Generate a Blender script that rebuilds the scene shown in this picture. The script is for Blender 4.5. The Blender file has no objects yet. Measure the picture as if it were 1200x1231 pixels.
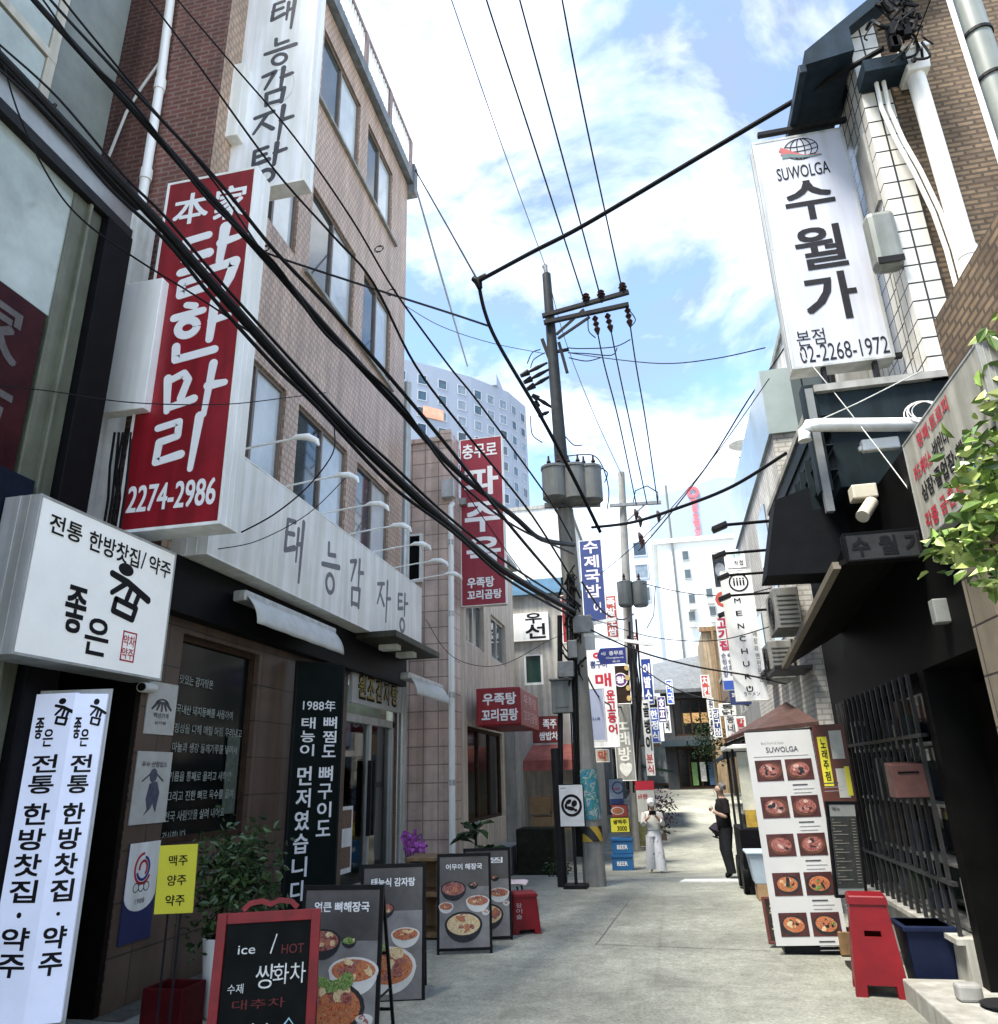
import bpy, bmesh, math, random
from mathutils import Vector, Matrix
random.seed(7)
scn = bpy.context.scene
COL = scn.collection
R_ = math.radians
# ------------------------------------------------------------------ camera
FPX, CAMH = 900.0, 1.7
_dy = Vector((805-600, -(930-615.5), -FPX)).normalized()
_up = Vector((1, .028, 0)).cross(_dy).normalized()
if _up.y < 0: _up = -_up
_dx = _dy.cross(_up)
CR = Matrix((_dx, _dy, _up))                     # camera space -> world
CAM = Vector((0, 0, CAMH))
cam = bpy.data.cameras.new('camera'); camo = bpy.data.objects.new('camera', cam)
cam.sensor_width = 36; cam.sensor_fit = 'HORIZONTAL'; cam.lens = FPX/1200*36
cam.clip_start = .05; cam.clip_end = 3000
camo.matrix_world = Matrix.Translation(CAM) @ CR.to_4x4()
COL.objects.link(camo); scn.camera = camo
# ------------------------------------------------------------------ world and sun
SUN = Vector((-.27, -.34, .90)).normalized()     # towards the sun
wd = bpy.data.worlds.new('World'); scn.world = wd; wd.use_nodes = True
nt = wd.node_tree; N = nt.nodes; L = nt.links; N.clear()
def nd(t, **k):
    n = N.new(t)
    for a, b in k.items(): setattr(n, a, b)
    return n
sky = nd('ShaderNodeTexSky', sky_type='NISHITA', sun_disc=False)
sky.sun_elevation = math.asin(SUN.z); sky.sun_rotation = math.atan2(SUN.x, SUN.y)
sky.air_density = 1.0; sky.dust_density = .6; sky.ozone_density = 1.2
tc = nd('ShaderNodeTexCoord'); sep = nd('ShaderNodeSeparateXYZ'); L.new(tc.outputs['Generated'], sep.inputs[0])
za = nd('ShaderNodeMath', operation='ADD'); za.inputs[1].default_value = .28; L.new(sep.outputs['Z'], za.inputs[0])
zm = nd('ShaderNodeMath', operation='MAXIMUM'); zm.inputs[1].default_value = .08; L.new(za.outputs[0], zm.inputs[0])
dv = nd('ShaderNodeVectorMath', operation='DIVIDE'); L.new(tc.outputs['Generated'], dv.inputs[0]); L.new(zm.outputs[0], dv.inputs[1])
def wnoise(scale, detail, rough, off):
    mp = nd('ShaderNodeMapping'); mp.inputs['Location'].default_value = off; mp.inputs['Scale'].default_value = (1, 1, 0)
    L.new(dv.outputs[0], mp.inputs[0])
    n = nd('ShaderNodeTexNoise'); n.inputs['Scale'].default_value = scale; n.inputs['Detail'].default_value = detail
    n.inputs['Roughness'].default_value = rough; n.inputs['Distortion'].default_value = .35
    L.new(mp.outputs[0], n.inputs['Vector']); return n
def ramp(src, a, b, c0, c1):
    r = nd('ShaderNodeValToRGB'); r.color_ramp.elements[0].position = a; r.color_ramp.elements[1].position = b
    r.color_ramp.elements[0].color = (*c0, 1); r.color_ramp.elements[1].color = (*c1, 1); L.new(src, r.inputs[0]); return r
n1 = wnoise(1.8, 10, .60, (1.3, 1.9, 0)); cov = ramp(n1.outputs['Fac'], .40, .74, (0, 0, 0), (1, 1, 1))
n2 = wnoise(2.6, 7, .6, (6.3, 4.6, 0)); shd = ramp(n2.outputs['Fac'], .42, .66, (.80, .90, 1.02), (6.3, 6.1, 5.6))
skm = nd('ShaderNodeVectorMath', operation='MULTIPLY'); skm.inputs[1].default_value = (.58, .66, .70); L.new(sky.outputs[0], skm.inputs[0])
mx0 = nd('ShaderNodeMixRGB'); L.new(cov.outputs[0], mx0.inputs[0]); L.new(skm.outputs[0], mx0.inputs[1]); L.new(shd.outputs[0], mx0.inputs[2])
hz = ramp(sep.outputs['Z'], .04, .36, (.80, .80, .80), (0, 0, 0)); mx = nd('ShaderNodeMixRGB'); L.new(hz.outputs[0], mx.inputs[0]); L.new(mx0.outputs[0], mx.inputs[1]); mx.inputs[2].default_value = (3.3, 3.3, 3.3, 1)
bg = nd('ShaderNodeBackground'); bg.inputs[1].default_value = .10; L.new(mx.outputs[0], bg.inputs[0])
wo = nd('ShaderNodeOutputWorld'); L.new(bg.outputs[0], wo.inputs[0])
sl = bpy.data.lights.new('sun', 'SUN'); sl.energy = 1.7; sl.angle = R_(20); sl.color = (1, .94, .84)
so = bpy.data.objects.new('sun', sl); so.rotation_euler = SUN.to_track_quat('Z', 'Y').to_euler(); COL.objects.link(so)
scn.view_settings.view_transform = 'Standard'; scn.view_settings.look = 'None'
scn.view_settings.exposure = 2.85; scn.view_settings.gamma = 1
scn.cycles.max_bounces = 6; scn.cycles.use_denoising = True; scn.cycles.transparent_max_bounces = 12

# ------------------------------------------------------------------ helpers
def ray(x, y): return CR @ Vector((x-600, -(y-615.5), -FPX))
def onX(x, y, X): d = ray(x, y); return CAM + d*(X/d.x)
def onY(x, y, Y): d = ray(x, y); return CAM + d*(Y/d.y)
GP = [(-60, 0), (8, 0), (13, -.08), (16.4, -.2), (19.2, -.42), (22.5, -.46), (30, .0), (45, .85), (60, 1.6), (320, 6)]
def gz(Y):
    for (a, za), (b, zb) in zip(GP, GP[1:]):
        if Y <= b: return za+(zb-za)*(Y-a)/(b-a)
    return GP[-1][1]

MATS = {}
def mat(name, col, rough=.6, var=.18, scale=6, bump=0, metal=0, streak=0, spec=.4, emit=0):
    if name in MATS: return MATS[name]
    if max(col) < .06 and 'glass' not in name: spec = min(spec, .08); metal = 0
    m = bpy.data.materials.new(name); m.use_nodes = True; MATS[name] = m
    t = m.node_tree; b = t.nodes['Principled BSDF']
    b.inputs['Roughness'].default_value = rough; b.inputs['Metallic'].default_value = metal; b.inputs['Specular IOR Level'].default_value = spec
    geo = t.nodes.new('ShaderNodeNewGeometry')
    n = t.nodes.new('ShaderNodeTexNoise'); n.inputs['Scale'].default_value = scale; n.inputs['Detail'].default_value = 8; n.inputs['Roughness'].default_value = .65
    t.links.new(geo.outputs['Position'], n.inputs['Vector'])
    r = t.nodes.new('ShaderNodeValToRGB'); r.color_ramp.elements[0].position = .3; r.color_ramp.elements[1].position = .7
    r.color_ramp.elements[0].color = (*[c*(1-var) for c in col], 1); r.color_ramp.elements[1].color = (*[min(1, c*(1+var)) for c in col], 1)
    t.links.new(n.outputs['Fac'], r.inputs[0]); out = r.outputs[0]
    if streak:
        mp = t.nodes.new('ShaderNodeMapping'); mp.inputs['Scale'].default_value = (5, 5, .35)
        t.links.new(geo.outputs['Position'], mp.inputs[0])
        n2 = t.nodes.new('ShaderNodeTexNoise'); n2.inputs['Scale'].default_value = 1.6; n2.inputs['Detail'].default_value = 6
        t.links.new(mp.outputs[0], n2.inputs['Vector'])
        r2 = t.nodes.new('ShaderNodeValToRGB'); r2.color_ramp.elements[0].position = .42; r2.color_ramp.elements[1].position = .62
        k = 1-streak; r2.color_ramp.elements[0].color = (k, k, k*.95, 1); r2.color_ramp.elements[1].color = (1, 1, 1, 1)
        t.links.new(n2.outputs['Fac'], r2.inputs[0])
        mm = t.nodes.new('ShaderNodeMixRGB'); mm.blend_type = 'MULTIPLY'; mm.inputs[0].default_value = 1
        t.links.new(out, mm.inputs[1]); t.links.new(r2.outputs[0], mm.inputs[2]); out = mm.outputs[0]
    t.links.new(out, b.inputs['Base Color'])
    if bump:
        bp = t.nodes.new('ShaderNodeBump'); bp.inputs['Strength'].default_value = bump; bp.inputs['Distance'].default_value = .02
        t.links.new(n.outputs['Fac'], bp.inputs['Height']); t.links.new(bp.outputs[0], b.inputs['Normal'])
    if emit:
        t.links.new(out, b.inputs['Emission Color']); b.inputs['Emission Strength'].default_value = emit
    return m

def bricks(name, c1, c2, mortar, bw, bh, msize=.012, offset=.5, rough=.6, bump=.4, var=.35):
    if name in MATS: return MATS[name]
    m = bpy.data.materials.new(name); m.use_nodes = True; MATS[name] = m
    t = m.node_tree; b = t.nodes['Principled BSDF']; b.inputs['Roughness'].default_value = rough
    geo = t.nodes.new('ShaderNodeNewGeometry'); sp = t.nodes.new('ShaderNodeSeparateXYZ'); t.links.new(geo.outputs['Position'], sp.inputs[0])
    ad = t.nodes.new('ShaderNodeMath'); t.links.new(sp.outputs['X'], ad.inputs[0]); t.links.new(sp.outputs['Y'], ad.inputs[1])
    cb = t.nodes.new('ShaderNodeCombineXYZ'); t.links.new(ad.outputs[0], cb.inputs['X']); t.links.new(sp.outputs['Z'], cb.inputs['Y'])
    br = t.nodes.new('ShaderNodeTexBrick'); br.offset = offset; br.inputs['Scale'].default_value = 1
    br.inputs['Brick Width'].default_value = bw; br.inputs['Row Height'].default_value = bh; br.inputs['Mortar Size'].default_value = msize
    br.inputs['Color1'].default_value = (*c1, 1); br.inputs['Color2'].default_value = (*c2, 1); br.inputs['Mortar'].default_value = (*mortar, 1)
    t.links.new(cb.outputs[0], br.inputs['Vector'])
    n = t.nodes.new('ShaderNodeTexNoise'); n.inputs['Scale'].default_value = 2.3; n.inputs['Detail'].default_value = 9; n.inputs['Roughness'].default_value = .7
    t.links.new(geo.outputs['Position'], n.inputs['Vector'])
    r = t.nodes.new('ShaderNodeValToRGB'); r.color_ramp.elements[0].position = .3; r.color_ramp.elements[1].position = .7
    r.color_ramp.elements[0].color = (1-var, 1-var, 1-var, 1); r.color_ramp.elements[1].color = (1+var*.4,)*3+(1,)
    t.links.new(n.outputs['Fac'], r.inputs[0])
    mm = t.nodes.new('ShaderNodeMixRGB'); mm.blend_type = 'MULTIPLY'; mm.inputs[0].default_value = 1
    t.links.new(br.outputs['Color'], mm.inputs[1]); t.links.new(r.outputs[0], mm.inputs[2])
    mp = t.nodes.new('ShaderNodeMapping'); mp.inputs['Scale'].default_value = (3.2, 3.2, .18); t.links.new(geo.outputs['Position'], mp.inputs[0])
    n3 = t.nodes.new('ShaderNodeTexNoise'); n3.inputs['Scale'].default_value = 1.3; n3.inputs['Detail'].default_value = 7; t.links.new(mp.outputs[0], n3.inputs['Vector'])
    r3 = t.nodes.new('ShaderNodeValToRGB'); r3.color_ramp.elements[0].position = .40; r3.color_ramp.elements[1].position = .58; r3.color_ramp.elements[0].color = (.74, .73, .71, 1)
    t.links.new(n3.outputs['Fac'], r3.inputs[0]); m3 = t.nodes.new('ShaderNodeMixRGB'); m3.blend_type = 'MULTIPLY'; m3.inputs[0].default_value = 1
    t.links.new(mm.outputs[0], m3.inputs[1]); t.links.new(r3.outputs[0], m3.inputs[2]); t.links.new(m3.outputs[0], b.inputs['Base Color'])
    bp = t.nodes.new('ShaderNodeBump'); bp.inputs['Strength'].default_value = bump; bp.inputs['Distance'].default_value = .01; bp.invert = True
    t.links.new(br.outputs['Fac'], bp.inputs['Height']); t.links.new(bp.outputs[0], b.inputs['Normal'])
    return m

def food(name, cols, scale=40):
    if name in MATS: return MATS[name]
    m = bpy.data.materials.new(name); m.use_nodes = True; MATS[name] = m
    t = m.node_tree; b = t.nodes['Principled BSDF']; b.inputs['Roughness'].default_value = .45
    geo = t.nodes.new('ShaderNodeNewGeometry')
    n = t.nodes.new('ShaderNodeTexNoise'); n.inputs['Scale'].default_value = scale; n.inputs['Detail'].default_value = 3; n.inputs['Distortion'].default_value = 1.2
    t.links.new(geo.outputs['Position'], n.inputs['Vector'])
    r = t.nodes.new('ShaderNodeValToRGB'); e = r.color_ramp.elements
    for i, c in enumerate(cols):
        p = .3+.4*i/(len(cols)-1)
        if i == 0: el = e[0]; el.position = p
        elif i == len(cols)-1: el = e[len(e)-1]; el.position = p
        else: el = e.new(p)
        el.color = (*c, 1)
    t.links.new(n.outputs['Fac'], r.inputs[0]); t.links.new(r.outputs[0], b.inputs['Base Color']); return m

class Fr:
    """a local frame: O origin, U right, V up, N towards the viewer of the face"""
    def __init__(s, O, U, V, w=1, h=1):
        s.O = Vector(O); s.U = Vector(U).normalized(); s.V = Vector(V).normalized(); s.N = s.U.cross(s.V); s.w = w; s.h = h
    def p(s, u, v, n=0): return s.O + s.U*u + s.V*v + s.N*n
    def f(s, fu, fv, n=0): return s.p((fu-.5)*s.w, (fv-.5)*s.h, n)
def yawfr(c, yaw, w, h, lean=0, roll=0):
    a = R_(yaw); U = Vector((math.cos(a), math.sin(a), 0)); Nn = Vector((math.sin(a), -math.cos(a), 0))
    V = Vector((0, 0, math.cos(R_(lean)))) - Nn*math.sin(R_(lean))
    rr = R_(roll); U, V = U*math.cos(rr)+V*math.sin(rr), V*math.cos(rr)-U*math.sin(rr)
    return Fr(c, U, V, w, h)
def qfr(q, Y=None, X=None, yaw=None):
    """rectangle standing at distance Y (facing the street end) or on plane X (facing across the street)"""
    if X is not None:
        P = [onX(*a, X) for a in q]
        s = 1 if X < 0 else -1
        a = [p.y*s for p in P]; z = [p.z for p in P]
        w = ((a[1]-a[0])+(a[2]-a[3]))/2; h = ((z[0]-z[3])+(z[1]-z[2]))/2
        return Fr((X, s*sum(a)/4, sum(z)/4), (0, s, 0), (0, 0, 1), w, h)
    P = [onY(*a, Y) for a in q]
    w = ((P[1]-P[0]).x+(P[2]-P[3]).x)/2; h = ((P[0]-P[3]).z+(P[1]-P[2]).z)/2
    return Fr(sum(P, Vector())/4, (1, 0, 0), (0, 0, 1), w, h)

class MB:
    def __init__(s): s.v = []; s.f = []; s.m = []
    def add(s, vs, fs, mi=0):
        o = len(s.v); s.v += [tuple(v) for v in vs]
        for f in fs: s.f.append([i+o for i in f]); s.m.append(mi)
        return s
    def hexa(s, P, mi=0):
        return s.add(P, [(0, 3, 2, 1), (4, 5, 6, 7), (0, 1, 5, 4), (1, 2, 6, 5), (2, 3, 7, 6), (3, 0, 4, 7)], mi)
    def box(s, x0, x1, y0, y1, z0, z1, mi=0):
        return s.hexa([(x0, y0, z0), (x1, y0, z0), (x1, y1, z0), (x0, y1, z0), (x0, y0, z1), (x1, y0, z1), (x1, y1, z1), (x0, y1, z1)], mi)
    def fbox(s, fr, u0, u1, v0, v1, n0, n1, mi=0):
        p = fr.p
        return s.hexa([p(u0, v0, n0), p(u1, v0, n0), p(u1, v1, n0), p(u0, v1, n0), p(u0, v0, n1), p(u1, v0, n1), p(u1, v1, n1), p(u0, v1, n1)], mi)
    def bar(s, a, b, w, t=None, mi=0, up=(0, 0, 1)):
        a = Vector(a); b = Vector(b); d = (b-a).normalized(); u = Vector(up)
        if abs(d.dot(u)) > .95: u = Vector((0, 1, 0))
        x = d.cross(u).normalized()*w/2; y = x.cross(d).normalized()*(t or w)/2
        return s.hexa([a-x-y, a+x-y, a+x+y, a-x+y, b-x-y, b+x-y, b+x+y, b-x+y], mi)
    def tube(s, pts, r, seg=8, mi=0, r1=None, cap=True):
        pts = [Vector(p) for p in pts]; n = len(pts); ref = Vector((.31, .17, .93)); vs = []
        for i, p in enumerate(pts):
            d = (pts[min(i+1, n-1)]-pts[max(i-1, 0)]).normalized()
            x = d.cross(ref)
            if x.length < .1: x = d.cross(Vector((1, 0, 0)))
            x.normalize(); y = d.cross(x)
            rr = r if r1 is None else r+(r1-r)*i/(n-1)
            if isinstance(r, (list, tuple)): rr = r[i]
            for k in range(seg):
                a = 2*math.pi*k/seg; vs.append(p+x*rr*math.cos(a)+y*rr*math.sin(a))
        fs = [(i*seg+k, i*seg+(k+1) % seg, (i+1)*seg+(k+1) % seg, (i+1)*seg+k) for i in range(n-1) for k in range(seg)]
        if cap: fs += [tuple(range(seg))[::-1], tuple(range((n-1)*seg, n*seg))]
        return s.add(vs, fs, mi)
    def lathe(s, c, prof, seg=16, mi=0):
        c = Vector(c); return s.tube([c+Vector((0, 0, z)) for r, z in prof], [max(r, .001) for r, z in prof], seg, mi)
    def prism(s, P, ext, mi=0):
        P = [Vector(p) for p in P]; e = Vector(ext); n = len(P)
        return s.add(P+[p+e for p in P], [tuple(range(n))[::-1], tuple(range(n, 2*n))]+[(i, (i+1) % n, (i+1) % n+n, i+n) for i in range(n)], mi)
    def ell(s, fr, u, v, a, b, n0, n1, mi=0, seg=20, rot=0):
        ca, sa = math.cos(rot), math.sin(rot)
        P = []
        for k in range(seg):
            t = 2*math.pi*k/seg; x = a*math.cos(t); y = b*math.sin(t); P.append(fr.p(u+x*ca-y*sa, v+x*sa+y*ca, n0))
        return s.prism(P, fr.N*(n1-n0), mi)
    def ring(s, fr, u, v, a, b, wd, n0, n1, mi=0, t0=0, t1=360, seg=24):
        P = []
        for k in range(seg+1):
            t = R_(t0+(t1-t0)*k/seg); P.append((u+a*math.cos(t), v+b*math.sin(t)))
        return s.ribbon(fr, P, wd, wd, n0, n1, mi)
    def ribbon(s, fr, P, w0, w1, n0, n1, mi=0):
        k = len(P); A = []; B = []
        for i, (x, y) in enumerate(P):
            x0, y0 = P[max(i-1, 0)]; x1, y1 = P[min(i+1, k-1)]
            dx, dy = x1-x0, y1-y0; l = math.hypot(dx, dy) or 1; w = (w0+(w1-w0)*i/(k-1))/2
            A.append((x-dy/l*w, y+dx/l*w)); B.append((x+dy/l*w, y-dx/l*w))
        for i in range(k-1):
            q = [A[i], A[i+1], B[i+1], B[i]]
            s.prism([fr.p(*a, n0) for a in q], fr.N*(n1-n0), mi)
        return s
    def build(s, name, mats, parent=None, smooth=False, bevel=0):
        me = bpy.data.meshes.new(name); me.from_pydata(s.v, [], s.f)
        mats = mats if isinstance(mats, (list, tuple)) else [mats]
        for m in mats: me.materials.append(m)
        me.polygons.foreach_set('material_index', s.m)
        bm = bmesh.new(); bm.from_mesh(me); bmesh.ops.recalc_face_normals(bm, faces=bm.faces); bm.to_mesh(me); bm.free()
        if smooth:
            me.polygons.foreach_set('use_smooth', [True]*len(me.polygons)); me.set_sharp_from_angle(angle=R_(40))
        me.update()
        o = bpy.data.objects.new(name, me); COL.objects.link(o)
        if bevel:
            b = o.modifiers.new('b', 'BEVEL'); b.width = bevel; b.segments = 2; b.limit_method = 'ANGLE'
        if parent is not None: hook(o, parent)
        return o
WL = {}
def hook(o, parent):
    o.parent = parent; o.matrix_parent_inverse = Matrix.Translation(-WL[parent.name])
    WL[o.name] = WL[parent.name]*0
def tag(o, label, cat, group=None, kind=None):
    if label: o['label'] = label
    if cat: o['category'] = cat
    if group: o['group'] = group
    if kind: o['kind'] = kind
    return o
def thing(name, label, cat, loc, group=None):
    o = bpy.data.objects.new(name, None); o.location = loc; o.empty_display_size = .1; COL.objects.link(o)
    WL[o.name] = Vector(loc); return tag(o, label, cat, group)
def solo(name, mb, m, label, cat, group=None, **k): return tag(mb.build(name, m, **k), label, cat, group)
def copy_thing(o, label, loc):
    c = o.copy(); COL.objects.link(c); c.location = loc; c['label'] = label
    def rec(src, dst):
        for ch in list(src.children):
            d = ch.copy(); COL.objects.link(d); d.parent = dst; d.matrix_parent_inverse = ch.matrix_parent_inverse.copy()
            rec(ch, d)
    rec(o, c); return c

# ---- lettering
_TX = {}
def glyphs(body, bold=.0):
    k = (body, bold)
    if k not in _TX:
        if 'o' not in _TX:
            _TX['c'] = bpy.data.curves.new('t', 'FONT'); _TX['c'].resolution_u = 3; _TX['o'] = bpy.data.objects.new('t', _TX['c'])
        c, o = _TX['c'], _TX['o']; c.body = body; c.offset = bold
        me = o.to_mesh(); vs = [v.co.xy.copy() for v in me.vertices]; fs = [tuple(p.vertices) for p in me.polygons]
        o.to_mesh_clear()
        x0 = min(v.x for v in vs); x1 = max(v.x for v in vs); y0 = min(v.y for v in vs); y1 = max(v.y for v in vs)
        _TX[k] = ([((v.x-x0)/(x1-x0), (v.y-y0)/(y1-y0)) for v in vs], fs)
    return _TX[k]
def put(mb, fr, body, fx, fy, fw, fh, mi=0, bold=.03, n=.004, shear=0):
    """body fitted into a box centred at fractions (fx,fy) of the face, fw x fh fractions large"""
    vs, fs = glyphs(body, 0); d = bold*fh*fr.h*.62
    for i, (a, c) in enumerate(((1, 1), (-1, 1), (-1, -1), (1, -1)) if bold > .004 else ((0, 0),)):
        mb.add([fr.f(fx+(x-.5)*fw+shear*(y-.5)*fh+a*d/fr.w, fy+(y-.5)*fh+c*d/fr.h, n+i*.0002) for x, y in vs], fs, mi)
def vput(mb, fr, body, fx, ft, fb, fw, mi=0, bold=.03, n=.004, fill=.82):
    k = len(body); st = (ft-fb)/k
    for i, ch in enumerate(body):
        if ch == ' ': continue
        if ch in '·.': put(mb, fr, '●', fx, ft-st*(i+.5), fw*.22, fw*.22*fr.w/fr.h, mi, 0, n); continue
        put(mb, fr, ch, fx, ft-st*(i+.5), fw, st*fill, mi, bold, n)
def smooth(P, k=6):
    out = []
    for i in range(len(P)-1):
        p0, p1, p2, p3 = P[max(i-1, 0)], P[i], P[i+1], P[min(i+2, len(P)-1)]
        for j in range(k):
            t = j/k; out.append(.5*((2*p1)+(p2-p0)*t+(2*p0-5*p1+4*p2-p3)*t*t+(3*p1-p0-3*p2+p3)*t**3))
    return out+[P[-1]]
BRUSH = {
 '닭': [[(8,12,9),(40,8,9)],[(10,12,9),(9,40,9),(44,36,11)],[(64,0,12),(61,52,8)],[(60,24,10),(86,19,7)],[(6,60,9),(36,56,10),(34,72,9),(10,76,9),(10,94,9),(42,88,10)],[(50,62,9),(84,56,11),(78,80,10),(70,100,6)]],
 '한': [[(26,0,8),(40,4,9)],[(8,20,10),(54,14,9)],'o32,40,15,10',[(72,2,12),(70,66,9)],[(70,34,10),(96,30,8)],[(18,70,10),(20,92,10),(80,84,10)]],
 '마': [[(10,18,11),(15,84,8)],[(12,24,9),(34,12,10),(42,26,10),(34,62,10)],[(16,78,9),(54,66,11)],[(78,0,11),(72,100,7)],[(74,44,12),(98,42,9)]],
 '리': [[(8,14,10),(46,6,10),(46,34,10),(14,42,11),(12,80,10),(56,70,12)],[(82,0,13),(76,100,8)]],
 '태': [[(14,12,8),(44,8,9)],[(10,34,8),(42,29,9)],[(14,12,8),(10,62,9),(48,50,11)],[(60,16,9),(57,70,5)],[(58,42,8),(76,37,8)],[(80,0,11),(74,100,6)]],
 '능': [[(34,2,9),(35,24,9),(70,18,10)],[(6,48,10),(94,36,12)],'o50,76,20,9'],
 '감': [[(12,14,9),(44,6,10),(20,50,6)],[(66,0,11),(63,54,7)],[(62,26,9),(90,21,9)],[(26,64,9),(28,96,8)],[(26,64,8),(72,58,10),(68,94,9)],[(28,92,8),(68,90,9)]],
 '자': [[(6,20,9),(50,10,9)],[(36,14,9),(6,66,6)],[(26,40,8),(52,62,10)],[(74,0,11),(68,98,6)],[(70,42,10),(98,37,8)]],
 '탕': [[(10,10,8),(42,5,9)],[(10,27,8),(40,22,8)],[(10,10,8),(10,46,9),(48,38,11)],[(66,0,11),(63,54,8)],[(62,24,9),(90,19,8)],'o46,80,18,9'],
 '참': ['d56,10,13',[(34,24,10),(62,30,11),(102,48,12)],[(62,30,9),(38,54,8)],[(70,34,9),(64,58,9)],[(84,44,9),(80,60,9)],[(46,62,8),(82,68,9),(78,88,9),(44,82,9),(46,62,8)]],
}
def brush(mb, fr, ch, fx, fy, fw, fh, mi=0, n=.003, k=1.0):
    def P(x, y): return ((fx-.5+(x/100-.5)*fw)*fr.w, (fy-.5-(y/100-.5)*fh)*fr.h)
    sc = (fw*fr.w*fh*fr.h)**.5/100*k
    for j, st in enumerate(BRUSH[ch]):
        e = n+j*.0004
        if isinstance(st, str):
            a = [float(t) for t in st[1:].split(',')]; u, v = P(a[0], a[1])
            if st[0] == 'd': mb.ell(fr, u, v, a[2]*fw*fr.w/100, a[2]*fh*fr.h/100*.8, 0, e, mi)
            else: mb.ring(fr, u, v, a[2]*fw*fr.w/100, a[2]*fh*fr.h/100*.85, a[3]*sc, 0, e, mi)
            continue
        for (x0, y0, w0), (x1, y1, w1) in zip(st, st[1:]):
            mb.ribbon(fr, [P(x0, y0), P(x1, y1)], w0*sc, w1*sc, 0, e, mi)
        for i, (x, y, w) in enumerate(st):
            u, v = P(x, y); mb.ell(fr, u, v, w*sc*.5, w*sc*.5, 0, e+.0002, mi, 10)

WHITE = (.78, .78, .76); BLK = (.012, .012, .013)
m_white = mat('white_acrylic', (.82, .83, .85), .35, .05, 2, streak=.18)
m_wht2 = mat('white_paint', (.86, .86, .84), .5, .04, 3, streak=.15)
m_ink = mat('black_ink', (.012, .012, .014), .5, .1)
m_gink = mat('charcoal_ink', (.06, .06, .07), .5, .3, 20)
m_wink = mat('white_ink', (.8, .8, .8), .45, .03)
m_red = mat('red_sign_vinyl', (.26, .010, .018), .4, .15, 4, streak=.28)
m_rink = mat('red_ink', (.45, .02, .04), .45, .1)
m_blue = mat('blue_sign', (.018, .04, .22), .4, .15, 4)
m_alu = mat('aluminium_frame', (.5, .51, .5), .4, .1, 5, metal=.4, streak=.25)
m_dmet = mat('dark_metal', (.018, .018, .02), .45, .25, 8)
m_black = mat('black_paint', (.005, .005, .006), .5, .3, 8)
m_cable = mat('black_cable_sheath', (.010, .010, .011), .5, .3, 20)
m_gcable = mat('grey_wire', (.12, .13, .14), .5, .2, 20)
m_yel = mat('yellow_card', (.72, .66, .05), .5, .05)
def sign(name, label, cat, fr, t, face, frame=None, draw=None, inks=None, group=None, rim=.02, bevel=.006):
    e = thing(name, label, cat, fr.f(.5, 0), group)
    w, h = fr.w/2, fr.h/2
    b = MB().fbox(fr, -w, w, -h, h, -t, -.012)
    for a in ((-w, w, h-rim, h), (-w, w, -h, -h+rim), (-w, -w+rim, -h+rim, h-rim), (w-rim, w, -h+rim, h-rim)): b.fbox(fr, *a, -.012, .004)
    if w > .25:
        for su in (-1, 1):
            b.fbox(fr, su*(w+.0015)-.003, su*(w+.0015)+.003, -h, h, -t*.62, -t*.55); b.fbox(fr, su*(w+.0015)-.003, su*(w+.0015)+.003, -h, h, -t*.32, -t*.27)
            for sv in (-1, 0, 1): b.fbox(fr, su*(w-rim*.5)-.006, su*(w-rim*.5)+.006, sv*(h-rim*.5)-.006, sv*(h-rim*.5)+.006, .004, .007)
    b.build('casing', frame or m_alu, e, bevel=bevel)
    MB().fbox(fr, -w+rim, w-rim, -h+rim, h-rim, -.0115, 0).build('face_panel', face, e)
    if draw:
        mb = MB(); draw(mb, fr); mb.build('lettering', inks or m_ink, e)
    return e
def wallholes(mb, fr, w, h, holes, depth, mi=0):
    """a wall face w x h (origin bottom-left of frame) with openings [(u0,u1,v0,v1)], with reveals going back by depth"""
    us = sorted({0, w, *[a for q in holes for a in q[:2]]}); vs = sorted({0, h, *[a for q in holes for a in q[2:]]})
    for a, b in zip(us, us[1:]):
        for c, d in zip(vs, vs[1:]):
            if any(q[0] <= a and b <= q[1] and q[2] <= c and d <= q[3] for q in holes): continue
            mb.add([fr.p(a, c), fr.p(b, c), fr.p(b, d), fr.p(a, d)], [(0, 1, 2, 3)], mi)
    for u0, u1, v0, v1 in holes:
        for (a, b), (c, d) in (((u0, v0), (u1, v0)), ((u1, v0), (u1, v1)), ((u1, v1), (u0, v1)), ((u0, v1), (u0, v0))):
            mb.add([fr.p(a, b), fr.p(c, d), fr.p(c, d, -depth), fr.p(a, b, -depth)], [(0, 1, 2, 3)], mi)
def glassmat(name, col=(.02, .03, .032), rough=.04):
    m = mat(name, col, rough, .4, 1.3, spec=.75); return m
m_glass = glassmat('window_glass', (.05, .065, .07)); m_pane2 = mat('sky_reflect_glass', (.48, .52, .53), .12, .25, .9, spec=.6); m_dglass = mat('dark_shop_glass', (.006, .008, .008), .10, .4, 1.3, spec=.22)  # m_pane2: pale base colour stands in for reflected white sky
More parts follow.
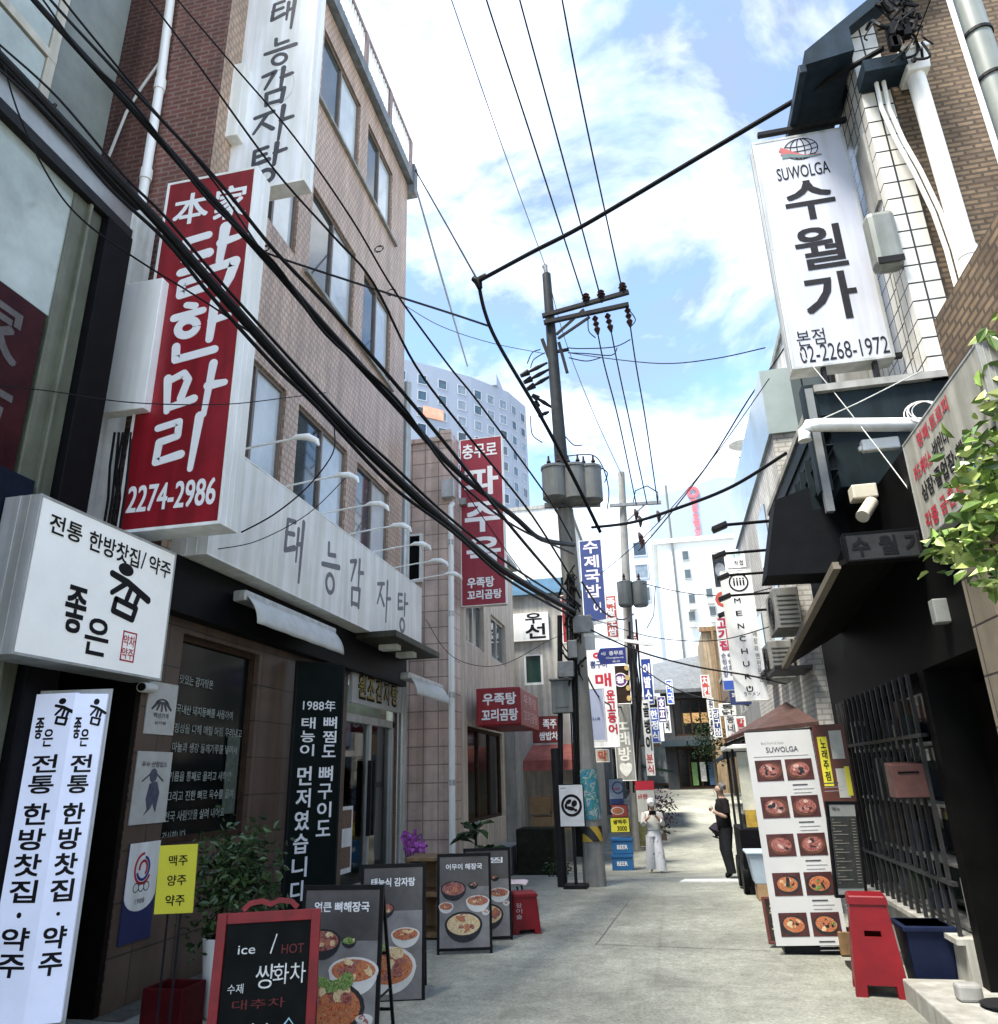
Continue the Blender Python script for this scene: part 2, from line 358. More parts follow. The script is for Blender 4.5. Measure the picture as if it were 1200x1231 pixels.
def window(parent, fr, w, h, fm, gm, mull=1, fw=.05, depth=.1, pale=None):
    """frame and panes standing inside an opening; fr origin bottom-left on the wall plane"""
    f = MB(); n0, n1 = -depth, -depth+.06
    for a in ((0, w, 0, fw), (0, w, h-fw, h), (0, fw, fw, h-fw), (w-fw, w, fw, h-fw)): f.fbox(fr, *a, n0, n1)
    for k in range(mull):
        u = w*(k+1)/(mull+1); f.fbox(fr, u-fw*.5, u+fw*.5, fw, h-fw, n0, n1)
    fo = f.build('window', fm, parent)
    if pale and mull == 1:
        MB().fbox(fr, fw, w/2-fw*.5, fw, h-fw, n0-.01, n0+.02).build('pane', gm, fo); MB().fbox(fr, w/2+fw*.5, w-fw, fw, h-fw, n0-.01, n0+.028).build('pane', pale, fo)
    else: MB().fbox(fr, fw, w-fw, fw, h-fw, n0-.01, n0+.02).build('pane', gm, fo)
    return fo

# ------------------------------------------------------------------ setting: ground
m_road = mat('asphalt', (.305, .31, .258), .85, .22, 9, bump=.25)
_t = m_road.node_tree; _b = _t.nodes['Principled BSDF']; _src = _b.inputs['Base Color'].links[0].from_socket
_g = _t.nodes.new('ShaderNodeNewGeometry')
def _mul(src, scale, p0, p1, lo, hi, tex='ShaderNodeTexNoise'):
    n = _t.nodes.new(tex); n.inputs['Scale'].default_value = scale
    if tex == 'ShaderNodeTexNoise': n.inputs['Detail'].default_value = 6
    else: n.feature = 'DISTANCE_TO_EDGE'
    _t.links.new(_g.outputs['Position'], n.inputs['Vector'])
    r = _t.nodes.new('ShaderNodeValToRGB'); r.color_ramp.elements[0].position = p0; r.color_ramp.elements[1].position = p1
    r.color_ramp.elements[0].color = (lo, lo, lo, 1); r.color_ramp.elements[1].color = (hi, hi, hi, 1)
    _t.links.new(n.outputs[0], r.inputs[0]); mm = _t.nodes.new('ShaderNodeMixRGB'); mm.blend_type = 'MULTIPLY'; mm.inputs[0].default_value = 1
    _t.links.new(src, mm.inputs[1]); _t.links.new(r.outputs[0], mm.inputs[2]); return mm.outputs[0]
_src = _mul(_src, 160, .35, .65, .70, 1.2); _src = _mul(_src, 38, .38, .62, .80, 1.14); _src = _mul(_src, 1.1, .30, .42, .80, 1.0); _src = _mul(_src, .45, .35, .62, .70, 1.10); _src = _mul(_src, 2.6, .38, .60, .88, 1.05); _src = _mul(_src, .23, 0, .006, .86, 1, 'ShaderNodeTexVoronoi')
_t.links.new(_src, _b.inputs['Base Color'])
mb = MB()
ys = [-60, -20, 0, 4]+[4+i*.75 for i in range(1, 56)]+[50, 60, 90, 160, 320]
xs = [-200, -40, -12, -6, -3, 0, 3, 6, 12, 40, 200]
for y in ys:
    for x in xs: mb.v.append((x, y, gz(y)))
nx = len(xs)
for j in range(len(ys)-1):
    for i in range(nx-1): mb.f.append([j*nx+i, j*nx+i+1, (j+1)*nx+i+1, (j+1)*nx+i]); mb.m.append(0)
tag(mb.build('road', m_road, smooth=True), 'grey asphalt alley running between the shops', None, kind='structure')
def at(fr, x, y):
    d = ray(x, y); t = (fr.O-CAM).dot(fr.N)/d.dot(fr.N); P = CAM+d*t-fr.O
    return P.dot(fr.U)/fr.w+.5, P.dot(fr.V)/fr.h+.5
def putpx(mb, fr, ch, x0, y0, x1, y1, mi=0, bold=.03, n=.004, br=False, k=1.0):
    """lettering whose box on the face covers the given span"""
    cx, cy = (x0+x1)/2, (y0+y1)/2
    u, v = at(fr, cx, cy); fw = abs(at(fr, x1, cy)[0]-at(fr, x0, cy)[0]); fh = abs(at(fr, cx, y0)[1]-at(fr, cx, y1)[1])
    if br: brush(mb, fr, ch, u, v, fw, fh, mi, n, k)
    else: put(mb, fr, ch, u, v, fw, fh, mi, bold, n)
def leaves(mb, c, rad, n, size, nm=3, clumps=14, asp=.5, droop=.2):
    c = Vector(c); cl = []
    for _ in range(clumps):
        d = Vector((random.gauss(0, 1), random.gauss(0, 1), random.gauss(0, 1))).normalized()*random.uniform(.35, .95)
        cl.append((Vector((d.x*rad[0], d.y*rad[1], d.z*rad[2])), random.randrange(nm)))
    for _ in range(n):
        k, cm = random.choice(cl); s = .33
        p = c+k+Vector((random.gauss(0, s)*rad[0], random.gauss(0, s)*rad[1], random.gauss(0, s)*rad[2]))
        a = Vector((random.gauss(0, 1), random.gauss(0, 1), random.gauss(0, .6)-droop)).normalized()
        b = a.cross(Vector((random.gauss(0, 1), random.gauss(0, 1), random.gauss(0, 1)))).normalized(); u = a.cross(b)
        l = size*random.uniform(.6, 1.25); w = l*asp
        mb.add([p, p+a*l*.22+b*w*.36+u*w*.12, p+a*l*.6+b*w*.46+u*w*.16, p+a*l-u*l*.14, p+a*l*.6-b*w*.46+u*w*.16, p+a*l*.22-b*w*.36+u*w*.12], [(0, 1, 2, 3), (0, 3, 4, 5)], cm if random.random() < .6 else random.randrange(nm))
m_leaf = [mat('leaf_dark', (.018, .036, .012), .4, .3), mat('leaf_mid', (.032, .06, .02), .4, .3), mat('leaf_light', (.06, .10, .032), .35, .3)]
m_bark = mat('bark', (.10, .075, .05), .9, .3, 20)
m_wood = mat('wood_boards', (.22, .13, .06), .6, .3, 12, streak=.3)
m_dwood = mat('dark_wood', (.05, .03, .02), .6, .35, 10)

# ------------------------------------------------------------------ left: brick building with the restaurant
m_brick = bricks('red_brick', (.20, .070, .050), (.15, .055, .042), (.24, .17, .14), .21, .075)
m_mosaic = bricks('sky_sheen_mosaic', (.60, .42, .30), (.52, .36, .255), (.33, .235, .175), .10, .10, .014, .5, .45, .3, .22)  # small tiles, paler than the end brick: sky sheen put into the colour
m_tile = bricks('brown_wall_tile', (.125, .084, .062), (.108, .07, .052), (.035, .026, .02), .60, .40, .008, 0, .4, .2, .3)
m_conc = mat('grey_concrete', (.30, .30, .29), .8, .18, 4, bump=.15, streak=.25)
m_frame = mat('brown_window_frame', (.16, .13, .11), .5, .2)
e = thing('brick_building', 'tall brick restaurant building with rooftop railing, street side tiled in a paler tone for sky sheen', 'building', (-7, 9.5, 0))
fr = Fr((-4.6, 6.1, 3.75), (0, 1, 0), (0, 0, 1)); H = []
for z0, z1, q in ((12.37, 14.0, ((6.9, 8.2), (8.62, 10.25), (10.65, 12.05))), (8.93, 10.58, ((6.95, 8.2), (8.62, 10.33), (10.74, 12.16))), (5.15, 6.75, ((6.85, 8.27), (8.64, 10.36), (10.77, 12.3)))):
    H += [(a-6.1, b-6.1, z0-3.75, z1-3.75) for a, b in q]
b = MB(); wallholes(b, fr, 6.9, 10.85, H, .16); b.build('wall', m_mosaic, e)
b = MB(); b.add([(-11, 6.1, 0), (-4.6, 6.1, 0), (-4.6, 6.1, 14.6), (-11, 6.1, 14.6)], [(0, 1, 2, 3)])
b.add([(-11, 13, 0), (-4.6, 13, 0), (-4.6, 13, 14.6), (-11, 13, 14.6)], [(0, 1, 2, 3)]); b.add([(-11, 6.1, 14.55), (-4.6, 6.1, 14.55), (-4.6, 13, 14.55), (-11, 13, 14.55)], [(0, 1, 2, 3)])
b.add([(-11, 6.1, 0), (-11, 13, 0), (-11, 13, 14.6), (-11, 6.1, 14.6)], [(0, 1, 2, 3)]); b.build('end_wall', m_brick, e)
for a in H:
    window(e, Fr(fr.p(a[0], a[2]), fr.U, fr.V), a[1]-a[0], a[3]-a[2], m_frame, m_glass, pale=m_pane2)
for z in (12.3, 8.86):
    MB().box(-4.62, -4.54, 8.5, 12.3, z, z+.06).build('sill', m_conc, e)
b = MB().box(-11, -4.46, 5.9, 13.02, 14.62, 14.90); b.box(-5.2, -4.44, 13.02, 13.25, 14.4, 15.2); b.build('cornice', mat('blue_grey_cornice', (.17, .19, .21), .6, .2, 3, streak=.3), e)
b = MB().box(-4.60, -4.50, 6.0, 13.0, 15.75, 15.85, 1)
for k in range(58): y = 6.05+k*.119; b.box(-4.58, -4.52, y, y+.055, 14.90, 15.75, 0)
for k in range(6): y = 6.0+k*1.37; b.box(-4.62, -4.48, y, y+.14, 14.90, 15.8, 1)
b.build('railing', [m_wht2, mat('mauve_rail', (.24, .17, .16), .6)], e)
# ground floor
g = Fr((-4.6, 6.1, -.1), (0, 1, 0), (0, 0, 1)); GH = [(.52, 2.02, 1.3, 3.25), (4.65, 6.85, .22, 3.45)]
b = MB(); wallholes(b, g, 6.9, 3.85, GH, .3); b.build('tiled_wall', m_tile, e)
MB().box(-4.6, -4.44, 6.12, 12.98, 3.28, 3.82).build('under_fascia_shade', m_black, e)  # black box put in for the shade under the fascia
w = window(e, Fr(g.p(.52, 1.3), g.U, g.V), 1.5, 1.95, m_dwood, m_dglass, 0, .06, .12)
wf = Fr(g.p(.52+.75, 1.3+.97, -.095), g.U, g.V, 1.38, 1.83)
b = MB()
for i, s in enumerate(('맛있는 감자탕은', '국내산 돼지등뼈를 사용하여', '정성을 다해 매일 아침 우려내고', '마늘과 생강 들깨가루를 넣어서', '기름을 통째로 올리고 새하얀', '그리고 진한 뼈로 육수를 끓여', '전국 사람맛을 살려 내어요', '감사합니다')):
    fw = .9*len(s)/17; put(b, wf, s, .05+fw/2, .80-i*.098-(.06 if i > 0 else 0)-(.05 if i > 3 else 0), fw, .05, 0, .02, .02)
b.build('window_lettering', mat('faded_white_letters', (.26, .29, .26), .6, .5, 8), w)
MB().fbox(wf, .36, .60, -.75, .05, .01, .02).build('window_notice', mat('grey_green_notice', (.07, .09, .07), .7, .5, 18), w)
# shop door with lit shelves behind
d = Fr(g.p(4.65, .22), g.U, g.V); bx = MB()
x0 = -6.2
bx.add([(-4.9, 10.75, .12), (x0, 10.75, .12), (x0, 10.75, 3.35), (-4.9, 10.75, 3.35)], [(0, 1, 2, 3)]); bx.add([(x0, 10.75, .12), (x0, 12.95, .12), (x0, 12.95, 3.35), (x0, 10.75, 3.35)], [(0, 1, 2, 3)])
bx.add([(-4.9, 12.95, .12), (x0, 12.95, .12), (x0, 12.95, 3.35), (-4.9, 12.95, 3.35)], [(0, 1, 2, 3)]); bx.add([(-4.9, 10.75, .12), (x0, 10.75, .12), (x0, 12.95, .12), (-4.9, 12.95, .12)], [(0, 1, 2, 3)]); bx.add([(-4.9, 10.75, 3.35), (x0, 10.75, 3.35), (x0, 12.95, 3.35), (-4.9, 12.95, 3.35)], [(0, 1, 2, 3)])
bx.build('entrance_room', mat('dim_interior', (.10, .11, .10), .8, .4, 3), e)
m_clear = bpy.data.materials.new('clear_door_glass'); m_clear.use_nodes = True
_n = m_clear.node_tree.nodes; _l = m_clear.node_tree.links; _n.clear()
_o = _n.new('ShaderNodeOutputMaterial'); _x = _n.new('ShaderNodeMixShader'); _a = _n.new('ShaderNodeBsdfTransparent'); _c = _n.new('ShaderNodeBsdfGlossy'); _w = _n.new('ShaderNodeLayerWeight')
_a.inputs[0].default_value = (.75, .85, .83, 1); _c.inputs['Roughness'].default_value = .03; _w.inputs[0].default_value = .35
_l.new(_w.outputs['Fresnel'], _x.inputs[0]); _l.new(_a.outputs[0], _x.inputs[1]); _l.new(_c.outputs[0], _x.inputs[2]); _l.new(_x.outputs[0], _o.inputs[0])
do = MB()
for a in ((0, 2.2, 3.13, 3.23), (0, 2.2, 2.45, 2.57), (0, .09, 0, 3.13), (2.11, 2.2, 0, 3.13), (1.06, 1.14, 0, 2.45), (.09, 2.11, 0, .16)): do.fbox(d, *a, -.16, -.04)
do = do.build('shop_door', m_alu, e, bevel=.006)
MB().fbox(d, .09, 1.06, .16, 2.45, -.11, -.10).fbox(d, 1.14, 2.11, .16, 2.45, -.12, -.11).build('door_glass', m_clear, do)
MB().fbox(d, 1.0, 1.05, .8, 1.9, -.04, .02).fbox(d, 1.16, 1.21, .8, 1.9, -.04, .02).build('handle', m_dmet, do)
m_bprint = mat('brown_print', (.16, .10, .07), .6, .6, 30)
b = MB().fbox(d, .15, .6, .35, 1.25, -.098, -.094, 0); b.fbox(d, .2, .55, .95, 1.2, -.0945, -.092, 1); b.fbox(d, .2, .55, .42, .7, -.0945, -.092, 1); b.build('door_notice', [m_white, m_bprint], do)
m_goods = [mat('green_goods', (.18, .34, .12), .5, .4, 9), mat('white_goods', (.8, .8, .75), .5, .3, 9), mat('blue_goods', (.06, .14, .25), .5, .3, 9), mat('amber_goods', (.30, .16, .04), .5, .4, 9)]
b = MB()
for z in (.5, 1.0, 1.5, 2.0):
    b.box(-6.1, -5.75, 10.85, 12.85, z-.03, z, 1); y = 10.9
    while y < 12.7:
        w_ = random.uniform(.06, .16); b.box(-6.05, -5.8, y, y+w_, z, z+random.uniform(.15, .4), random.randrange(4)); y += w_+.02
b.build('goods_shelf', m_goods, e)
MB().box(-5.6, -5.52, 11.0, 12.7, 3.2, 3.26).build('tube_lamp', mat('lit_tube', (.9, 1, .95), .5, 0, emit=3), e)
sf = Fr((-4.55, 11.92, 3.1), (0, 1, 0), (0, 0, 1), 2.25, .55)
sn = MB().fbox(sf, -1.12, 1.12, -.27, .27, -.05, 0).build('door_sign', mat('silver_panel', (.45, .46, .45), .35, .1, 5, metal=.2), e)
b = MB(); bb = MB()
for i, ch in enumerate('원조감자탕'): put(b, sf, ch, .17+i*.165, .5, .135, .66, 0, .06, .006); put(bb, sf, ch, .17+i*.165, .5, .115, .56, 0, .02, .012)
b.build('letter_edge', m_ink, sn); bb.build('letter_gold', mat('gold_letters', (.5, .36, .10), .3, .15, metal=.5), sn)
# canopy over the door, white downpipe and service cable on the brick end
b = MB().box(-4.6, -3.80, 10.6, 12.9, 3.74, 3.84)
b.build('door_canopy', mat('dark_olive_metal', (.055, .055, .042), .45, .3, 4, streak=.3), e, bevel=.01)
b = MB()
for y in (11.2, 12.0): b.box(-4.3, -4.0, y, y+.2, 3.66, 3.74)
b.build('canopy_lamp', m_wht2, e)
P = [onY(*q, 6.0) for q in ((213, -40), (205, 0), (192, 105), (170, 245))]
MB().tube(P, .055, 12).tube([P[2]+Vector((0, 0, -.05)), P[2]+Vector((0, 0, .12))], .068, 12).tube([P[3]+Vector((0, 0, .35)), P[3]+Vector((0, 0, .5))], .068, 12).build('downpipe', m_wht2, e, smooth=True)
MB().tube([onY(*q, 6.02) for q in ((205, 40), (192, 75), (170, 105), (152, 135), (140, 165), (130, 190))], .018, 8).build('service_cable', m_wht2, e, smooth=True)
fr = qfr([(272, 78), (292, 76), (287, 162), (265, 164)], Y=6.3)
solo('wall_box', MB().fbox(fr, -fr.w/2, fr.w/2, -fr.h/2, fr.h/2, -.25, 0), m_wht2, 'small blank pale box fixed to the brick corner behind the tall white sign', 'sign box', bevel=.01)

# ------------------------------------------------------------------ left: glass fronted neighbour and the tea house end
e = thing('glass_front_building', 'grey green glass fronted building with a big dark red poster, left of the brick one', 'building', (-7, 2.5, 0))
m_olive = mat('olive_metal', (.14, .15, .11), .4, .25, 3, streak=.3); m_panel = mat('grey_green_glass', (.34, .39, .36), .12, .3, 1.2, spec=.7)
m_cream = mat('cream_frame', (.50, .47, .40), .5, .12, 4, streak=.2)
MB().box(-9, -4.75, -3, 4.95, 0, 6.7).build('wall', m_dmet, e)
b = MB().box(-4.75, -4.52, -3, 5.0, 6.62, 6.72, 0).box(-4.75, -4.50, -3, 5.02, 6.98, 7.08, 0).box(-4.75, -4.56, -3, 5.0, 6.72, 6.98, 1); b.build('parapet', [m_dmet, mat('steel_strip', (.3, .31, .3), .3, .2, 3, metal=.6)], e)
MB().box(-4.75, -4.60, -3, 4.35, 5.35, 6.62).build('upper_panel', m_panel, e)
MB().box(-4.75, -4.58, 4.35, 4.68, 0, 6.62).box(-4.75, -4.54, 4.5, 4.53, 0, 6.62).build('olive_column', m_olive, e, bevel=.01)
MB().box(-4.78, -4.50, 4.68, 5.0, 0, 6.62).build('corner_post', m_black, e, bevel=.01)
pf = Fr((-4.58, 3.5, 4.35), (0, 1, 0), (0, 0, 1), 1.6, 1.95)
ps = MB().fbox(pf, -.8, .8, -.975, .975, -.16, 0).build('poster', mat('maroon_poster', (.035, .007, .009), .35, .5, 3), e)
b = MB()
for ch, u, v in (('家', .72, .82), ('韓', .30, .80), ('方', .74, .50), ('茶', .30, .45)): put(b, pf, ch, u, v, .34, .26, 0, .03, .004)
b.build('poster_lettering', mat('dull_grey_print', (.10, .09, .09), .6, .3), ps)
MB().box(-9, -5.4, -6, 5.35, 6.7, 19.5).build('upper_wall', mat('grey_green_panel', (.13, .15, .13), .25, .3, 1.5, spec=.6), e)  # storey raised out of view to shade the near street
b = MB()
for y in (3.05, 3.75, 4.45): b.box(-5.4, -5.34, y, y+.1, 7.0, 19.4)
b.box(-5.4, -5.335, -3, 4.55, 8.55, 8.65).box(-5.4, -5.335, -3, 4.55, 7.0, 7.1); b.build('window_frame', m_cream, e, bevel=.006)
MB().box(-5.4, -5.36, 3.86, 4.44, 7.12, 8.53).box(-5.4, -5.36, 3.16, 3.74, 7.12, 8.53).box(-5.4, -5.36, 3.86, 4.44, 8.67, 19.4).build('pane', m_panel, e)
fr = qfr([(-20, 555), (37, 588), (22, 700), (-20, 690)], X=-4.5)
b = MB().fbox(fr, -fr.w/2, fr.w/2, -.42, .42, -.06, 0, 0)
b2 = solo('portrait_poster', b, mat('navy_black_print', (.008, .012, .025), .3, .5, 5), 'dark poster with a suited figure beside the tea house sign', 'poster')

# tea house: white plaster pier, recessed dark entrance under the box sign
e = thing('tea_house', 'narrow tea house front with white plaster pier and dark recessed entrance', 'shop', (-5.4, 5.5, 0))
MB().box(-6.4, -5.08, 5.62, 5.95, 3.0, 7.75).box(-6.4, -5.08, 5.60, 5.66, 7.75, 7.82).build('plaster_pier', mat('white_plaster', (.84, .84, .80), .7, .12, 5, bump=.2, streak=.3), e)
MB().box(-6.4, -5.5, 5.05, 6.05, 0, 3.0).box(-5.5, -4.62, 5.05, 5.98, 2.85, 3.0).box(-5.5, -4.601, 6.03, 6.09, 0, 2.85).build('entrance_wall', mat('recess_dark', (.008, .006, .005), .6, .4, 6), e)  # near-black colour puts the darkness of the recess into these walls
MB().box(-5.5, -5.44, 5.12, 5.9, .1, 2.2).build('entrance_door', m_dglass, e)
fr = qfr([(112, 345), (192, 337), (176, 490), (98, 500)], Y=5.40)
solo('blank_sign_box', MB().fbox(fr, -fr.w/2, fr.w/2, -fr.h/2, fr.h/2, -.12, 0), m_wht2, 'blank white sign box between the dark post and the red sign', 'sign box', bevel=.008)
b = MB()
for i in range(5):
    x = 138+i*5
    b.tube([onY(x, 520, 5.5), onY(x-6+random.uniform(-4, 4), 560, 5.5), onY(x-8, 600, 5.5), onY(x-16, 650, 5.5)], .012, 6)
solo('cable_drop', b, m_cable, 'bunch of loose dark cables hanging behind the red sign', 'cable')

# ------------------------------------------------------------------ left: the big signs
fr = qfr([(205, 215), (308, 205), (265, 640), (137, 632)], Y=5.5)
def dr(b, f):
    putpx(b, f, '本', 210, 233, 250, 268, 0, .03); putpx(b, f, '家', 259, 224, 296, 262, 0, .03)
    for ch, q in zip('닭한마리', ((214, 275, 296, 353), (201, 364, 275, 434), (192, 440, 270, 500), (182, 503, 248, 565))): putpx(b, f, ch, *q, 0, br=True, k=1.32)
    putpx(b, f, '2274-2986', 154, 580, 258, 611, 0, .03)
sign('red_vertical_sign', 'red vertical sign with white brush lettering and phone number 2274-2986', 'sign', fr, .28, m_red, m_wht2, dr, m_wink, rim=.03)
fr = qfr([(297, -30), (388, -30), (360, 240), (276, 212)], Y=6.45)
def dr(b, f):
    for ch, q in zip('태능감자탕', ((324, -2, 361, 35), (317, 45, 357, 79), (310, 83, 354, 126), (303, 130, 352, 170), (300, 174, 347, 220))): putpx(b, f, ch, *q, 0, br=True, k=1.15)
    u, v = at(f, 332, 105); b.ring(f, (u-.5)*f.w, (v-.5)*f.h, .25, .30, .02, 0, .0025, 1)
sign('white_vertical_sign', 'tall white vertical sign with black brush lettering on the brick building', 'sign', fr, .22, m_white, m_wht2, dr, [m_gink, mat('pale_grey_ring', (.6, .6, .61), .5)], rim=.03)
FA = (-4.2, 6.25, 13.07, 3.83, 5.08)
fr = Fr((-4.2, (6.25+13.07)/2, 4.455), (0, 1, 0), (0, 0, 1), 6.82, 1.25)
def dr(b, f):
    for ch, u, v, fw, fh in (('태', .262, .46, .082, .62), ('능', .415, .46, .080, .58), ('감', .545, .48, .082, .60), ('자', .712, .48, .084, .54), ('탕', .848, .46, .080, .56)): brush(b, f, ch, u, v, fw*1.1, fh, 0, .003, 1.0)
fs = sign('fascia_sign', 'long pale shop fascia sign with thin black brush lettering under a row of lamps', 'sign', fr, .40, mat('ivory_fascia', (.80, .79, .75), .4, .08, 2, streak=.18), m_wht2, dr, mat('soft_grey_brush_ink', (.13, .13, .14), .5, .4, 30))
LP = [(295, 538), (352, 577), (395, 612), (427, 641), (455, 667), (480, 689), (500, 706)]
ly = [onX(x, y, -4.2).y for x, y in LP]
lamp = thing('sign_lamp', 'white arm lamp above the fascia sign, nearest the red sign', 'lamp', (-4.3, ly[0], 5.08), 'arm lamps over the long fascia sign')
MB().tube([(-4.3, ly[0], 5.09), (-4.28, ly[0], 5.16), (-3.9, ly[0], 5.2), (-3.62, ly[0], 5.22)], .012, 8).box(-4.36, -4.24, ly[0]-.05, ly[0]+.05, 5.081, 5.10).build('arm', m_wht2, lamp, smooth=True)
b = MB(); hf = Fr((-3.5, ly[0], 5.2), (1, 0, -.25), (0, 1, 0))
b.tube([(-3.66, ly[0], 5.22), (-3.6, ly[0], 5.235), (-3.46, ly[0], 5.22), (-3.36, ly[0], 5.16), (-3.33, ly[0], 5.10)], [.016, .03, .04, .032, .012], 12)
b.build('lamp_head', m_wht2, lamp, smooth=True)
for i, y in enumerate(ly[1:]):
    copy_thing(lamp, ['second arm lamp from the red sign, above the fascia', 'third arm lamp from the red sign, above the fascia', 'middle arm lamp of the seven above the fascia', 'fifth arm lamp from the red sign, above the fascia', 'arm lamp next to last, above the far end of the fascia', 'arm lamp at the far end of the fascia by the white pipe'][i], (-4.3, y, 5.08))
# awnings under the fascia
def awning(label, y0, y1, z, x=-4.3):
    e = thing('awning', label, 'awning', (x, (y0+y1)/2, z), 'white roll-up awnings under the fascia')
    MB().box(x-.1, x+.06, y0, y1, z-.02, z+.10).build('cassette', m_alu, e, bevel=.02)
    b = MB(); n = 14; m = 6; off = len(b.v)
    for j in range(m+1):
        t = j/m
        for i in range(n+1): b.v.append((x+.06+.13*t+.04*math.sin(t*3)+.008*math.sin(i*2.1), y0+.03+(y1-y0-.06)*i/n-.0*t, z+.03-.30*t))
    for j in range(m):
        for i in range(n): b.f.append([j*(n+1)+i, j*(n+1)+i+1, (j+1)*(n+1)+i+1, (j+1)*(n+1)+i]); b.m.append(0)
    o = b.build('fabric', mat('white_awning_cloth', (.50, .51, .48), .7, .12, 7), e, smooth=True); s = o.modifiers.new('s', 'SOLIDIFY'); s.thickness = .008
awning('white cloth awning rolled out over the dark writing window', 7.1, 9.45, 3.58)
awning('short white cloth awning at the far end of the fascia', 11.95, 14.0, 3.30, -4.1)
# tea house box sign, parallel to the street
fr = qfr([(50, 590), (212, 668), (193, 822), (14, 782)], X=-4.19)
m_glow = mat('pale_grey_acrylic', (.80, .82, .80), .4, .06, 2, emit=.03)
def logo(b, f, x, y, w, h, n=.003):
    X = lambda t: x+(t-.5)*w
    Yv = lambda t: y+(.5-t)*h
    brush(b, f, '참', X(.70), Yv(.31), .92*w, .62*h, 0, n, .92); put(b, f, '좋', X(.12), Yv(.60), .27*w, .42*h, 0, .03, n); put(b, f, '은', X(.47), Yv(.80), .33*w, .34*h, 0, .03, n)
def dr(b, f):
    put(b, f, '전통', .175, .845, .20, .125, 0, .03); put(b, f, '한방찻집', .51, .835, .37, .135, 0, .03); put(b, f, '/', .73, .84, .03, .13, 0, .02); put(b, f, '약주', .87, .84, .185, .13, 0, .03)
    logo(b, f, .49, .42, .47, .70)
    put(b, f, '약차', .705, .235, .085, .075, 1, .02); put(b, f, '약주', .705, .145, .085, .075, 1, .02)
    for v in (.29, .09): b.fbox(f, .155*f.w, .255*f.w, (v-.5)*f.h, (v-.5)*f.h+.012, 0, .003, 1)
    for u in (.155, .252): b.fbox(f, u*f.w, u*f.w+.012, -.41*f.h, -.2*f.h, 0, .003, 1)
sign('tea_house_box_sign', 'white box sign of the tea house with figure-like black emblem and red seal', 'sign', fr, .30, m_glow, m_alu, dr, [m_ink, m_rink])
# two-sided light column
e = thing('light_column', 'backlit white corner sign column with two faces of vertical black lettering', 'sign', (-4.15, 4.95, 0))
m_lit = mat('backlit_acrylic', (.58, .64, .80), .4, .10, 1.5, emit=.055)
def colface(c, yaw, w, h):
    f = yawfr(c, yaw, w, h); b = MB()
    o = MB().fbox(f, -w/2, w/2, -h/2, h/2, -.04, 0).build('light_face', m_lit, e)
    logo(b, f, .5, .90, .74, .165)
    vput(b, f, '전통', .5, .80, .665, .60, 0, .045, .003); vput(b, f, '한방찻집', .5, .645, .335, .62, 0, .045, .003); vput(b, f, '·', .5, .325, .285, .5); vput(b, f, '약주', .5, .275, .125, .62, 0, .045, .003)
    b.build('lettering', m_ink, o)
colface((-4.325, 4.80, 1.33), 3, .32, 2.08); colface((-4.065, 4.845, 1.33), 27, .215, 2.06)
MB().prism([(-4.5, 4.84, .06), (-3.96, 4.93, .06), (-4.05, 5.0, .06), (-4.5, 5.0, .06)], (0, 0, 2.34)).build('casing', m_alu, e)
MB().prism([(-4.52, 4.78, 0), (-3.94, 4.88, 0), (-4.02, 5.04, 0), (-4.52, 5.04, 0)], (0, 0, .06)).build('base', m_dmet, e)

# posters on the tiled wall
def wallcard(name, label, q, face, draw=None, inks=None, X=-4.592, cat='poster', sx=1):
    f = qfr(q, X=X); w, h = f.w/2, f.h/2
    o = MB().fbox(f, -w, w, -h, h, -.006, .004).build(name, face, None); tag(o, label, cat)
    WL[o.name] = Vector((0, 0, 0))
    if draw: b = MB(); draw(b, f); b.build('print', inks or m_gink, o)
    return o
m_paper = mat('aged_paper', (.50, .50, .46), .7, .12, 8)
def dr(b, f):
    for k in range(5): a = -.9+k*.45; b.ribbon(f, [(a*.06, .06), (a*.16, -.03+abs(a)*.02)], .03, .02, 0, .008)
    b.ring(f, 0, .02, .10, .06, .015, 0, .008, 0, 20, 160); put(b, f, '백년가게', .5, .36, .5, .10, 0, .02, .008); put(b, f, '감자탕', .5, .22, .4, .06, 0, .02, .008)
wallcard('plaque', 'small white plaque with a fan-like emblem at the corner of the tiled wall', [(178, 820), (213, 822), (209, 886), (174, 880)], m_paper, dr)
def dr(b, f):
    put(b, f, '우수 선정업소', .5, .82, .72, .08, 0, .02, .008)
    b.prism([f.f(*q, .005) for q in ((.35, .12), (.42, .2), (.36, .34), (.42, .55), (.62, .58), (.72, .42), (.66, .15), (.56, .28), (.5, .2))], f.N*.004, 1); b.ell(f, 0, .10, .05, .06, .005, .009, 1)
    b.ribbon(f, [((.2-.5)*f.w, .05), (0, .14), ((.8-.5)*f.w, .05)], .012, .012, 0, .008, 0)
wallcard('notice_poster', 'pale poster with a dark robed figure, pinned between plaque and pennant', [(163, 902), (205, 905), (200, 992), (158, 988)], m_paper, dr, [m_gink, mat('slate_ink', (.07, .08, .12), .6, .4, 12)])
def dr(b, f):
    P = [(-.5, .5), (.5, .5), (.5, -.02)]+[(.5*math.cos(R_(a)), -.02+.18*math.sin(R_(a))) for a in range(0, -181, -15)]
    b.prism([f.p(x*f.w, y*f.h, .004) for x, y in P], f.N*.003, 0)
    for k in range(3): b.ring(f, 0, .23*f.h, .11-.03*k, .12-.03*k, .022, 0, .0085+.0004*k, (1, 2, 1)[k], 90+k*110, 330+k*110)
    for u in (-.07, 0, .07): b.ring(f, u, .04*f.h, .035, .035, .008, 0, .0085, 3)
    put(b, f, '1988', .5, .40, .3, .05, 3, .02, .008)
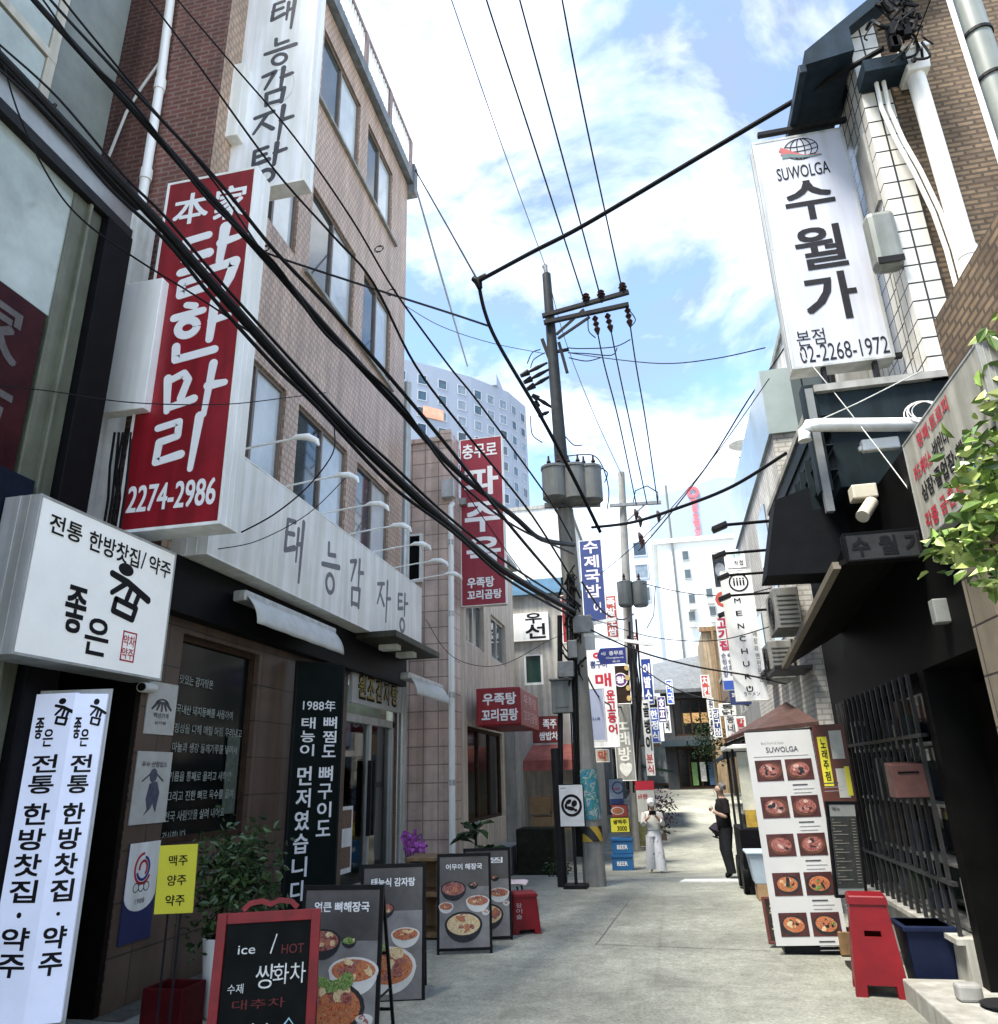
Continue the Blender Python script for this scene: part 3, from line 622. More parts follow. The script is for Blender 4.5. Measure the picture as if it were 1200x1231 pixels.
wallcard('pennant', 'blue and white hanging pennant with a red and blue swirl emblem and rings', [(155, 1013), (192, 1012), (180, 1128), (143, 1136)], mat('navy_cloth', (.02, .025, .10), .8, .2, 9), dr, [m_wht2, m_rink, m_blue, m_gink])
e = thing('security_camera', 'small white bullet camera on the corner of the tiled wall', 'camera', (-4.5, 6.05, 2.55))
MB().tube([(-4.56, 6.2, 2.56), (-4.47, 5.92, 2.54)], .045, 12).build('housing', m_wht2, e, smooth=True); MB().tube([(-4.469, 5.918, 2.54), (-4.465, 5.905, 2.54)], .035, 12).build('lens', m_black, e)
# tall black board, turned towards the street end
fr = yawfr((-4.28, 9.12, 1.66), 48, .66, 3.05)
def dr(b, f):
    put(b, f, '1988年', .50, .82, .66, .045, 0, .01)
    for s, u, t, bo in (('뼈찜도', .74, .78, .61), ('뼈구이도', .70, .585, .31), ('태능이', .30, .775, .615), ('먼저였습니다', .28, .585, .085)): vput(b, f, s, u, t, bo, .27, 0, .035)
sign('black_sign_board', 'tall black board with two columns of white vertical lettering beside the shop door', 'sign', fr, .06, mat('green_black_board', (.006, .010, .009), .5, .3, 4), m_dmet, dr, m_wink)

# ------------------------------------------------------------------ left: street furniture
e = thing('yellow_sign', 'yellow card sign with three short black lines on a thin iron stand', 'sign', (-3.72, 5.62, 0))
fr = yawfr((-3.72, 5.6, 1.05), 6, .30, .47, 0, 1.5)
c = MB().fbox(fr, -.15, .15, -.235, .235, -.012, 0).build('card', m_yel, e); b = MB()
for i, s in enumerate(('맥주', '양주', '약주')): put(b, fr, s, .53, .77-i*.29, .50, .155, 0, .02)
b.build('lettering', m_ink, c); b = MB()
for u in (-.05, .05): b.tube([fr.p(u, -.2, -.02), Vector((fr.p(u, 0).x, 5.63, .02))], .009, 6)
b.box(-3.85, -3.6, 5.5, 5.75, 0, .02); b.build('stand', m_dmet, e)
def potted(label, x, y, z):
    e = thing('potted_tree', label, 'plant', (x, y, z))
    MB().lathe((x, y, z), [(.13, 0), (.15, .03), (.19, .5), (.20, .56), (.18, .56), (.17, .5)], 24).build('pot', m_wht2, e, smooth=True)
    MB().lathe((x, y, z), [(.165, .49), (.01, .5)], 16).build('soil', m_bark, e)
    b = MB()
    for k in range(3): b.tube([(x+.03*k-.03, y, z+.48), (x-.05+.05*k, y+.02, z+.75), (x-.13+.13*k, y-.02, z+1.1)], .018, 6, r1=.008)
    b.build('trunk', m_bark, e)
    b = MB(); leaves(b, (x-.02, y, z+.96), (.30, .28, .42), 1300, .075, 3, 22); b.build('crown', m_leaf, e)
potted('bushy green potted tree in a white pot beside the yellow card sign', -3.62, 6.25, 0)
def aframe(name, label, cat, c, yaw, w, h, lean, fm, face, draw=None, inks=None, fw=.03, group=None, foot=.14, back=True):
    """a folding board: leaning front frame, rear frame, braces"""
    f = yawfr(c, yaw, w, h, lean); zb = gz(c[1])
    e = thing(name, label, cat, (c[0], c[1], zb), group); b = MB()
    Z = Vector((0, 0, 1))
    for s in (-1, 1):
        u = s*(w/2-fw/2); top = f.p(u, h/2, -.01); bot = f.p(u, -h/2, -.01); k = (bot.z-zb)/(top.z-bot.z); bot = bot+(bot-top)*k
        b.bar(top, bot, fw, fw, 0, f.N)
        r = f.p(u, h/2-.03, -.03); q = r-f.N*(h*.38); q.z = zb; b.bar(r, q, fw*.8, fw*.8, 0, f.N)
        b.bar(bot+(top-bot)*.3-f.N*.01, r+(q-r)*.7, fw*.4, fw*.5)
    b.fbox(f, -w/2, w/2, h/2-fw, h/2+.004, -.025, .006); b.fbox(f, -w/2, w/2, -h/2, -h/2+fw, -.025, .006)
    r0 = f.p(-w/2+fw, h/2-.03, -.03); r1 = f.p(w/2-fw, h/2-.03, -.03); o = f.N*(-h*.38); 
    for t in (.45, .85):
        a = r0+(o+Vector((0, 0, zb-r0.z)))*t; d_ = r1+(o+Vector((0, 0, zb-r1.z)))*t; a.z = r0.z+(zb-r0.z)*t; d_.z = a.z; b.bar(a, d_, fw*.7)
    b.build('frame', fm, e, bevel=.003)
    g_ = Fr(f.O, f.U, f.V, w-2*fw, h-2*fw)
    MB().fbox(f, -w/2+fw, w/2-fw, -h/2+fw, h/2-fw, -.02, 0).build('panel', face, e)
    if back: MB().fbox(Fr(f.O, f.U, f.V), -w/2+fw, w/2-fw, -h/2+fw, h/2-fw, -.028, -.021).build('back_panel', m_dmet, e)
    if draw: b = MB(); draw(b, g_); b.build('lettering', inks or m_wink, e)
    return e, g_
def dr(b, f):
    put(b, f, 'ice', .26, .83, .20, .055, 0, .01); b.ribbon(f, [(.02, .24), (.05, .34)], .008, .006, 0, .004, 0); put(b, f, 'HOT', .80, .82, .26, .06, 1, .01)
    put(b, f, '쌍', .50, .655, .22, .15, 0, .0); put(b, f, '화차', .78, .665, .38, .13, 0, .0); put(b, f, '수제', .17, .59, .18, .06, 0, 0)
    put(b, f, '대추차', .45, .49, .6, .06, 1, 0); put(b, f, '빙수', .45, .30, .42, .15, 0, .0); b.ribbon(f, [(.10, -.15), (.15, -.09), (.2, -.15), (.1, -.15)], .01, .01, 0, .004, 2); b.ribbon(f, [(.12, -.16), (.12, -.22), (.18, -.22), (.18, -.16)], .01, .01, 0, .004, 2)
    put(b, f, '팥죽', .5, .12, .4, .12, 0, 0)
e, f = aframe('chalkboard', 'red framed chalkboard with white chalk lettering at the front of the alley', 'chalkboard', (-2.42, 4.62, .52), 22, .60, .92, 6, mat('red_painted_wood', (.20, .006, .009), .5, .3, 8), mat('slate', (.007, .008, .008), .7, .4, 5), dr, [mat('chalk_white', (.62, .64, .62), .8, .3, 40), mat('chalk_dark_red', (.12, .02, .02), .8, .3, 40), mat('chalk_blue', (.3, .5, .6), .8, .2, 40)], .055)
b = MB(); b.ribbon(f, [(-.16, .475), (-.12, .51), (-.05, .52), (0, .50), (.05, .52), (.12, .51), (.16, .475)], .03, .03, -.02, .006); b.build('scroll', MATS['red_painted_wood'], e)
m_soup = food('red_stew_print', [(.10, .02, .01), (.45, .08, .03), (.58, .24, .10), (.24, .05, .02), (.66, .46, .28)], 55)
m_meat = food('meat_print', [(.08, .02, .015), (.25, .06, .05), (.40, .17, .14), (.15, .04, .03)], 40)
m_green = food('greens_print', [(.03, .07, .01), (.14, .25, .06), (.4, .45, .2)], 60)
m_rice = food('pale_stew_print', [(.36, .18, .05), (.62, .44, .2), (.74, .64, .44), (.42, .18, .06)], 60)
m_bowl = mat('dark_bowl_print', (.035, .037, .04), .4, .3, 12); m_dish = mat('white_dish_print', (.62, .62, .6), .4, .1, 12)
FOODM = [m_bowl, m_dish, m_soup, m_meat, m_green, m_rice]
def bowl(b, f, u, v, r, top, rim=0, k=.45):
    u = (u-.5)*f.w; v = (v-.5)*f.h
    P = [(r*math.cos(R_(a)), r*k*math.sin(R_(a))-r*.08) for a in range(180, 361, 15)]
    P = [(r, 0)]+[(r*.98*math.cos(R_(-a)), -r*.85*math.sin(R_(a))) for a in range(20, 161, 14)]+[(-r, 0)]
    b.prism([f.p(u+x, v+y, .002) for x, y in P], f.N*.002, rim)
    b.ell(f, u, v, r, r*k, .002, .0048, rim); b.ell(f, u, v, r*.88, r*k*.84, .002, .0056, top)
    for q_ in range(16):
        a = random.uniform(0, 6.28); t = random.random()**.5*.66; z_ = .0058+.0002*q_
        b.ell(f, u+r*t*math.cos(a), v+r*k*t*math.sin(a)+.15*r*k*(1-t), r*random.uniform(.12, .3), r*k*random.uniform(.14, .32), .004, z_, random.choice((top, 2, 3, 3, 5) if top != 4 else (4, 4, 5)), 9, random.uniform(-1, 1))
m_pan = mat('grey_menu_print', (.075, .070, .068), .35, .45, 2.5); m_bf = mat('black_frame', (.010, .010, .011), .4, .3)
def menu(label, c, yaw, w, h, lean, title, kind):
    e, f = aframe('menu_board', label, 'menu board', c, yaw, w, h, lean, m_bf, m_pan, lambda b, f: put(b, f, title, .5, .885, .74, .066, 0, .045), m_wink, .028, 'folding picture menu boards outside the restaurant')
    b = MB(); b.fbox(f, -f.w/2, f.w/2, -f.h/2, f.h*.16, .0005, .0012, 6)
    if kind == 0:
        bowl(b, f, .26, .66, f.w*.25, 3, 0, .55); bowl(b, f, .70, .47, f.w*.33, 2, 1, .45); bowl(b, f, .62, .66, f.w*.10, 4, 0); bowl(b, f, .40, .24, f.w*.47, 2, 0, .62); b.ell(f, -.02, -.12, .07, .035, .002, .0098, 4, 12, .4); b.ell(f, -.10, -.10, .06, .03, .002, .0102, 4, 12, -.3); b.ell(f, .06, -.09, .06, .05, .002, .0106, 4, 12, .8); bowl(b, f, .86, .17, f.w*.12, 1, 1)
    elif kind == 1:
        bowl(b, f, .72, .48, f.w*.24, 2, 1, .42); bowl(b, f, .35, .68, f.w*.18, 3, 0, .5); bowl(b, f, .45, .24, f.w*.46, 2, 1, .65); b.ell(f, .05, -.16, .05, .045, .002, .0075, 5); b.ell(f, -.08, -.12, .05, .03, .002, .0072, 4)
    else:
        bowl(b, f, .28, .64, f.w*.26, 3, 0, .55); bowl(b, f, .77, .50, f.w*.24, 2, 1, .42); bowl(b, f, .13, .45, f.w*.15, 2, 1, .5); bowl(b, f, .48, .25, f.w*.38, 5, 0, .6); bowl(b, f, .68, .68, f.w*.10, 0, 0); bowl(b, f, .93, .38, f.w*.08, 1, 1)
    b.build('food_picture', FOODM+[mat('pale_tabletop_print', (.20, .195, .195), .35, .4, 3)], e)
menu('menu board showing a big dark bowl of red stew, right behind the red chalkboard', (-2.38, 5.6, .50), 5, .60, 1.0, 4, '얼큰 뼈해장국', 0)
menu('menu board half hidden behind the board with the dark stew bowl', (-2.42, 6.8, .50), 15, .56, 1.04, 3, '태능식 감자탕', 1)
menu('menu board showing a pale stew in a stone bowl, near the red stool', (-2.26, 8.6, .48), 14, .58, .92, 3, '어무이 해장국', 2)
menu('menu board just behind the one with the pale stew, mostly hidden', (-2.18, 9.35, .46), 16, .55, .94, 3, '뼈찜', 2)
# orchid, crates, leafy plant
P = onY(490, 1030, 10.6)
e = thing('orchid', 'magenta orchid in a dark pot by the shop door', 'plant', (P.x, P.y, 0))
MB().lathe((P.x, P.y, .35), [(.10, 0), (.14, .28), (.13, .28)], 14).build('pot', m_dmet, e, smooth=True); MB().box(P.x-.18, P.x+.18, P.y-.15, P.y+.2, 0, .35).build('stand', m_wood, e, bevel=.01)
b = MB(); b2 = MB()
for k in range(4):
    S = [Vector((P.x, P.y, .6)), Vector((P.x-.06+.05*k, P.y, .95)), Vector((P.x+.0+.07*k, P.y-.05, 1.02)), Vector((P.x+.06+.06*k, P.y-.1, .80))]
    b2.tube(S, .008, 5)
    for j in range(26):
        t = random.random(); c = S[1]+(S[2]-S[1])*t if t < .5 else S[2]+(S[3]-S[2])*t; c = c+Vector((random.gauss(0, .03), random.gauss(0, .03), random.gauss(0, .035)))
        f = yawfr(c, random.uniform(-50, 50), 1, 1, random.uniform(-40, 40)); b.ell(f, 0, 0, .028, .024, 0, .006, 0, 7)
b2.build('stem', m_leaf[1], e); b.build('flowers', mat('magenta_petals', (.36, .07, .36), .5, .4, 30), e)
b = MB(); y0, x0 = 9.3, -3.15
for z in (0, .42): b.box(x0, x0+.42, y0, y0+.5, z, z+.05).box(x0, x0+.05, y0, y0+.5, z+.05, z+.38).box(x0+.37, x0+.42, y0, y0+.5, z+.05, z+.38).box(x0+.05, x0+.37, y0+.42, y0+.5, z+.05, z+.38)
b.box(x0-.02, x0+.44, y0-.02, y0+.52, .80, .84)
solo('wooden_shelf', b, m_wood, 'low wooden two tier shelf behind the stone bowl menu board', 'shelf', bevel=.006)
P = onY(572, 1000, 11.6)
e = thing('leafy_plant', 'plant with broad glossy leaves in a black tub by the white downpipe', 'plant', (P.x, P.y, -.05))
MB().lathe((P.x, P.y, -.05), [(.24, 0), (.30, .70), (.27, .70), (.25, .6)], 14).build('pot', m_black, e, smooth=True)
b = MB()
for k in range(22):
    a = random.uniform(0, 6.28); t = random.uniform(.2, .55); z0 = .65+random.uniform(0, .4); c = Vector((P.x, P.y, z0)); d = Vector((math.cos(a), math.sin(a), random.uniform(-.2, .9))).normalized(); s = d.cross(Vector((0, 0, 1))).normalized(); w_ = .075
    q = [c, c+d*t*.35+s*w_, c+d*t*.75+s*w_*.8-Vector((0, 0, .03)), c+d*t-Vector((0, 0, .12)), c+d*t*.75-s*w_*.8-Vector((0, 0, .03)), c+d*t*.35-s*w_]
    b.add(q+[c+d*t*.4-Vector((0, 0, .03))], [(0, 1, 6), (1, 2, 6), (2, 3, 6), (3, 4, 6), (4, 5, 6), (5, 0, 6)], random.randrange(3))
b.tube([(P.x, P.y, .5), (P.x, P.y, 1.0)], .02, 6, 0); b.build('foliage', m_leaf, e)
# plastic stools and chairs
def stool(name, label, x, y, z, h, wt, wb, m, slot=True, yaw=0):
    e = thing(name, label, 'stool', (x, y, z)); t = .014
    f0 = Matrix.Rotation(R_(yaw), 3, 'Z')
    def Q(px_, py_, pz_): return Vector((x, y, z+pz_))+f0 @ Vector((px_, py_, 0))
    b = MB()
    for k in range(4):
        rot = Matrix.Rotation(k*math.pi/2, 3, 'Z')
        def S(u, v, inn=0):
            half = (wb+(wt-wb)*v)/2-inn; p = rot @ Vector((u*half*2, -half, 0)); return Q(p.x, p.y, v*h)
        vs = [0, .12, .22, .30, .60, .66, .93, 1]; us = [-.5, -.28, -.2, .2, .28, .5]
        for j in range(len(vs)-1):
            for i in range(5):
                if j == 0 and i in (1, 2, 3): continue
                if slot and j == 4 and i == 2: continue
                o = -.012 if j == 6 else 0
                q = [(us[i], vs[j]), (us[i+1], vs[j]), (us[i+1], vs[j+1]), (us[i], vs[j+1])]
                b.hexa([S(a, c, t+o) for a, c in q]+[S(a, c, o) for a, c in q])
    b.build('legs', m, e)
    w_ = wt/2+.014; b = MB(); b.hexa([Q(-w_, -w_, h-.02), Q(w_, -w_, h-.02), Q(w_, w_, h-.02), Q(-w_, w_, h-.02), Q(-w_*.92, -w_*.92, h+.015), Q(w_*.92, -w_*.92, h+.015), Q(w_*.92, w_*.92, h+.015), Q(-w_*.92, w_*.92, h+.015)])
    b.build('seat', m, e, bevel=.012)
    return e, Q
m_rpl = mat('red_plastic', (.17, .004, .008), .45, .2, 6, spec=.3)
e, Q = stool('plastic_stool', 'low red plastic stool with white printing on its sides, beside the menu boards', -1.86, 9.9, -.03, .42, .26, .34, m_rpl, False, 20)
b = MB(); f = Fr(Q(-.06, -.165, .24), Matrix.Rotation(R_(20), 3, 'Z') @ Vector((1, 0, 0)), (0, 0, 1), .1, .2); vput(b, f, '참이슬', .2, 1, .1, .7, 0, .02, .006)
f = Fr(Q(.165, -.02, .24), Matrix.Rotation(R_(110), 3, 'Z') @ Vector((1, 0, 0)), (0, 0, 1), .1, .2); vput(b, f, '소주방', .6, 1, .1, .7, 0, .02, .006)
b.build('lettering', mat('pale_print', (.5, .35, .35), .6), e)
def chair(label, x, y, z, yaw):
    e = thing('plastic_chair', label, 'chair', (x, y, z)); M = Matrix.Translation((x, y, z)) @ Matrix.Rotation(R_(yaw), 4, 'Z')
    prof = [(-.27, .86), (-.25, .72), (-.20, .55), (-.14, .47), (0, .445), (.16, .45), (.22, .44)]; b = MB(); n = 8
    for i, (px_, pz_) in enumerate(prof):
        hw = (.18, .215, .22, .22, .22, .21, .19)[i]
        for j in range(n+1):
            t = j/n*2-1; b.v.append(tuple(M @ Vector((px_+(.05*t*t if i < 3 else 0), t*hw, pz_+(.03*t*t if i >= 3 else 0)))))
    for i in range(len(prof)-1):
        for j in range(n): b.f.append([i*(n+1)+j, i*(n+1)+j+1, (i+1)*(n+1)+j+1, (i+1)*(n+1)+j]); b.m.append(0)
    o = b.build('shell', mat('pinkish_white_plastic', (.66, .52, .52), .35, .06), e, smooth=True); s = o.modifiers.new('s', 'SOLIDIFY'); s.thickness = .01; s.offset = 0
    for sx in (-1, 1):
        for sy in (-1, 1): MB().tube([M @ Vector((sx*.13, sy*.14, .44)), M @ Vector((sx*.20, sy*.2, 0))], .012, 8).build('leg', m_dmet, e)
P = onY(612, 1055, 10.5); chair('pinkish plastic shell chair drawn up behind the red stool', P.x, P.y, gz(P.y), 0)
chair('plastic shell chair standing behind another, mostly hidden by menu boards', P.x-.25, P.y-.35, gz(P.y), 4)

# ------------------------------------------------------------------ left: pink tiled pier building and the soup restaurant beyond
def onZ(x, y, Z): d = ray(x, y); return CAM + d*((Z-CAMH)/d.z)
m_pink = bricks('pink_tile', (.68, .53, .45), (.62, .48, .41), (.30, .23, .20), .30, .33, .012, 0, .4, .25, .3)
m_beige = mat('beige_stucco', (.62, .53, .44), .85, .12, 5, bump=.2, streak=.25)
e = thing('pink_tiled_building', 'narrow building faced in pink tiles with a white downpipe down its corner', 'building', (-4.8, 14.8, 0))
MB().box(-9, -4.0, 14.5, 15.1, -.3, 8.75).build('wall', m_pink, e, bevel=.01)
MB().box(-9, -4.0, 14.45, 15.1, 8.75, 8.85).box(-4.35, -4.0, 14.46, 15.1, 8.85, 9.0).build('coping', m_pink, e)
P = [onY(*q, 14.38) for q in ((489, 642), (507, 640), (507, 700), (489, 700))]
w = MB().box(P[0].x, P[1].x, 14.42, 14.5, P[3].z, P[0].z).build('window', m_wht2, e); MB().box(P[0].x+.05, P[1].x-.06, 14.405, 14.43, P[3].z+.05, P[0].z-.05).build('pane', m_dglass, w)
MB().tube([(-3.99, 14.36, .35), (-3.99, 14.36, 6.9), (-3.99, 14.38, 7.15), (-3.99, 14.5, 7.25)], .06, 14).build('downpipe', m_wht2, e, smooth=True)
b = MB()
for z in (1.6, 3.2, 4.8, 6.3): b.tube([(-3.99, 14.36, z), (-3.99, 14.36, z+.1)], .072, 14)
b.build('pipe_collar', m_alu, e)
MB().box(-4.18, -3.9, 14.3, 14.49, 7.35, 7.75).build('meter_box', m_alu, e, bevel=.01)
MB().tube([(-4.62, 13.3, -.1), (-4.62, 13.3, 9.6)], .09, 12).build('drain_stack', m_alu, e, smooth=True)
e = thing('soup_restaurant', 'beige stucco restaurant with dark shop window and grey column, behind the red box sign', 'building', (-6, 18, 0))
f = Fr((-4.0, 15.1, -.4), (0, 1, 0), (0, 0, 1)); hs = [(.5, 4.0, 1.25, 3.15), (.5, 2.2, 4.9, 6.0), (3.0, 4.8, 4.9, 6.0)]
b = MB(); wallholes(b, f, 6.0, 7.9, hs, .2); b.box(-9, -4.25, 15.1, 21.1, -.4, 7.45); b.build('wall', m_beige, e)
for i, a in enumerate(hs): window(e, Fr(f.p(a[0], a[2]), f.U, f.V), a[1]-a[0], a[3]-a[2], m_dwood if i == 0 else m_alu, m_dglass if i == 0 else m_glass, 2 if i == 0 else 1, .07, .12)
MB().box(-4.0, -3.72, 19.35, 20.9, -.45, 3.2).build('column', m_conc, e, bevel=.01)
MB().box(-4.0, -3.6, 15.2, 19.3, -.4, .25).box(-4.0, -3.3, 18.6, 19.9, -.4, -.05).build('plinth', m_conc, e, bevel=.01)
MB().box(-4.3, -3.85, 15.1, 21.15, 7.45, 7.6).build('coping', m_conc, e)
fr = qfr([(570, 828), (625, 825), (627, 870), (575, 875)], Y=15.5)
e = thing('red_box_sign', 'deep red box sign over the soup restaurant window, lettered on two faces', 'sign', fr.f(.5, 0))
MB().fbox(fr, -fr.w/2, fr.w/2, -fr.h/2, fr.h/2, -2.3, 0).build('casing', m_red, e, bevel=.03)
b = MB(); put(b, fr, '우족탕', .53, .70, .74, .30, 0, .05, .006); put(b, fr, '꼬리곰탕', .53, .28, .80, .30, 0, .05, .006)
s = Fr((fr.f(1, 0).x, 15.5+1.15, fr.O.z), (0, 1, 0), (0, 0, 1), 2.3, fr.h); put(b, s, '우족탕', .5, .70, .7, .28, 1, .03, .006); put(b, s, '꼬리곰탕', .5, .28, .75, .28, 1, .03, .006)
b.build('lettering', [m_wink, mat('pinkish_letters', (.55, .32, .32), .5)], e)
fr = qfr([(552, 528), (602, 525), (610, 725), (556, 730)], Y=15.2)
def dr(b, f):
    putpx(b, f, '충무로', 556, 533, 597, 550, 0, .03)
    for ch, q in zip('파주옥', ((559, 562, 598, 594), (560, 604, 600, 638), (562, 646, 601, 677))): putpx(b, f, ch, *q, 0, .055)
    putpx(b, f, '우족탕', 562, 694, 594, 706, 0, .05); putpx(b, f, '꼬리곰탕', 562, 709, 603, 720, 0, .05)
sign('red_soup_sign', 'red vertical sign with heavy white letters hung by the pink tiled pier', 'sign', fr, .2, mat('crimson_vinyl', (.28, .025, .045), .45, .1, 4, streak=.1), m_wht2, dr, m_wink, rim=.015)

# grey stucco house, planter, awning, boxes behind the pole
e = thing('grey_stucco_house', 'grey stucco house with a blue metal roof edge behind the utility pole', 'building', (-3.5, 24, 0))
P0, P1 = onY(612, 720, 22.0), onY(690, 720, 22.0)
x0, x1 = P0.x-1.5, P1.x+.15; zt = onY(640, 716, 22).z
f = Fr((x0, 22, -.6), (1, 0, 0), (0, 0, 1)); wq = [onY(*q, 22) for q in ((629, 786), (652, 784), (653, 822), (630, 824))]
h_ = [(wq[0].x-x0, wq[1].x-x0, wq[3].z+.6, wq[0].z+.6)]
b = MB(); wallholes(b, f, x1-x0, zt+.6, h_, .12); b.box(x0, x1, 22.15, 27, -.6, zt); b.add([(x1, 22, -.6), (x1, 22.15, -.6), (x1, 22.15, zt), (x1, 22, zt)], [(0, 1, 2, 3)]); b.build('wall', mat('grey_stucco', (.42, .405, .375), .85, .15, 4, bump=.2, streak=.3), e)
window(e, Fr(f.p(h_[0][0], h_[0][2]), f.U, f.V), h_[0][1]-h_[0][0], h_[0][3]-h_[0][2], m_wht2, glassmat('green_dark_glass', (.02, .05, .04)), 0, .07, .08)
MB().box(x0-.1, x1+.12, 21.8, 27, zt, zt+.14).box(x0, x1, 22, 27, zt+.14, zt+.5).build('roof', mat('blue_metal_roof', (.10, .20, .30), .5, .15, 3), e)
fr = qfr([(613, 738), (659, 736), (660, 770), (613, 771)], Y=21.9)
def dr(b, f): put(b, f, '우', .62, .80, .42, .36, 0, .05); put(b, f, '선', .66, .34, .5, .5, 0, .05)
sign('white_wall_sign', 'white wall sign with black letters on the grey stucco house', 'sign', fr, .08, m_white, m_wht2, dr, m_ink, rim=.03)
MB_ = MB; P = [onY(630, 915, 20.5), onY(706, 912, 20.5)]
b = MB(); b.prism([(P[0].x, 20.4, P[0].z), (P[0].x, 20.3, P[0].z-.25), (P[0].x, 22, P[0].z+.35), (P[0].x, 22, P[0].z+.45)], (P[1].x-P[0].x, 0, 0))
solo('red_shop_awning', b, mat('faded_red_canvas', (.26, .07, .055), .8, .2, 6, streak=.2), 'faded red canvas awning over the stacked cartons', 'awning')
fr = qfr([(640, 862), (672, 860), (672, 892), (641, 894)], Y=20)
def dr(b, f): put(b, f, '족주', .66, .70, .5, .34, 0, .05); put(b, f, '쌈밥차', .60, .25, .7, .30, 0, .05)
sign('maroon_shop_sign', 'maroon shop sign with white letters above the faded red awning', 'sign', fr, .08, mat('maroon_vinyl', (.16, .02, .02), .5, .15), m_dmet, dr, m_wink, rim=.01)
m_card = mat('cardboard', (.30, .20, .11), .85, .2, 6)
for i, (x, y0, y1, lab) in enumerate(((652, 982, 1002, 'brown carton on the ground under the faded red awning'), (650, 958, 979, 'brown carton topmost of the pair under the red awning'), (676, 975, 998, 'brown carton to the right of the carton pair, near the pole'))):
    P = onY(x, y1, 20.9); t = onY(x, y0, 20.9)
    solo('carton', MB().box(P.x-.26, P.x+.26, 20.9, 21.4, P.z, t.z).box(P.x-.265, P.x+.265, 20.895, 20.9, (P.z+t.z)/2, (P.z+t.z)/2+.05), [m_card], lab, 'box', bevel=.01)
P = onY(646, 1048, 17.8); b = MB().box(P.x-.45, P.x+.4, 17.8, 18.6, gz(18)-.05, gz(18)+.95)
solo('planter', b, mat('mossy_black_tub', (.02, .022, .015), .8, .4, 8, bump=.3), 'square mossy black planter tub by the grey column', 'planter', bevel=.03)
b = MB()
for q in ((664, 1045), (672, 1048), (681, 1046)): P = onY(*q, 17); leaves(b, (P.x, P.y, gz(17)+.12), (.22, .15, .16), 110, .07, 3, 6)
solo('weeds', b, m_leaf, 'small tuft of weeds at the kerb by the planter', 'plant')

# ------------------------------------------------------------------ utility poles
m_pole = mat('pole_concrete', (.26, .255, .24), .85, .15, 6, bump=.2, streak=.3)
m_steel = mat('galvanised_steel', (.17, .175, .18), .5, .25, 8, metal=.5); m_can = mat('transformer_grey', (.14, .15, .15), .55, .12, 5, streak=.25)
m_ins = mat('brown_porcelain', (.028, .014, .012), .25, .3, 8)
PY = 14.7; B = onY(715, 1055, PY); T = onY(657, 330, PY); q = lambda x, y, dy=0: onY(x, y, PY+dy)
zb = gz(PY)
e = thing('utility_pole', 'tall concrete utility pole with transformers and side crossarm, in the middle of the alley', 'utility pole', (B.x, PY, zb))
MB().tube([(B.x, PY, zb-.05), B*.75+T*.25, B*.46+T*.54], [.205, .185, .168], 20).build('pole', m_pole, e, smooth=True)
MB().tube([B*.46+T*.54, B*.25+T*.75, T], [.150, .13, .10], 18).build('upper_pole', mat('silhouette_steel', (.035, .040, .045), .55, .25, 5, streak=.3), e, smooth=True)  # steel upper part, coloured darker for the silhouette against the sky
MB().tube([T, q(655, 319)], .05, 10).tube([q(652, 321), q(658, 319)], .04, 8).build('pole_cap', m_steel, e)
b = MB(); b.bar(q(652, 380, -.18), q(756, 351, -.18), .09); b.bar(q(654, 388, -.18), q(756, 366, -.18), .09); b.build('crossarm', m_dmet, e)
b = MB(); b.bar(q(669, 402, -.18), q(702, 372, -.18), .05).bar(q(671, 407, -.18), q(709, 381, -.18), .05); b.build('brace', m_dmet, e)
for x, y in ((705, 362), (723, 358), (749, 349)):
    b = MB(); c = q(x, y, -.18); b.lathe(c+Vector((0, 0, -.12)), [(.03, 0), (.03, .1), (.09, .12), (.05, .17), (.10, .2), (.05, .25), (.08, .28), (.03, .33)], 10); b.build('insulator', m_ins, e, smooth=True)
for (x, y), (x2, y2) in (((715, 380), (719, 402)), ((730, 377), (735, 399)), ((754, 370), (758, 393))):
    a, c = q(x, y, -.1), q(x2, y2, -.1); n = 7
    MB().tube([a+(c-a)*(i/n) for i in range(n+1)], [.03, .075, .03, .075, .03, .075, .05, .025], 10).build('insulator', m_ins, e, smooth=True)
b = MB(); b.bar(q(652, 408), q(664, 440), .08).bar(q(672, 412), q(682, 448), .07); b.bar(q(657, 425), q(684, 420), .06); b.build('bracket', m_dmet, e)
for i, (xa, ya, xb, yb) in enumerate(((626, 452, 658, 436), (630, 460, 660, 444), (634, 468, 662, 452), (640, 475, 664, 490), (644, 482, 652, 505), (648, 500, 660, 495))):
    a, c = q(xa, ya, -.2+.1*i), q(xb, yb, -.1+.1*i)
    MB().tube([a, a*.7+c*.3, a*.68+c*.32, a*.4+c*.6, c], [.045, .075, .03, .05, .025], 8).build('fuse_switch', m_dmet, e, smooth=True)
b = MB()
for pts in (((650, 420), (640, 424), (634, 437)), ((655, 424), (642, 432), (638, 442)), ((682, 418), (700, 419), (738, 417), (758, 408)), ((683, 424), (705, 425), (735, 427), (742, 418)), ((684, 430), (705, 434), (722, 430)), ((707, 384), (708, 398), (716, 406)), ((756, 372), (764, 384), (759, 392)), ((638, 500), (640, 522), (652, 532)), ((680, 525), (690, 535), (700, 535)), ((684, 548), (712, 547), (725, 562), (732, 590), (730, 612)), ((718, 560), (730, 568), (727, 580))):
    b.tube(smooth([q(*p, -.15) for p in pts]), .012, 6)
b.build('jumper_wires', m_cable, e)
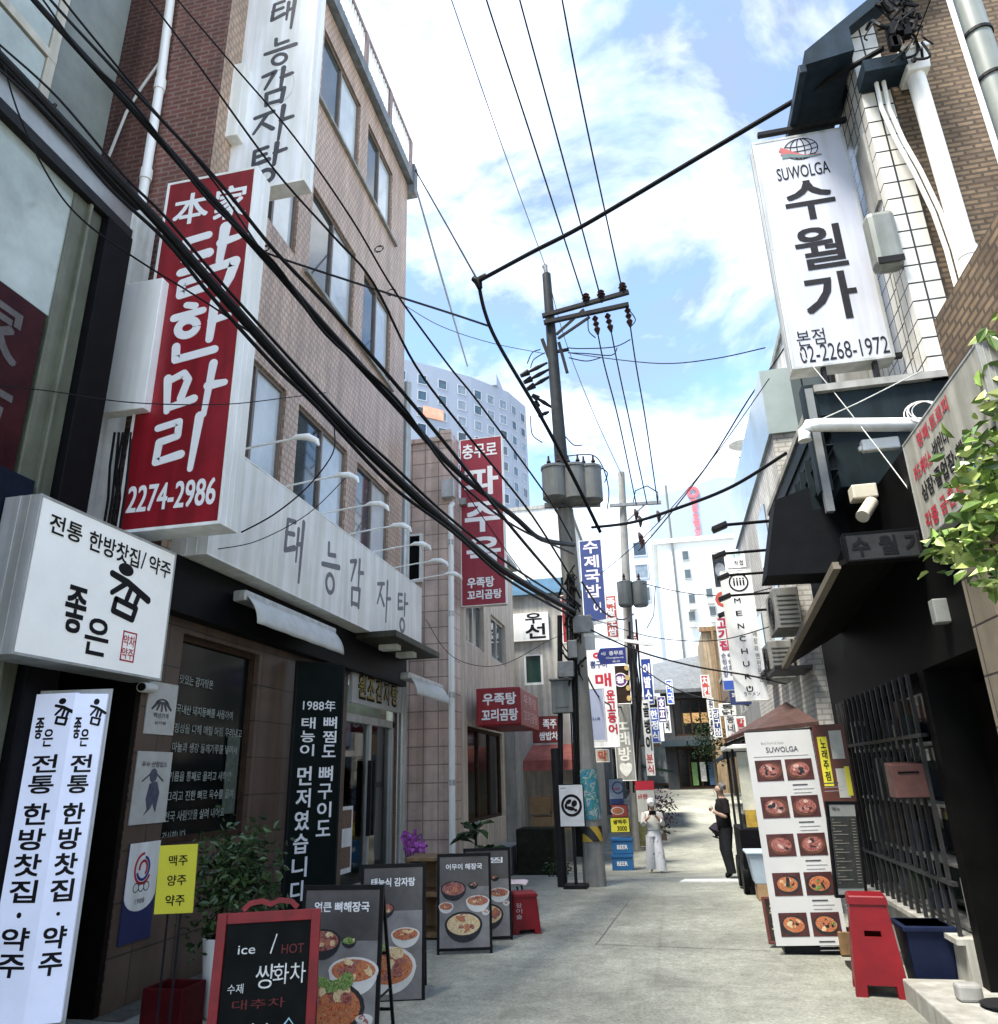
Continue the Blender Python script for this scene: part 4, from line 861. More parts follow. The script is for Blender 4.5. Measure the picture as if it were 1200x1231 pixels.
for k, (x, y, r, z0, z1) in enumerate(((668, 0, .26, 602, 562), (692, 0, .27, 604, 561), (711, 0, .25, 605, 562))):
    a, c = q(x, z0, -.42+.1*k), q(x, z1, -.42+.1*k); h_ = c.z-a.z
    o = MB().lathe((a.x, a.y, a.z), [(r*.75, 0), (r, .05), (r, h_-.06), (r*1.06, h_-.05), (r*1.06, h_), (r*.5, h_+.04)], 18).build('transformer', m_can, e, smooth=True)
    b = MB()
    for u in (-.1, .1): b.lathe((a.x+u, a.y, a.z+h_+.03), [(.04, 0), (.055, .03), (.03, .07), (.05, .1), (.025, .15), (.02, .24)], 8)
    b.build('bushing', m_ins, o, smooth=True)
b = MB(); b.bar(q(655, 608, -.1), q(722, 606, -.1), .10).bar(q(668, 612, -.1), q(688, 640, -.05), .06); b.build('platform_bracket', m_steel, e)
b = MB()
for k in range(26):
    y = 690+k*5; x = 685+k*.3; p = q(x+random.uniform(-7, 7), y, -.22); s = random.uniform(.04, .12)
    b.tube([p+Vector((random.uniform(-s, s)*2, 0, s*2)), p+Vector((random.uniform(-s, s), -.06, 0)), p+Vector((random.uniform(-s, s)*2, 0, -s*2.4))], random.uniform(.010, .026), 6)
for k in range(5): b.tube([q(682+k*2, 690, -.2), q(684+k*2+random.uniform(-2, 2), 760, -.22), q(688+k*2, 900, -.18), q(694+k*1.5, 1030, -.16)], .014, 6)
b.build('cable_bundle', m_cable, e)
for (xa, ya, xb, yb) in ((690, 740, 712, 762), (672, 795, 690, 815), (684, 770, 694, 792)):
    a, c = q(xa, yb, -.25), q(xb, ya, -.25); MB().box(a.x, c.x, a.y-.1, a.y+.02, a.z, c.z).build('splice_box', m_steel, e, bevel=.01)
b0 = Vector((B.x, PY, zb)); ax = (T-B).normalized()
def band(name, ya, yb, m, k=.012):
    a = q(712, ya); c = q(712, yb); s0 = b0+ax*(a.z-zb); s1 = b0+ax*(c.z-zb)
    MB().tube([s0, s1], .203+k, 20, r1=.196+k).build(name, m, e, smooth=True)
band('poster_wrap', 985, 925, food('blue_green_poster', [(.02, .08, .18), (.05, .25, .4), (.02, .2, .16), (.4, .45, .45), (.03, .1, .25)], 7))
m_haz = bpy.data.materials.new('hazard_stripes'); m_haz.use_nodes = True
_w = m_haz.node_tree.nodes.new('ShaderNodeTexWave'); _r = m_haz.node_tree.nodes.new('ShaderNodeValToRGB'); _r.color_ramp.interpolation = 'CONSTANT'; _g2 = m_haz.node_tree.nodes.new('ShaderNodeNewGeometry')
_w.bands_direction = 'DIAGONAL'; _w.inputs['Scale'].default_value = 1.6; _r.color_ramp.elements[0].color = (.02, .02, .02, 1); _r.color_ramp.elements[1].color = (.45, .30, .04, 1); _r.color_ramp.elements[1].position = .5
m_haz.node_tree.links.new(_g2.outputs['Position'], _w.inputs['Vector']); m_haz.node_tree.links.new(_w.outputs['Fac'], _r.inputs[0]); m_haz.node_tree.links.new(_r.outputs[0], m_haz.node_tree.nodes['Principled BSDF'].inputs['Base Color'])
band('hazard_band', 1011, 993, m_haz)
b = MB(); b.bar(q(700, 752, -.25), q(741, 744, -.25), .06).bar(q(702, 763, -.25), q(786, 775, -.25), .06); b.build('sign_arm', m_wht2, e)
fr = qfr([(722, 780), (752, 777), (753, 797), (722, 799)], Y=14.4)
e = thing('street_name_sign', 'blue street name plate pointing left, on the utility pole arm', 'sign', fr.f(.5, 0))
w, h = fr.w/2, fr.h/2
MB().prism([fr.p(*a, -.03) for a in ((-w, -h), (w, -h), (w, h), (-w, h), (-w*1.28, 0))], fr.N*.03).build('plate', mat('road_sign_blue', (.02, .03, .22), .35, .1), e)
b = MB(); put(b, fr, '충무로', .62, .66, .55, .26, 0, .04, .004); put(b, fr, 'Chungmu-ro', .56, .36, .68, .15, 0, .02, .004); put(b, fr, '4길', .12, .66, .18, .2, 0, .03, .004); put(b, fr, '48-50', .6, .14, .3, .12, 0, .02, .004); b.build('lettering', m_wink, e)
# meter box on its own slim post, round emblem board
P = onY(674, 1050, 14.6)
e = thing('meter_post', 'slim post carrying a grey electric meter box, just left of the utility pole', 'post', (P.x, P.y, gz(14.6)))
A = onY(673, 740, 14.6); MB().tube([(P.x, P.y, gz(14.6)), (A.x, A.y, A.z)], .05, 10).tube([(P.x+.03, P.y-.02, gz(14.6)), (P.x+.02, P.y-.02, 2.2)], .09, 10).build('post', m_dmet, e, smooth=True)
f = qfr([(662, 818), (688, 818), (688, 857), (664, 857)], Y=14.45); o = MB().fbox(f, -f.w/2, f.w/2, -f.h/2, f.h/2, -.22, 0).fbox(f, -f.w/2-.03, f.w/2+.03, f.h/2, f.h/2+.04, -.25, .05).build('meter_box', m_can, e, bevel=.01)
MB().fbox(f, -.13, .12, -.2, .2, 0, .01).build('meter_door', m_can, o, bevel=.006)
f = qfr([(671, 943), (702, 942), (703, 994), (673, 995)], Y=14.3)
def dr(b, f):
    b.ring(f, 0, 0, .165, .165, .045, 0, .004, 0); b.ell(f, -.05, .06, .06, .035, 0, .0042, 0, 12, .6); b.ell(f, .05, .03, .05, .06, 0, .0044, 0, 12, -.5); b.ell(f, -.02, -.05, .08, .035, 0, .0046, 0, 12, -.2); b.ell(f, .07, -.08, .03, .025, 0, .0048, 0, 10); b.ell(f, -.10, -.01, .025, .05, 0, .005, 0, 10); b.fbox(f, .14, .19, -.40, -.35, 0, .004); put(b, f, 'open', .2, .9, .22, .03, 0, .02)
sign('round_emblem_board', 'white board with a black round emblem standing before the slim post', 'sign', f, .05, mat('white_print', (.62, .62, .63), .4, .1, 9), m_black, dr, m_ink, rim=.015)
MB_ = None
P = f.f(.5, 0); b = MB().tube([(P.x, P.y+.05, gz(14.3)), (P.x, P.y+.05, P.z)], .03, 8); b.box(P.x-.2, P.x+.2, P.y-.15, P.y+.25, gz(14.3), gz(14.3)+.06)
solo('board_stand', b, m_dmet, 'dark stand under the round emblem board', 'stand')
# second pole
e = thing('utility_pole', 'farther utility pole with two grey transformer cans, beyond the middle one', 'utility pole', (-1.1, 24, gz(24)))
p2 = lambda x, y, d=0: onY(x, y, 24+d)
B2 = p2(766, 1000); T2 = p2(747, 568); MB().tube([(B2.x, 24, gz(24)), T2], .20, 16, r1=.11).build('pole', m_pole, e, smooth=True)
b = MB(); b.bar(p2(733, 608, -.2), p2(795, 604, -.2), .10).bar(p2(750, 630, -.2), p2(775, 607, -.2), .05); b.build('crossarm', m_steel, e)
for x in (753, 771):
    a, c = p2(x, 729, -.5), p2(x, 700, -.5); o = MB().lathe((a.x, a.y, a.z), [(.2, 0), (.24, .06), (.24, c.z-a.z-.05), (.26, c.z-a.z), (.1, c.z-a.z+.05)], 16).build('transformer', m_can, e, smooth=True)
    MB().lathe((a.x, a.y, c.z+.04), [(.05, 0), (.06, .06), (.03, .1), (.05, .15), (.02, .25)], 8).build('bushing', m_ins, o)
for (x, y) in ((763, 612), (768, 620), (770, 645), (790, 614), (768, 640)):
    c = p2(x, y, -.2); MB().tube([c, c+Vector((.05, 0, -.15)), c+Vector((.02, 0, -.4))], [.03, .09, .03], 8).build('insulator', m_ins, e)
b = MB()
for k in range(8): x = random.uniform(754, 768); b.tube([p2(x, random.uniform(735, 790), -.3), p2(x+random.uniform(-6, 9), 830, -.3), p2(x+4, random.uniform(870, 960), -.3)], .03, 6)
b.tube([p2(770, 700, -.4), p2(788, 705, -.4), p2(786, 740, -.4), p2(778, 755, -.4)], .015, 6); b.tube([p2(761, 606, -.2), p2(764, 590, -.2), p2(778, 584, -.2), p2(791, 592, -.2), p2(791, 603, -.2)], .02, 6)
b.build('cable_bundle', m_cable, e)

# ------------------------------------------------------------------ left row farther on, with its signs
m_row = [mat('row_grey', (.13, .125, .12), .8, .15, 3, streak=.3), mat('row_pale', (.22, .22, .22), .8, .12, 3, streak=.3), mat('row_brown', (.16, .11, .08), .8, .2, 3, streak=.2)]
def rowhouse(label, x0, x1, y0, y1, zt, m, rows, cols):
    zb = min(gz(y0), gz(y1))-.3; e = thing('row_house', label, 'building', ((x0+x1)/2, (y0+y1)/2, zb), 'shop houses farther along the alley')
    left = x0 < -3
    f = Fr((x1, y0, zb), (0, 1, 0), (0, 0, 1)) if left else Fr((x0, y1, zb), (0, -1, 0), (0, 0, 1)); w_ = y1-y0; h_ = zt-zb; hs = []
    for r in range(rows):
        for c in range(cols): hs.append((w_*(c+.22)/cols, w_*(c+.78)/cols, 4+r*3.1, 5.5+r*3.1))
    hs.append((.5, w_-.5, .5, 2.9)); hs = [q for q in hs if q[3] < h_-.3]
    b = MB(); wallholes(b, f, w_, h_, hs, .15)
    ins = .2
    b.box(x0 if left else x0+ins, x1-ins if left else x1, y0, y1, zb, zt)
    b.add([f.p(0, 0), f.p(0, h_), f.p(0, h_, -ins), f.p(0, 0, -ins)], [(0, 1, 2, 3)]); b.add([f.p(w_, 0), f.p(w_, h_), f.p(w_, h_, -ins), f.p(w_, 0, -ins)], [(0, 1, 2, 3)])
    b.build('wall', m, e)
    for q in hs: window(e, Fr(f.p(q[0], q[2]), f.U, f.V), q[1]-q[0], q[3]-q[2], m_dmet if q[2] < 1 else m_alu, m_dglass if q[2] < 1 else m_glass, 1, .08, .1)
    MB().box(x0-.05, x1+.1, y0-.05, y1+.05, zt, zt+.18).build('coping', m_conc, e)
    return e
rowhouse('grey shop house just past the grey stucco house on the left', -9, -2.6, 27.3, 33, 5.2, m_row[2], 1, 2)
rowhouse('pale shop house past the brown one, left of the far dark house', -9, -2.3, 33.2, 40, 5.8, m_row[1], 1, 2)
rowhouse('last grey shop house on the left before the far dark house', -9, -2.2, 40.2, 50, 6.2, m_row[0], 1, 3)
rowhouse('tall pale block rising behind the grey stucco house', -9.5, -3.6, 34, 42, 14, mat('pale_block_wall', (.55, .56, .57), .8, .1, 2, streak=.2), 3, 2)
def vsign(name, label, q_, Y, face, text, ink, fw=.6, frame=None, extra=None, bold=.05, t=.15, top=.96, bot=.04, rim=.02):
    fr = qfr(q_, Y=Y)
    def dr(b, f):
        if text: vput(b, f, text, .5, top, bot, fw, 0, bold)
        if extra: extra(b, f)
    return sign(name, label, 'sign', fr, t, face, frame or m_wht2, dr, ink, rim=rim)
m_navy = mat('navy_vinyl', (.03, .05, .16), .45, .15); m_orr = mat('orange_red_vinyl', (.42, .07, .05), .45, .15)
m_pblue = mat('pale_blue_acrylic', (.42, .47, .62), .4, .06)
vsign('blue_vertical_sign', 'navy vertical sign with pale letters just right of the pole transformers', [(698, 650), (725, 648), (728, 747), (700, 749)], 20, m_navy, '수제국밥', [mat('pale_pink_ink', (.65, .6, .68), .5)], .62, bold=.05, top=1, bot=.28, extra=lambda b, f: (put(b, f, '이', .62, .17, .3, .12, 0, .03),))
vsign('narrow_red_sign', 'narrow red vertical sign tucked behind the left of the pole', [(674, 716), (694, 714), (697, 772), (677, 774)], 19.5, m_red, '순대', m_wink, .5)
vsign('orange_vertical_sign', 'orange red vertical sign beside the navy one, right of the pole', [(727, 717), (741, 715), (744, 766), (730, 768)], 21, m_orr, '족발보쌈', m_wink, .7)
def ex(b, f):
    put(b, f, '뽕구비', .42, .845, .62, .075, 1, .05); put(b, f, '매', .55, .68, .55, .13, 0, .07); vput(b, f, '운고등어', .78, .58, .12, .30, 0, .06); b.ring(f, -.12*f.w, .44*f.h, .08, .05, .05, 0, .005, 0)
vsign('white_hot_fish_banner', 'white vertical sign with heavy red letters below the street name plate', [(706, 782), (737, 780), (746, 897), (712, 900)], 19, m_white, None, [m_rink, m_navy], extra=ex)
vsign('pale_blue_light_box', 'pale blue light box sign half hidden behind the concrete pole', [(684, 830), (726, 826), (729, 890), (686, 893)], 17.5, m_pblue, None, [m_navy], extra=lambda b, f: (put(b, f, 'COFFEE CLUB', .5, .42, .7, .05, 0, .03), b.prism([f.f(.1, .02, .004), f.f(.45, .02, .004), f.f(.1, .10, .004)], f.N*.004)))
vsign('small_orange_sign', 'small cream sign with orange letters under the pale blue light box', [(716, 902), (732, 900), (733, 916), (717, 917)], 19.5, mat('cream_acrylic', (.5, .42, .34), .5), '막', [m_orr], .6)
def ex(b, f):
    b.ell(f, -.1*f.w, .12*f.h, .42*f.w, .17*f.h, 0, .01, 1); put(b, f, '왕', .40, .62, .5, .17, 2, .06, .015); b.ring(f, -.1*f.w, .12*f.h, .42*f.w, .17*f.h, .02, .01, .014, 2)
    for k in range(4): b.ell(f, .34*f.w, (.42-.26*k)*f.h, .14*f.w, .07*f.h, 0, .02, 0)
vsign('dark_round_sign', 'dark brown sign with a purple round emblem and gold discs', [(738, 800), (757, 799), (759, 846), (740, 847)], 20, mat('dark_brown_vinyl', (.03, .018, .014), .5), None, [mat('gold_disc', (.45, .32, .12), .4), mat('purple_vinyl', (.10, .03, .14), .5), m_wink], extra=ex)
vsign('grey_karaoke_sign', 'grey vertical sign with white outlined letters and a heart', [(738, 846), (757, 845), (766, 938), (740, 940)], 20.5, mat('grey_sign_face', (.33, .33, .31), .6, .15, 6, streak=.3), '노래방♥', [mat('ivory_ink', (.72, .72, .66), .5)], .62, bold=.05, top=.84)
m_bl2 = mat('bright_blue_vinyl', (.04, .10, .42), .45, .12)
vsign('yellow_blue_sign', 'small yellow and blue sign high beyond the farther pole', [(769, 776), (781, 775), (787, 846), (774, 848)], 27, m_blue, '이발소', m_wink, .6, top=.70, extra=lambda b, f: b.fbox(f, -.45*f.w, .45*f.w, .26*f.h, .48*f.h, 0, .005))
vsign('bright_blue_sign', 'bright blue vertical sign low beyond the farther pole', [(780, 852), (791, 850), (795, 892), (784, 894)], 25.5, m_bl2, '한정식', m_wink, .7)
vsign('purple_vertical_sign', 'dark purple vertical sign next to the bright blue one', [(789, 838), (799, 837), (803, 868), (793, 870)], 28.5, mat('violet_vinyl', (.06, .04, .18), .5), '호프', m_wink, .6)
vsign('white_narrow_sign', 'narrow white sign beyond the purple one', [(796, 850), (804, 848), (808, 880), (800, 882)], 31, m_white, '카페', m_ink, .5)
vsign('white_black_sign', 'white vertical sign with black letters behind the farther pole', [(772, 842), (781, 841), (786, 905), (775, 907)], 25, m_white, '골뱅이', m_ink, .6)
# drinks stand at the foot of the row
Y0 = 19.6; P = lambda x, y, Y=19.6: onY(x, y, Y)
def card(name, label, cat, q_, Y, face, draw=None, inks=None, t=.04, frame=None): return sign(name, label, cat, qfr(q_, Y=Y), t, face, frame or m_dmet, draw, inks, rim=.012, bevel=.004)
card('round_ad_board', 'pale board with a blue ring emblem above the yellow card', 'sign', [(732, 936), (749, 936), (750, 968), (732, 969)], Y0+.2, mat('light_blue_grey', (.25, .32, .42), .5, .1), lambda b, f: (b.ring(f, .05, .1, .13, .13, .03, 0, .004, 0), put(b, f, 'cass', .55, .62, .4, .08, 1, .03), b.fbox(f, -.45*f.w, .45*f.w, -.45*f.h, -.25*f.h, 0, .004, 0)), [m_navy, m_rink])
card('dish_board', 'orange board with a brown dish above the blue crates', 'sign', [(735, 968), (754, 966), (756, 982), (735, 983)], Y0+.1, m_orr, lambda b, f: (b.ell(f, -.05, 0, .16, .09, 0, .004, 0), b.ell(f, -.05, 0, .13, .07, .004, .006, 1)), [m_dish, m_soup])
card('yellow_price_card', 'yellow price card over the blue crates past the utility pole', 'sign', [(734, 983), (756, 982), (758, 1001), (734, 1001)], Y0, m_yel, lambda b, f: (put(b, f, '생맥주', .5, .70, .7, .3, 0, .04), put(b, f, '3000', .6, .27, .5, .3, 0, .03)), m_ink)
m_crate = mat('blue_plastic', (.02, .12, .30), .4, .15)
for i, (y0, y1, lab) in enumerate(((1023, 1040, 'blue plastic drinks crate at the bottom of its stack past the pole'), (1006, 1022, 'blue plastic drinks crate topmost of its stack past the pole'))):
    a, c = P(736, y1), P(760, y0); z0 = gz(19.6)+.36*i; b = MB(); x0, x1 = a.x, c.x
    e = thing('drinks_crate', lab, 'crate', ((x0+x1)/2, 19.8, z0), 'blue drinks crates past the pole')
    b.box(x0, x1, 19.6, 19.64, z0, z0+.34).box(x0, x1, 19.96, 20, z0, z0+.34).box(x0, x0+.04, 19.64, 19.96, z0, z0+.34).box(x1-.04, x1, 19.64, 19.96, z0, z0+.34).box(x0+.04, x1-.04, 19.64, 19.96, z0, z0+.03)
    b.box(x0-.015, x1+.015, 19.585, 19.6, z0+.28, z0+.35); b.build('body', m_crate, e, bevel=.008)
    f = Fr(((x0+x1)/2, 19.597, z0+.15), (1, 0, 0), (0, 0, 1), x1-x0, .3); t_ = MB(); put(t_, f, 'BEER', .5, .5, .5, .3, 0, .04, .003); t_.build('lettering', m_wink, e)
def ex(b, f):
    b.fbox(f, -.5*f.w, .5*f.w, .36*f.h, .5*f.h, 0, .004, 0); b.ell(f, .22*f.w, .13*f.h, .10, .13, 0, .004, 1); b.ell(f, .22*f.w, .20*f.h, .05, .06, .004, .006, 2); put(b, f, '소주 한잔', .35, .76, .5, .07, 0, .04)
    b.fbox(f, -.48*f.w, .48*f.w, -.48*f.h, -.12*f.h, 0, .004, 3)
card('soju_ad_board', 'standing advertising board with a red top band and a figure, behind the woman', 'sign', [(766, 939), (789, 938), (790, 1018), (767, 1020)], 21.5, m_paper, ex, [m_rink, m_wht2, m_gink, mat('olive_print', (.10, .10, .04), .5, .6, 9)])
b = MB(); c = onY(806, 975, 27.5); leaves(b, (c.x-.25, 27.5, gz(27.5)+.55), (.42, .6, .55), 300, .12, 3, 12)
solo('flower_bed', b, [mat('mauve_blooms', (.07, .035, .07), .7, .4), mat('dull_purple', (.035, .018, .035), .7, .4), m_leaf[0]], 'mauve flowering bush on the left at the bend of the alley', 'plant')
c = onY(797, 925, 29); b = MB().prism([(c.x-1.6, 28, c.z+.25), (c.x-1.6, 28, c.z+.32), (c.x+.35, 28, c.z-.05), (c.x+.35, 28, c.z-.12)], (0, 5, 0))
solo('green_awning', b, mat('dark_green_canvas', (.015, .03, .022), .8, .3), 'dark green sloping awning on the left before the bend', 'awning')

# ------------------------------------------------------------------ far end
Y = 45; e = thing('dark_gabled_house', 'dark two storey house with slanted roof closing the end of the alley', 'building', (1.8, 47, gz(45)))
F_ = lambda x, y, Y=45: onY(x, y, Y)
m_slate = mat('slate_wall', (.06, .065, .07), .7, .2, 3, streak=.2)
a, c = F_(793, 830), F_(876, 900); zt = F_(800, 832).z; z0 = gz(45)-.2
f = Fr((a.x, 45, z0), (1, 0, 0), (0, 0, 1)); w_ = c.x-a.x; g1 = F_(812, 885); g2 = F_(850, 838); d1 = F_(818, 948); d2 = F_(868, 897)
hs = [(g1.x-a.x, g2.x-a.x, g1.z-z0, g2.z-z0), (d1.x-a.x, d2.x-a.x, .25, d2.z-z0)]
b = MB(); wallholes(b, f, w_, zt-z0, hs, .4); b.box(a.x, c.x, 45.45, 52, z0, zt); b.build('wall', m_slate, e)
for h_ in hs: window(e, Fr(f.p(h_[0], h_[2]), f.U, f.V), h_[1]-h_[0], h_[3]-h_[2], m_dwood, m_dglass, 3, .1, .2)
b = MB(); gq = [F_(794, 832), F_(842, 826), F_(838, 788), F_(795, 800)]
b.prism([(a.x-.3, 44.6, zt-.1), (c.x+.2, 44.6, zt-.1), (c.x+.2, 48.5, zt+2.4), (a.x-.3, 48.5, zt+1.9)], (0, 0, .2)); b.build('roof', mat('grey_metal_roof', (.13, .14, .15), .5, .2, 3, streak=.2), e)
MB().box(a.x-.2, c.x+.2, 44.2, 45, d2.z+.05, d2.z+.35).build('shop_canopy', mat('teal_dark', (.03, .05, .06), .6, .2), e)
b = MB(); p = F_(822, 865); b.box(p.x, p.x+1.4, 45.18, 45.22, p.z-.2, p.z+.35, 0).box(p.x+1.0, p.x+1.9, 45.18, 45.22, p.z-1.0, p.z-.4, 1); b.build('lit_window_display', [mat('amber_lit', (.55, .34, .15), .5, .5, 3, emit=.25), mat('pale_display', (.5, .5, .42), .5, .4, 3)], e)
b = MB(); p = F_(832, 925)
for k in range(5): b.box(p.x+k*.45, p.x+k*.45+.3, 45.1, 45.16, z0+.4+.2*(k % 2), z0+1.6, k % 3)
b.build('shop_display', m_goods[:3], e)
e = thing('timber_side_building', 'brownish narrow building right of the far dark house', 'building', (4.0, 42, gz(42)))
a, c = F_(843, 760, 42), F_(884, 905, 42); MB().box(a.x, c.x+2, 42, 48, gz(42)-.2, a.z).build('wall', mat('tan_boards', (.33, .25, .16), .8, .2, 4, streak=.4), e)
MB().box(a.x+.5, a.x+.62, 41.8, 41.95, gz(42), a.z).box(a.x-.1, c.x+2, 41.8, 42, a.z, a.z+.25).build('drain_and_gutter', m_wood, e)
a, c = F_(772, 842, 46), F_(797, 935, 46)
e = thing('narrow_dark_house', 'narrow dark shop house left of the far gabled house', 'building', ((a.x+c.x)/2, 49, gz(46)))
MB().box(a.x-1.5, c.x, 46, 54, gz(46)-.3, a.z).build('wall', m_slate, e); MB().box(a.x-1.6, c.x+.1, 45.8, 54, a.z, a.z+.2).build('coping', m_conc, e)
p = F_(785, 915, 46); w = MB().box(p.x-.9, p.x+.9, 45.9, 46, gz(46)+.2, gz(46)+2.4).build('shop_window', m_dwood, e); MB().box(p.x-.8, p.x+.8, 45.88, 45.95, gz(46)+.3, gz(46)+2.3).build('pane', m_glass, w)
vsign('far_white_sign', 'narrow white sign on the corner of the far dark house', [(850, 840), (858, 838), (863, 888), (855, 890)], 40, m_white, '원조찌개', m_gink, .6, rim=.03)
vsign('far_pale_sign', 'pale sign with grey letters low right at the end of the alley', [(872, 858), (886, 856), (888, 905), (875, 907)], 33, mat('off_white_face', (.5, .5, .48), .5), '동네슈퍼', m_gink, .6, rim=.03)
c = onY(858, 905, 40); b = MB(); leaves(b, (c.x, 40, c.z+.5), (1.0, .8, 1.0), 800, .16, 2, 14); b.tube([(c.x, 40, gz(40)), (c.x, 40, c.z+.3)], .08, 6, 2)
solo('dark_shrub_tree', b, [mat('leaf_black_green', (.012, .022, .012), .6, .3), m_leaf[0], m_bark], 'small dark tree before the shop at the end of the alley', 'tree')
def block(name, label, pts, z0, z1, m, cat='building', rows=0, gm=None, wsz=(1.8, 2), pu=3, pv=3.0, zoff=2.0, segs=None, nr=6, first=1.2):
    e = thing(name, label, cat, (sum(p[0] for p in pts)/len(pts), sum(p[1] for p in pts)/len(pts), z0))
    MB().prism([(x, y, z0) for x, y in pts], (0, 0, z1-z0)).build('wall', m, e)
    n = 0; proto = None
    for i in (segs or []):
        A = Vector((*pts[i], 0)); B_ = Vector((*pts[i+1], 0)); d = B_-A; l = d.length; d.normalize(); k = max(1, int((l-first)/pu+.5))
        for r in range(nr):
            for c in range(k):
                if n >= 100: continue
                o3 = A+d*(l*(c+.5)/k-wsz[0]/2)+Vector((0, 0, z1-zoff-r*pv-wsz[1]))
                fr = Fr(o3, d, (0, 0, 1))
                b = MB(); t = .15; b.fbox(fr, 0, wsz[0], 0, t, -.05, .12, 0).fbox(fr, 0, wsz[0], wsz[1]-t, wsz[1], -.05, .12, 0).fbox(fr, 0, t, t, wsz[1]-t, -.05, .12, 0).fbox(fr, wsz[0]-t, wsz[0], t, wsz[1]-t, -.05, .12, 0).fbox(fr, t, wsz[0]-t, t, wsz[1]-t, -.05, .04, 1)
                b.build('window', [mat('tower_frame', (.36, .39, .44), .6, .06), random.choice([gm or m_glass, gm or m_glass, glassmat('tower_glass_pale', (.16, .20, .24), .15), glassmat('tower_glass_dark', (.02, .035, .05), .1)])], e); n += 1
    return e
TZ = 69.
tp = [onZ(x, y, TZ) for x, y in ((470, 428), (520, 440), (566, 453), (611, 471), (632, 489))]
pts = [(p.x, p.y) for p in tp]+[(tp[-1].x-6, tp[-1].y+25), (tp[0].x-30, tp[0].y+30)]
m_tow = mat('tower_concrete', (.25, .29, .36), .7, .06, .15); m_tg = glassmat('tower_glass', (.05, .085, .11), .1)
e = block('office_tower', 'tall pale curved tower block with a grid of small windows, far behind the shops', pts, 0, TZ, m_tow, rows=9, gm=m_tg, segs=[0, 1, 2, 3], pu=2.75, pv=3.05, wsz=(1.75, 1.9), nr=10, zoff=2.2)
b = MB(); p = onZ(555, 447, TZ); b.box(p.x-1, p.x+5, p.y+6, p.y+12, TZ, TZ+2.2); b.build('roof_room', m_tow, e)
p = tp[1]*.75+tp[2]*.25; d_ = (tp[2]-tp[1]).normalized(); fr = Fr((tp[1].x*.95+tp[2].x*.05, tp[1].y*.95+tp[2].y*.05, TZ-9.2), d_, (0, 0, 1), 5, 3)
MB().fbox(fr, -2.2, 1.6, -1.0, 1.0, .13, .3).build('orange_glint', mat('orange_glint_paint', (.72, .34, .22), .5, .3, .6), e)  # flat orange patch painted in for a glint on the tower
m_far = mat('far_white_wall', (.72, .74, .76), .8, .05, .3); m_fblue = mat('far_blue_grey', (.27, .32, .40), .7, .06, .2)
a, c = F_(790, 655, 60), F_(884, 650, 60); P1, P2 = F_(838, 644, 60), F_(870, 644, 60)
e = block('white_apartment_block', 'white apartment block with small windows above the end of the alley', [(a.x, 60), (c.x, 60), (c.x+1, 72), (a.x, 72)], 0, a.z, m_far)
for (x, y) in ((824, 668), (827, 690), (832, 720), (832, 741), (853, 713), (857, 735)):
    p = F_(x, y, 59.95); w = MB().box(p.x-.30, p.x+.30, 59.86, 60.0, p.z-.42, p.z+.42).build('window', m_alu, e); MB().box(p.x-.22, p.x+.22, 59.84, 59.9, p.z-.34, p.z+.34).build('pane', m_glass, w)
    if y > 700: MB().box(p.x-.3, p.x+.3, 59.5, 59.85, p.z-.95, p.z-.55).build('air_conditioner', m_alu, e, bevel=.02)
MB().box(a.x-.3, c.x+.3, 59.7, 72, a.z, a.z+.35).build('roof_edge', m_far, e)
p = F_(813, 700, 59.8); MB().tube([(p.x, 59.8, 0), (p.x, 59.8, a.z+5)], .09, 8).build('corner_mast', m_can, e)
q1, q2, q3 = F_(779, 601, 78), F_(865, 573, 78), F_(880, 578, 78)
e = block('blue_grey_block', 'blue grey office block with a red vertical sign rising behind the white apartments', [(q1.x, 78), (q3.x+2, 78), (q3.x+4, 95), (q1.x, 95)], 0, q1.z, m_fblue)
b = MB(); b.prism([(q1.x, 78, q1.z), (q3.x+2, 78, q1.z), (q3.x+2, 78, q3.z), (q2.x, 78, q2.z)], (0, 17, 0)); b.build('roof', m_fblue, e)
b = MB(); f = qfr([(828, 588), (838, 586), (843, 650), (836, 652)], Y=77.9); b.ring(f, 0, .42*f.h, .5, .5, .3, 0, .1); vput(b, f, '명동호텔신관', .5, .80, 0, .8, 0, .06, .1); b.build('red_sign_letters', mat('coral_letters', (.6, .10, .12), .5), e)
a, c = F_(742, 636, 95), F_(792, 636, 95)
e = block('pale_hill_block', 'pale blue block low in the gap between the poles', [(a.x, 95), (c.x, 95), (c.x, 110), (a.x, 110)], 0, a.z, mat('pale_blue_wall', (.55, .62, .72), .8, .05, .2), segs=[0], nr=3, pu=4)

# ------------------------------------------------------------------ right: tiled building with the tall white sign
m_wtile = bricks('white_square_tile', (.74, .73, .68), (.70, .69, .64), (.035, .033, .03), .16, .205, .010, 0, .25, .3, .12)
m_bbrick = bricks('brown_rough_brick', (.28, .195, .12), (.16, .11, .07), (.095, .068, .045), .17, .062, .014, .43, .9, 1.0, .55)
m_soff = mat('blue_black_soffit', (.022, .035, .05), .45, .3, 3, streak=.2)
e = thing('tiled_corner_building', 'building with white square tiles and brown brick end, under a dark roof, on the right', 'building', (4, 8.5, 0))
MB().box(2.74, 3.04, 6.88, 7.2, 5.1, 9.72).build('tile_pier', m_wtile, e)
MB().box(2.76, 3.02, 7.2, 8.6, 5.1, 9.05).build('street_wall', m_wtile, e)
b = MB(); b.prism([(3.04, 6.95, 4.2), (7, 6.95, 4.2), (7, 6.95, 12.5), (3.04, 6.95, 9.75)], (0, 5, 0)); b.build('end_wall', m_bbrick, e)
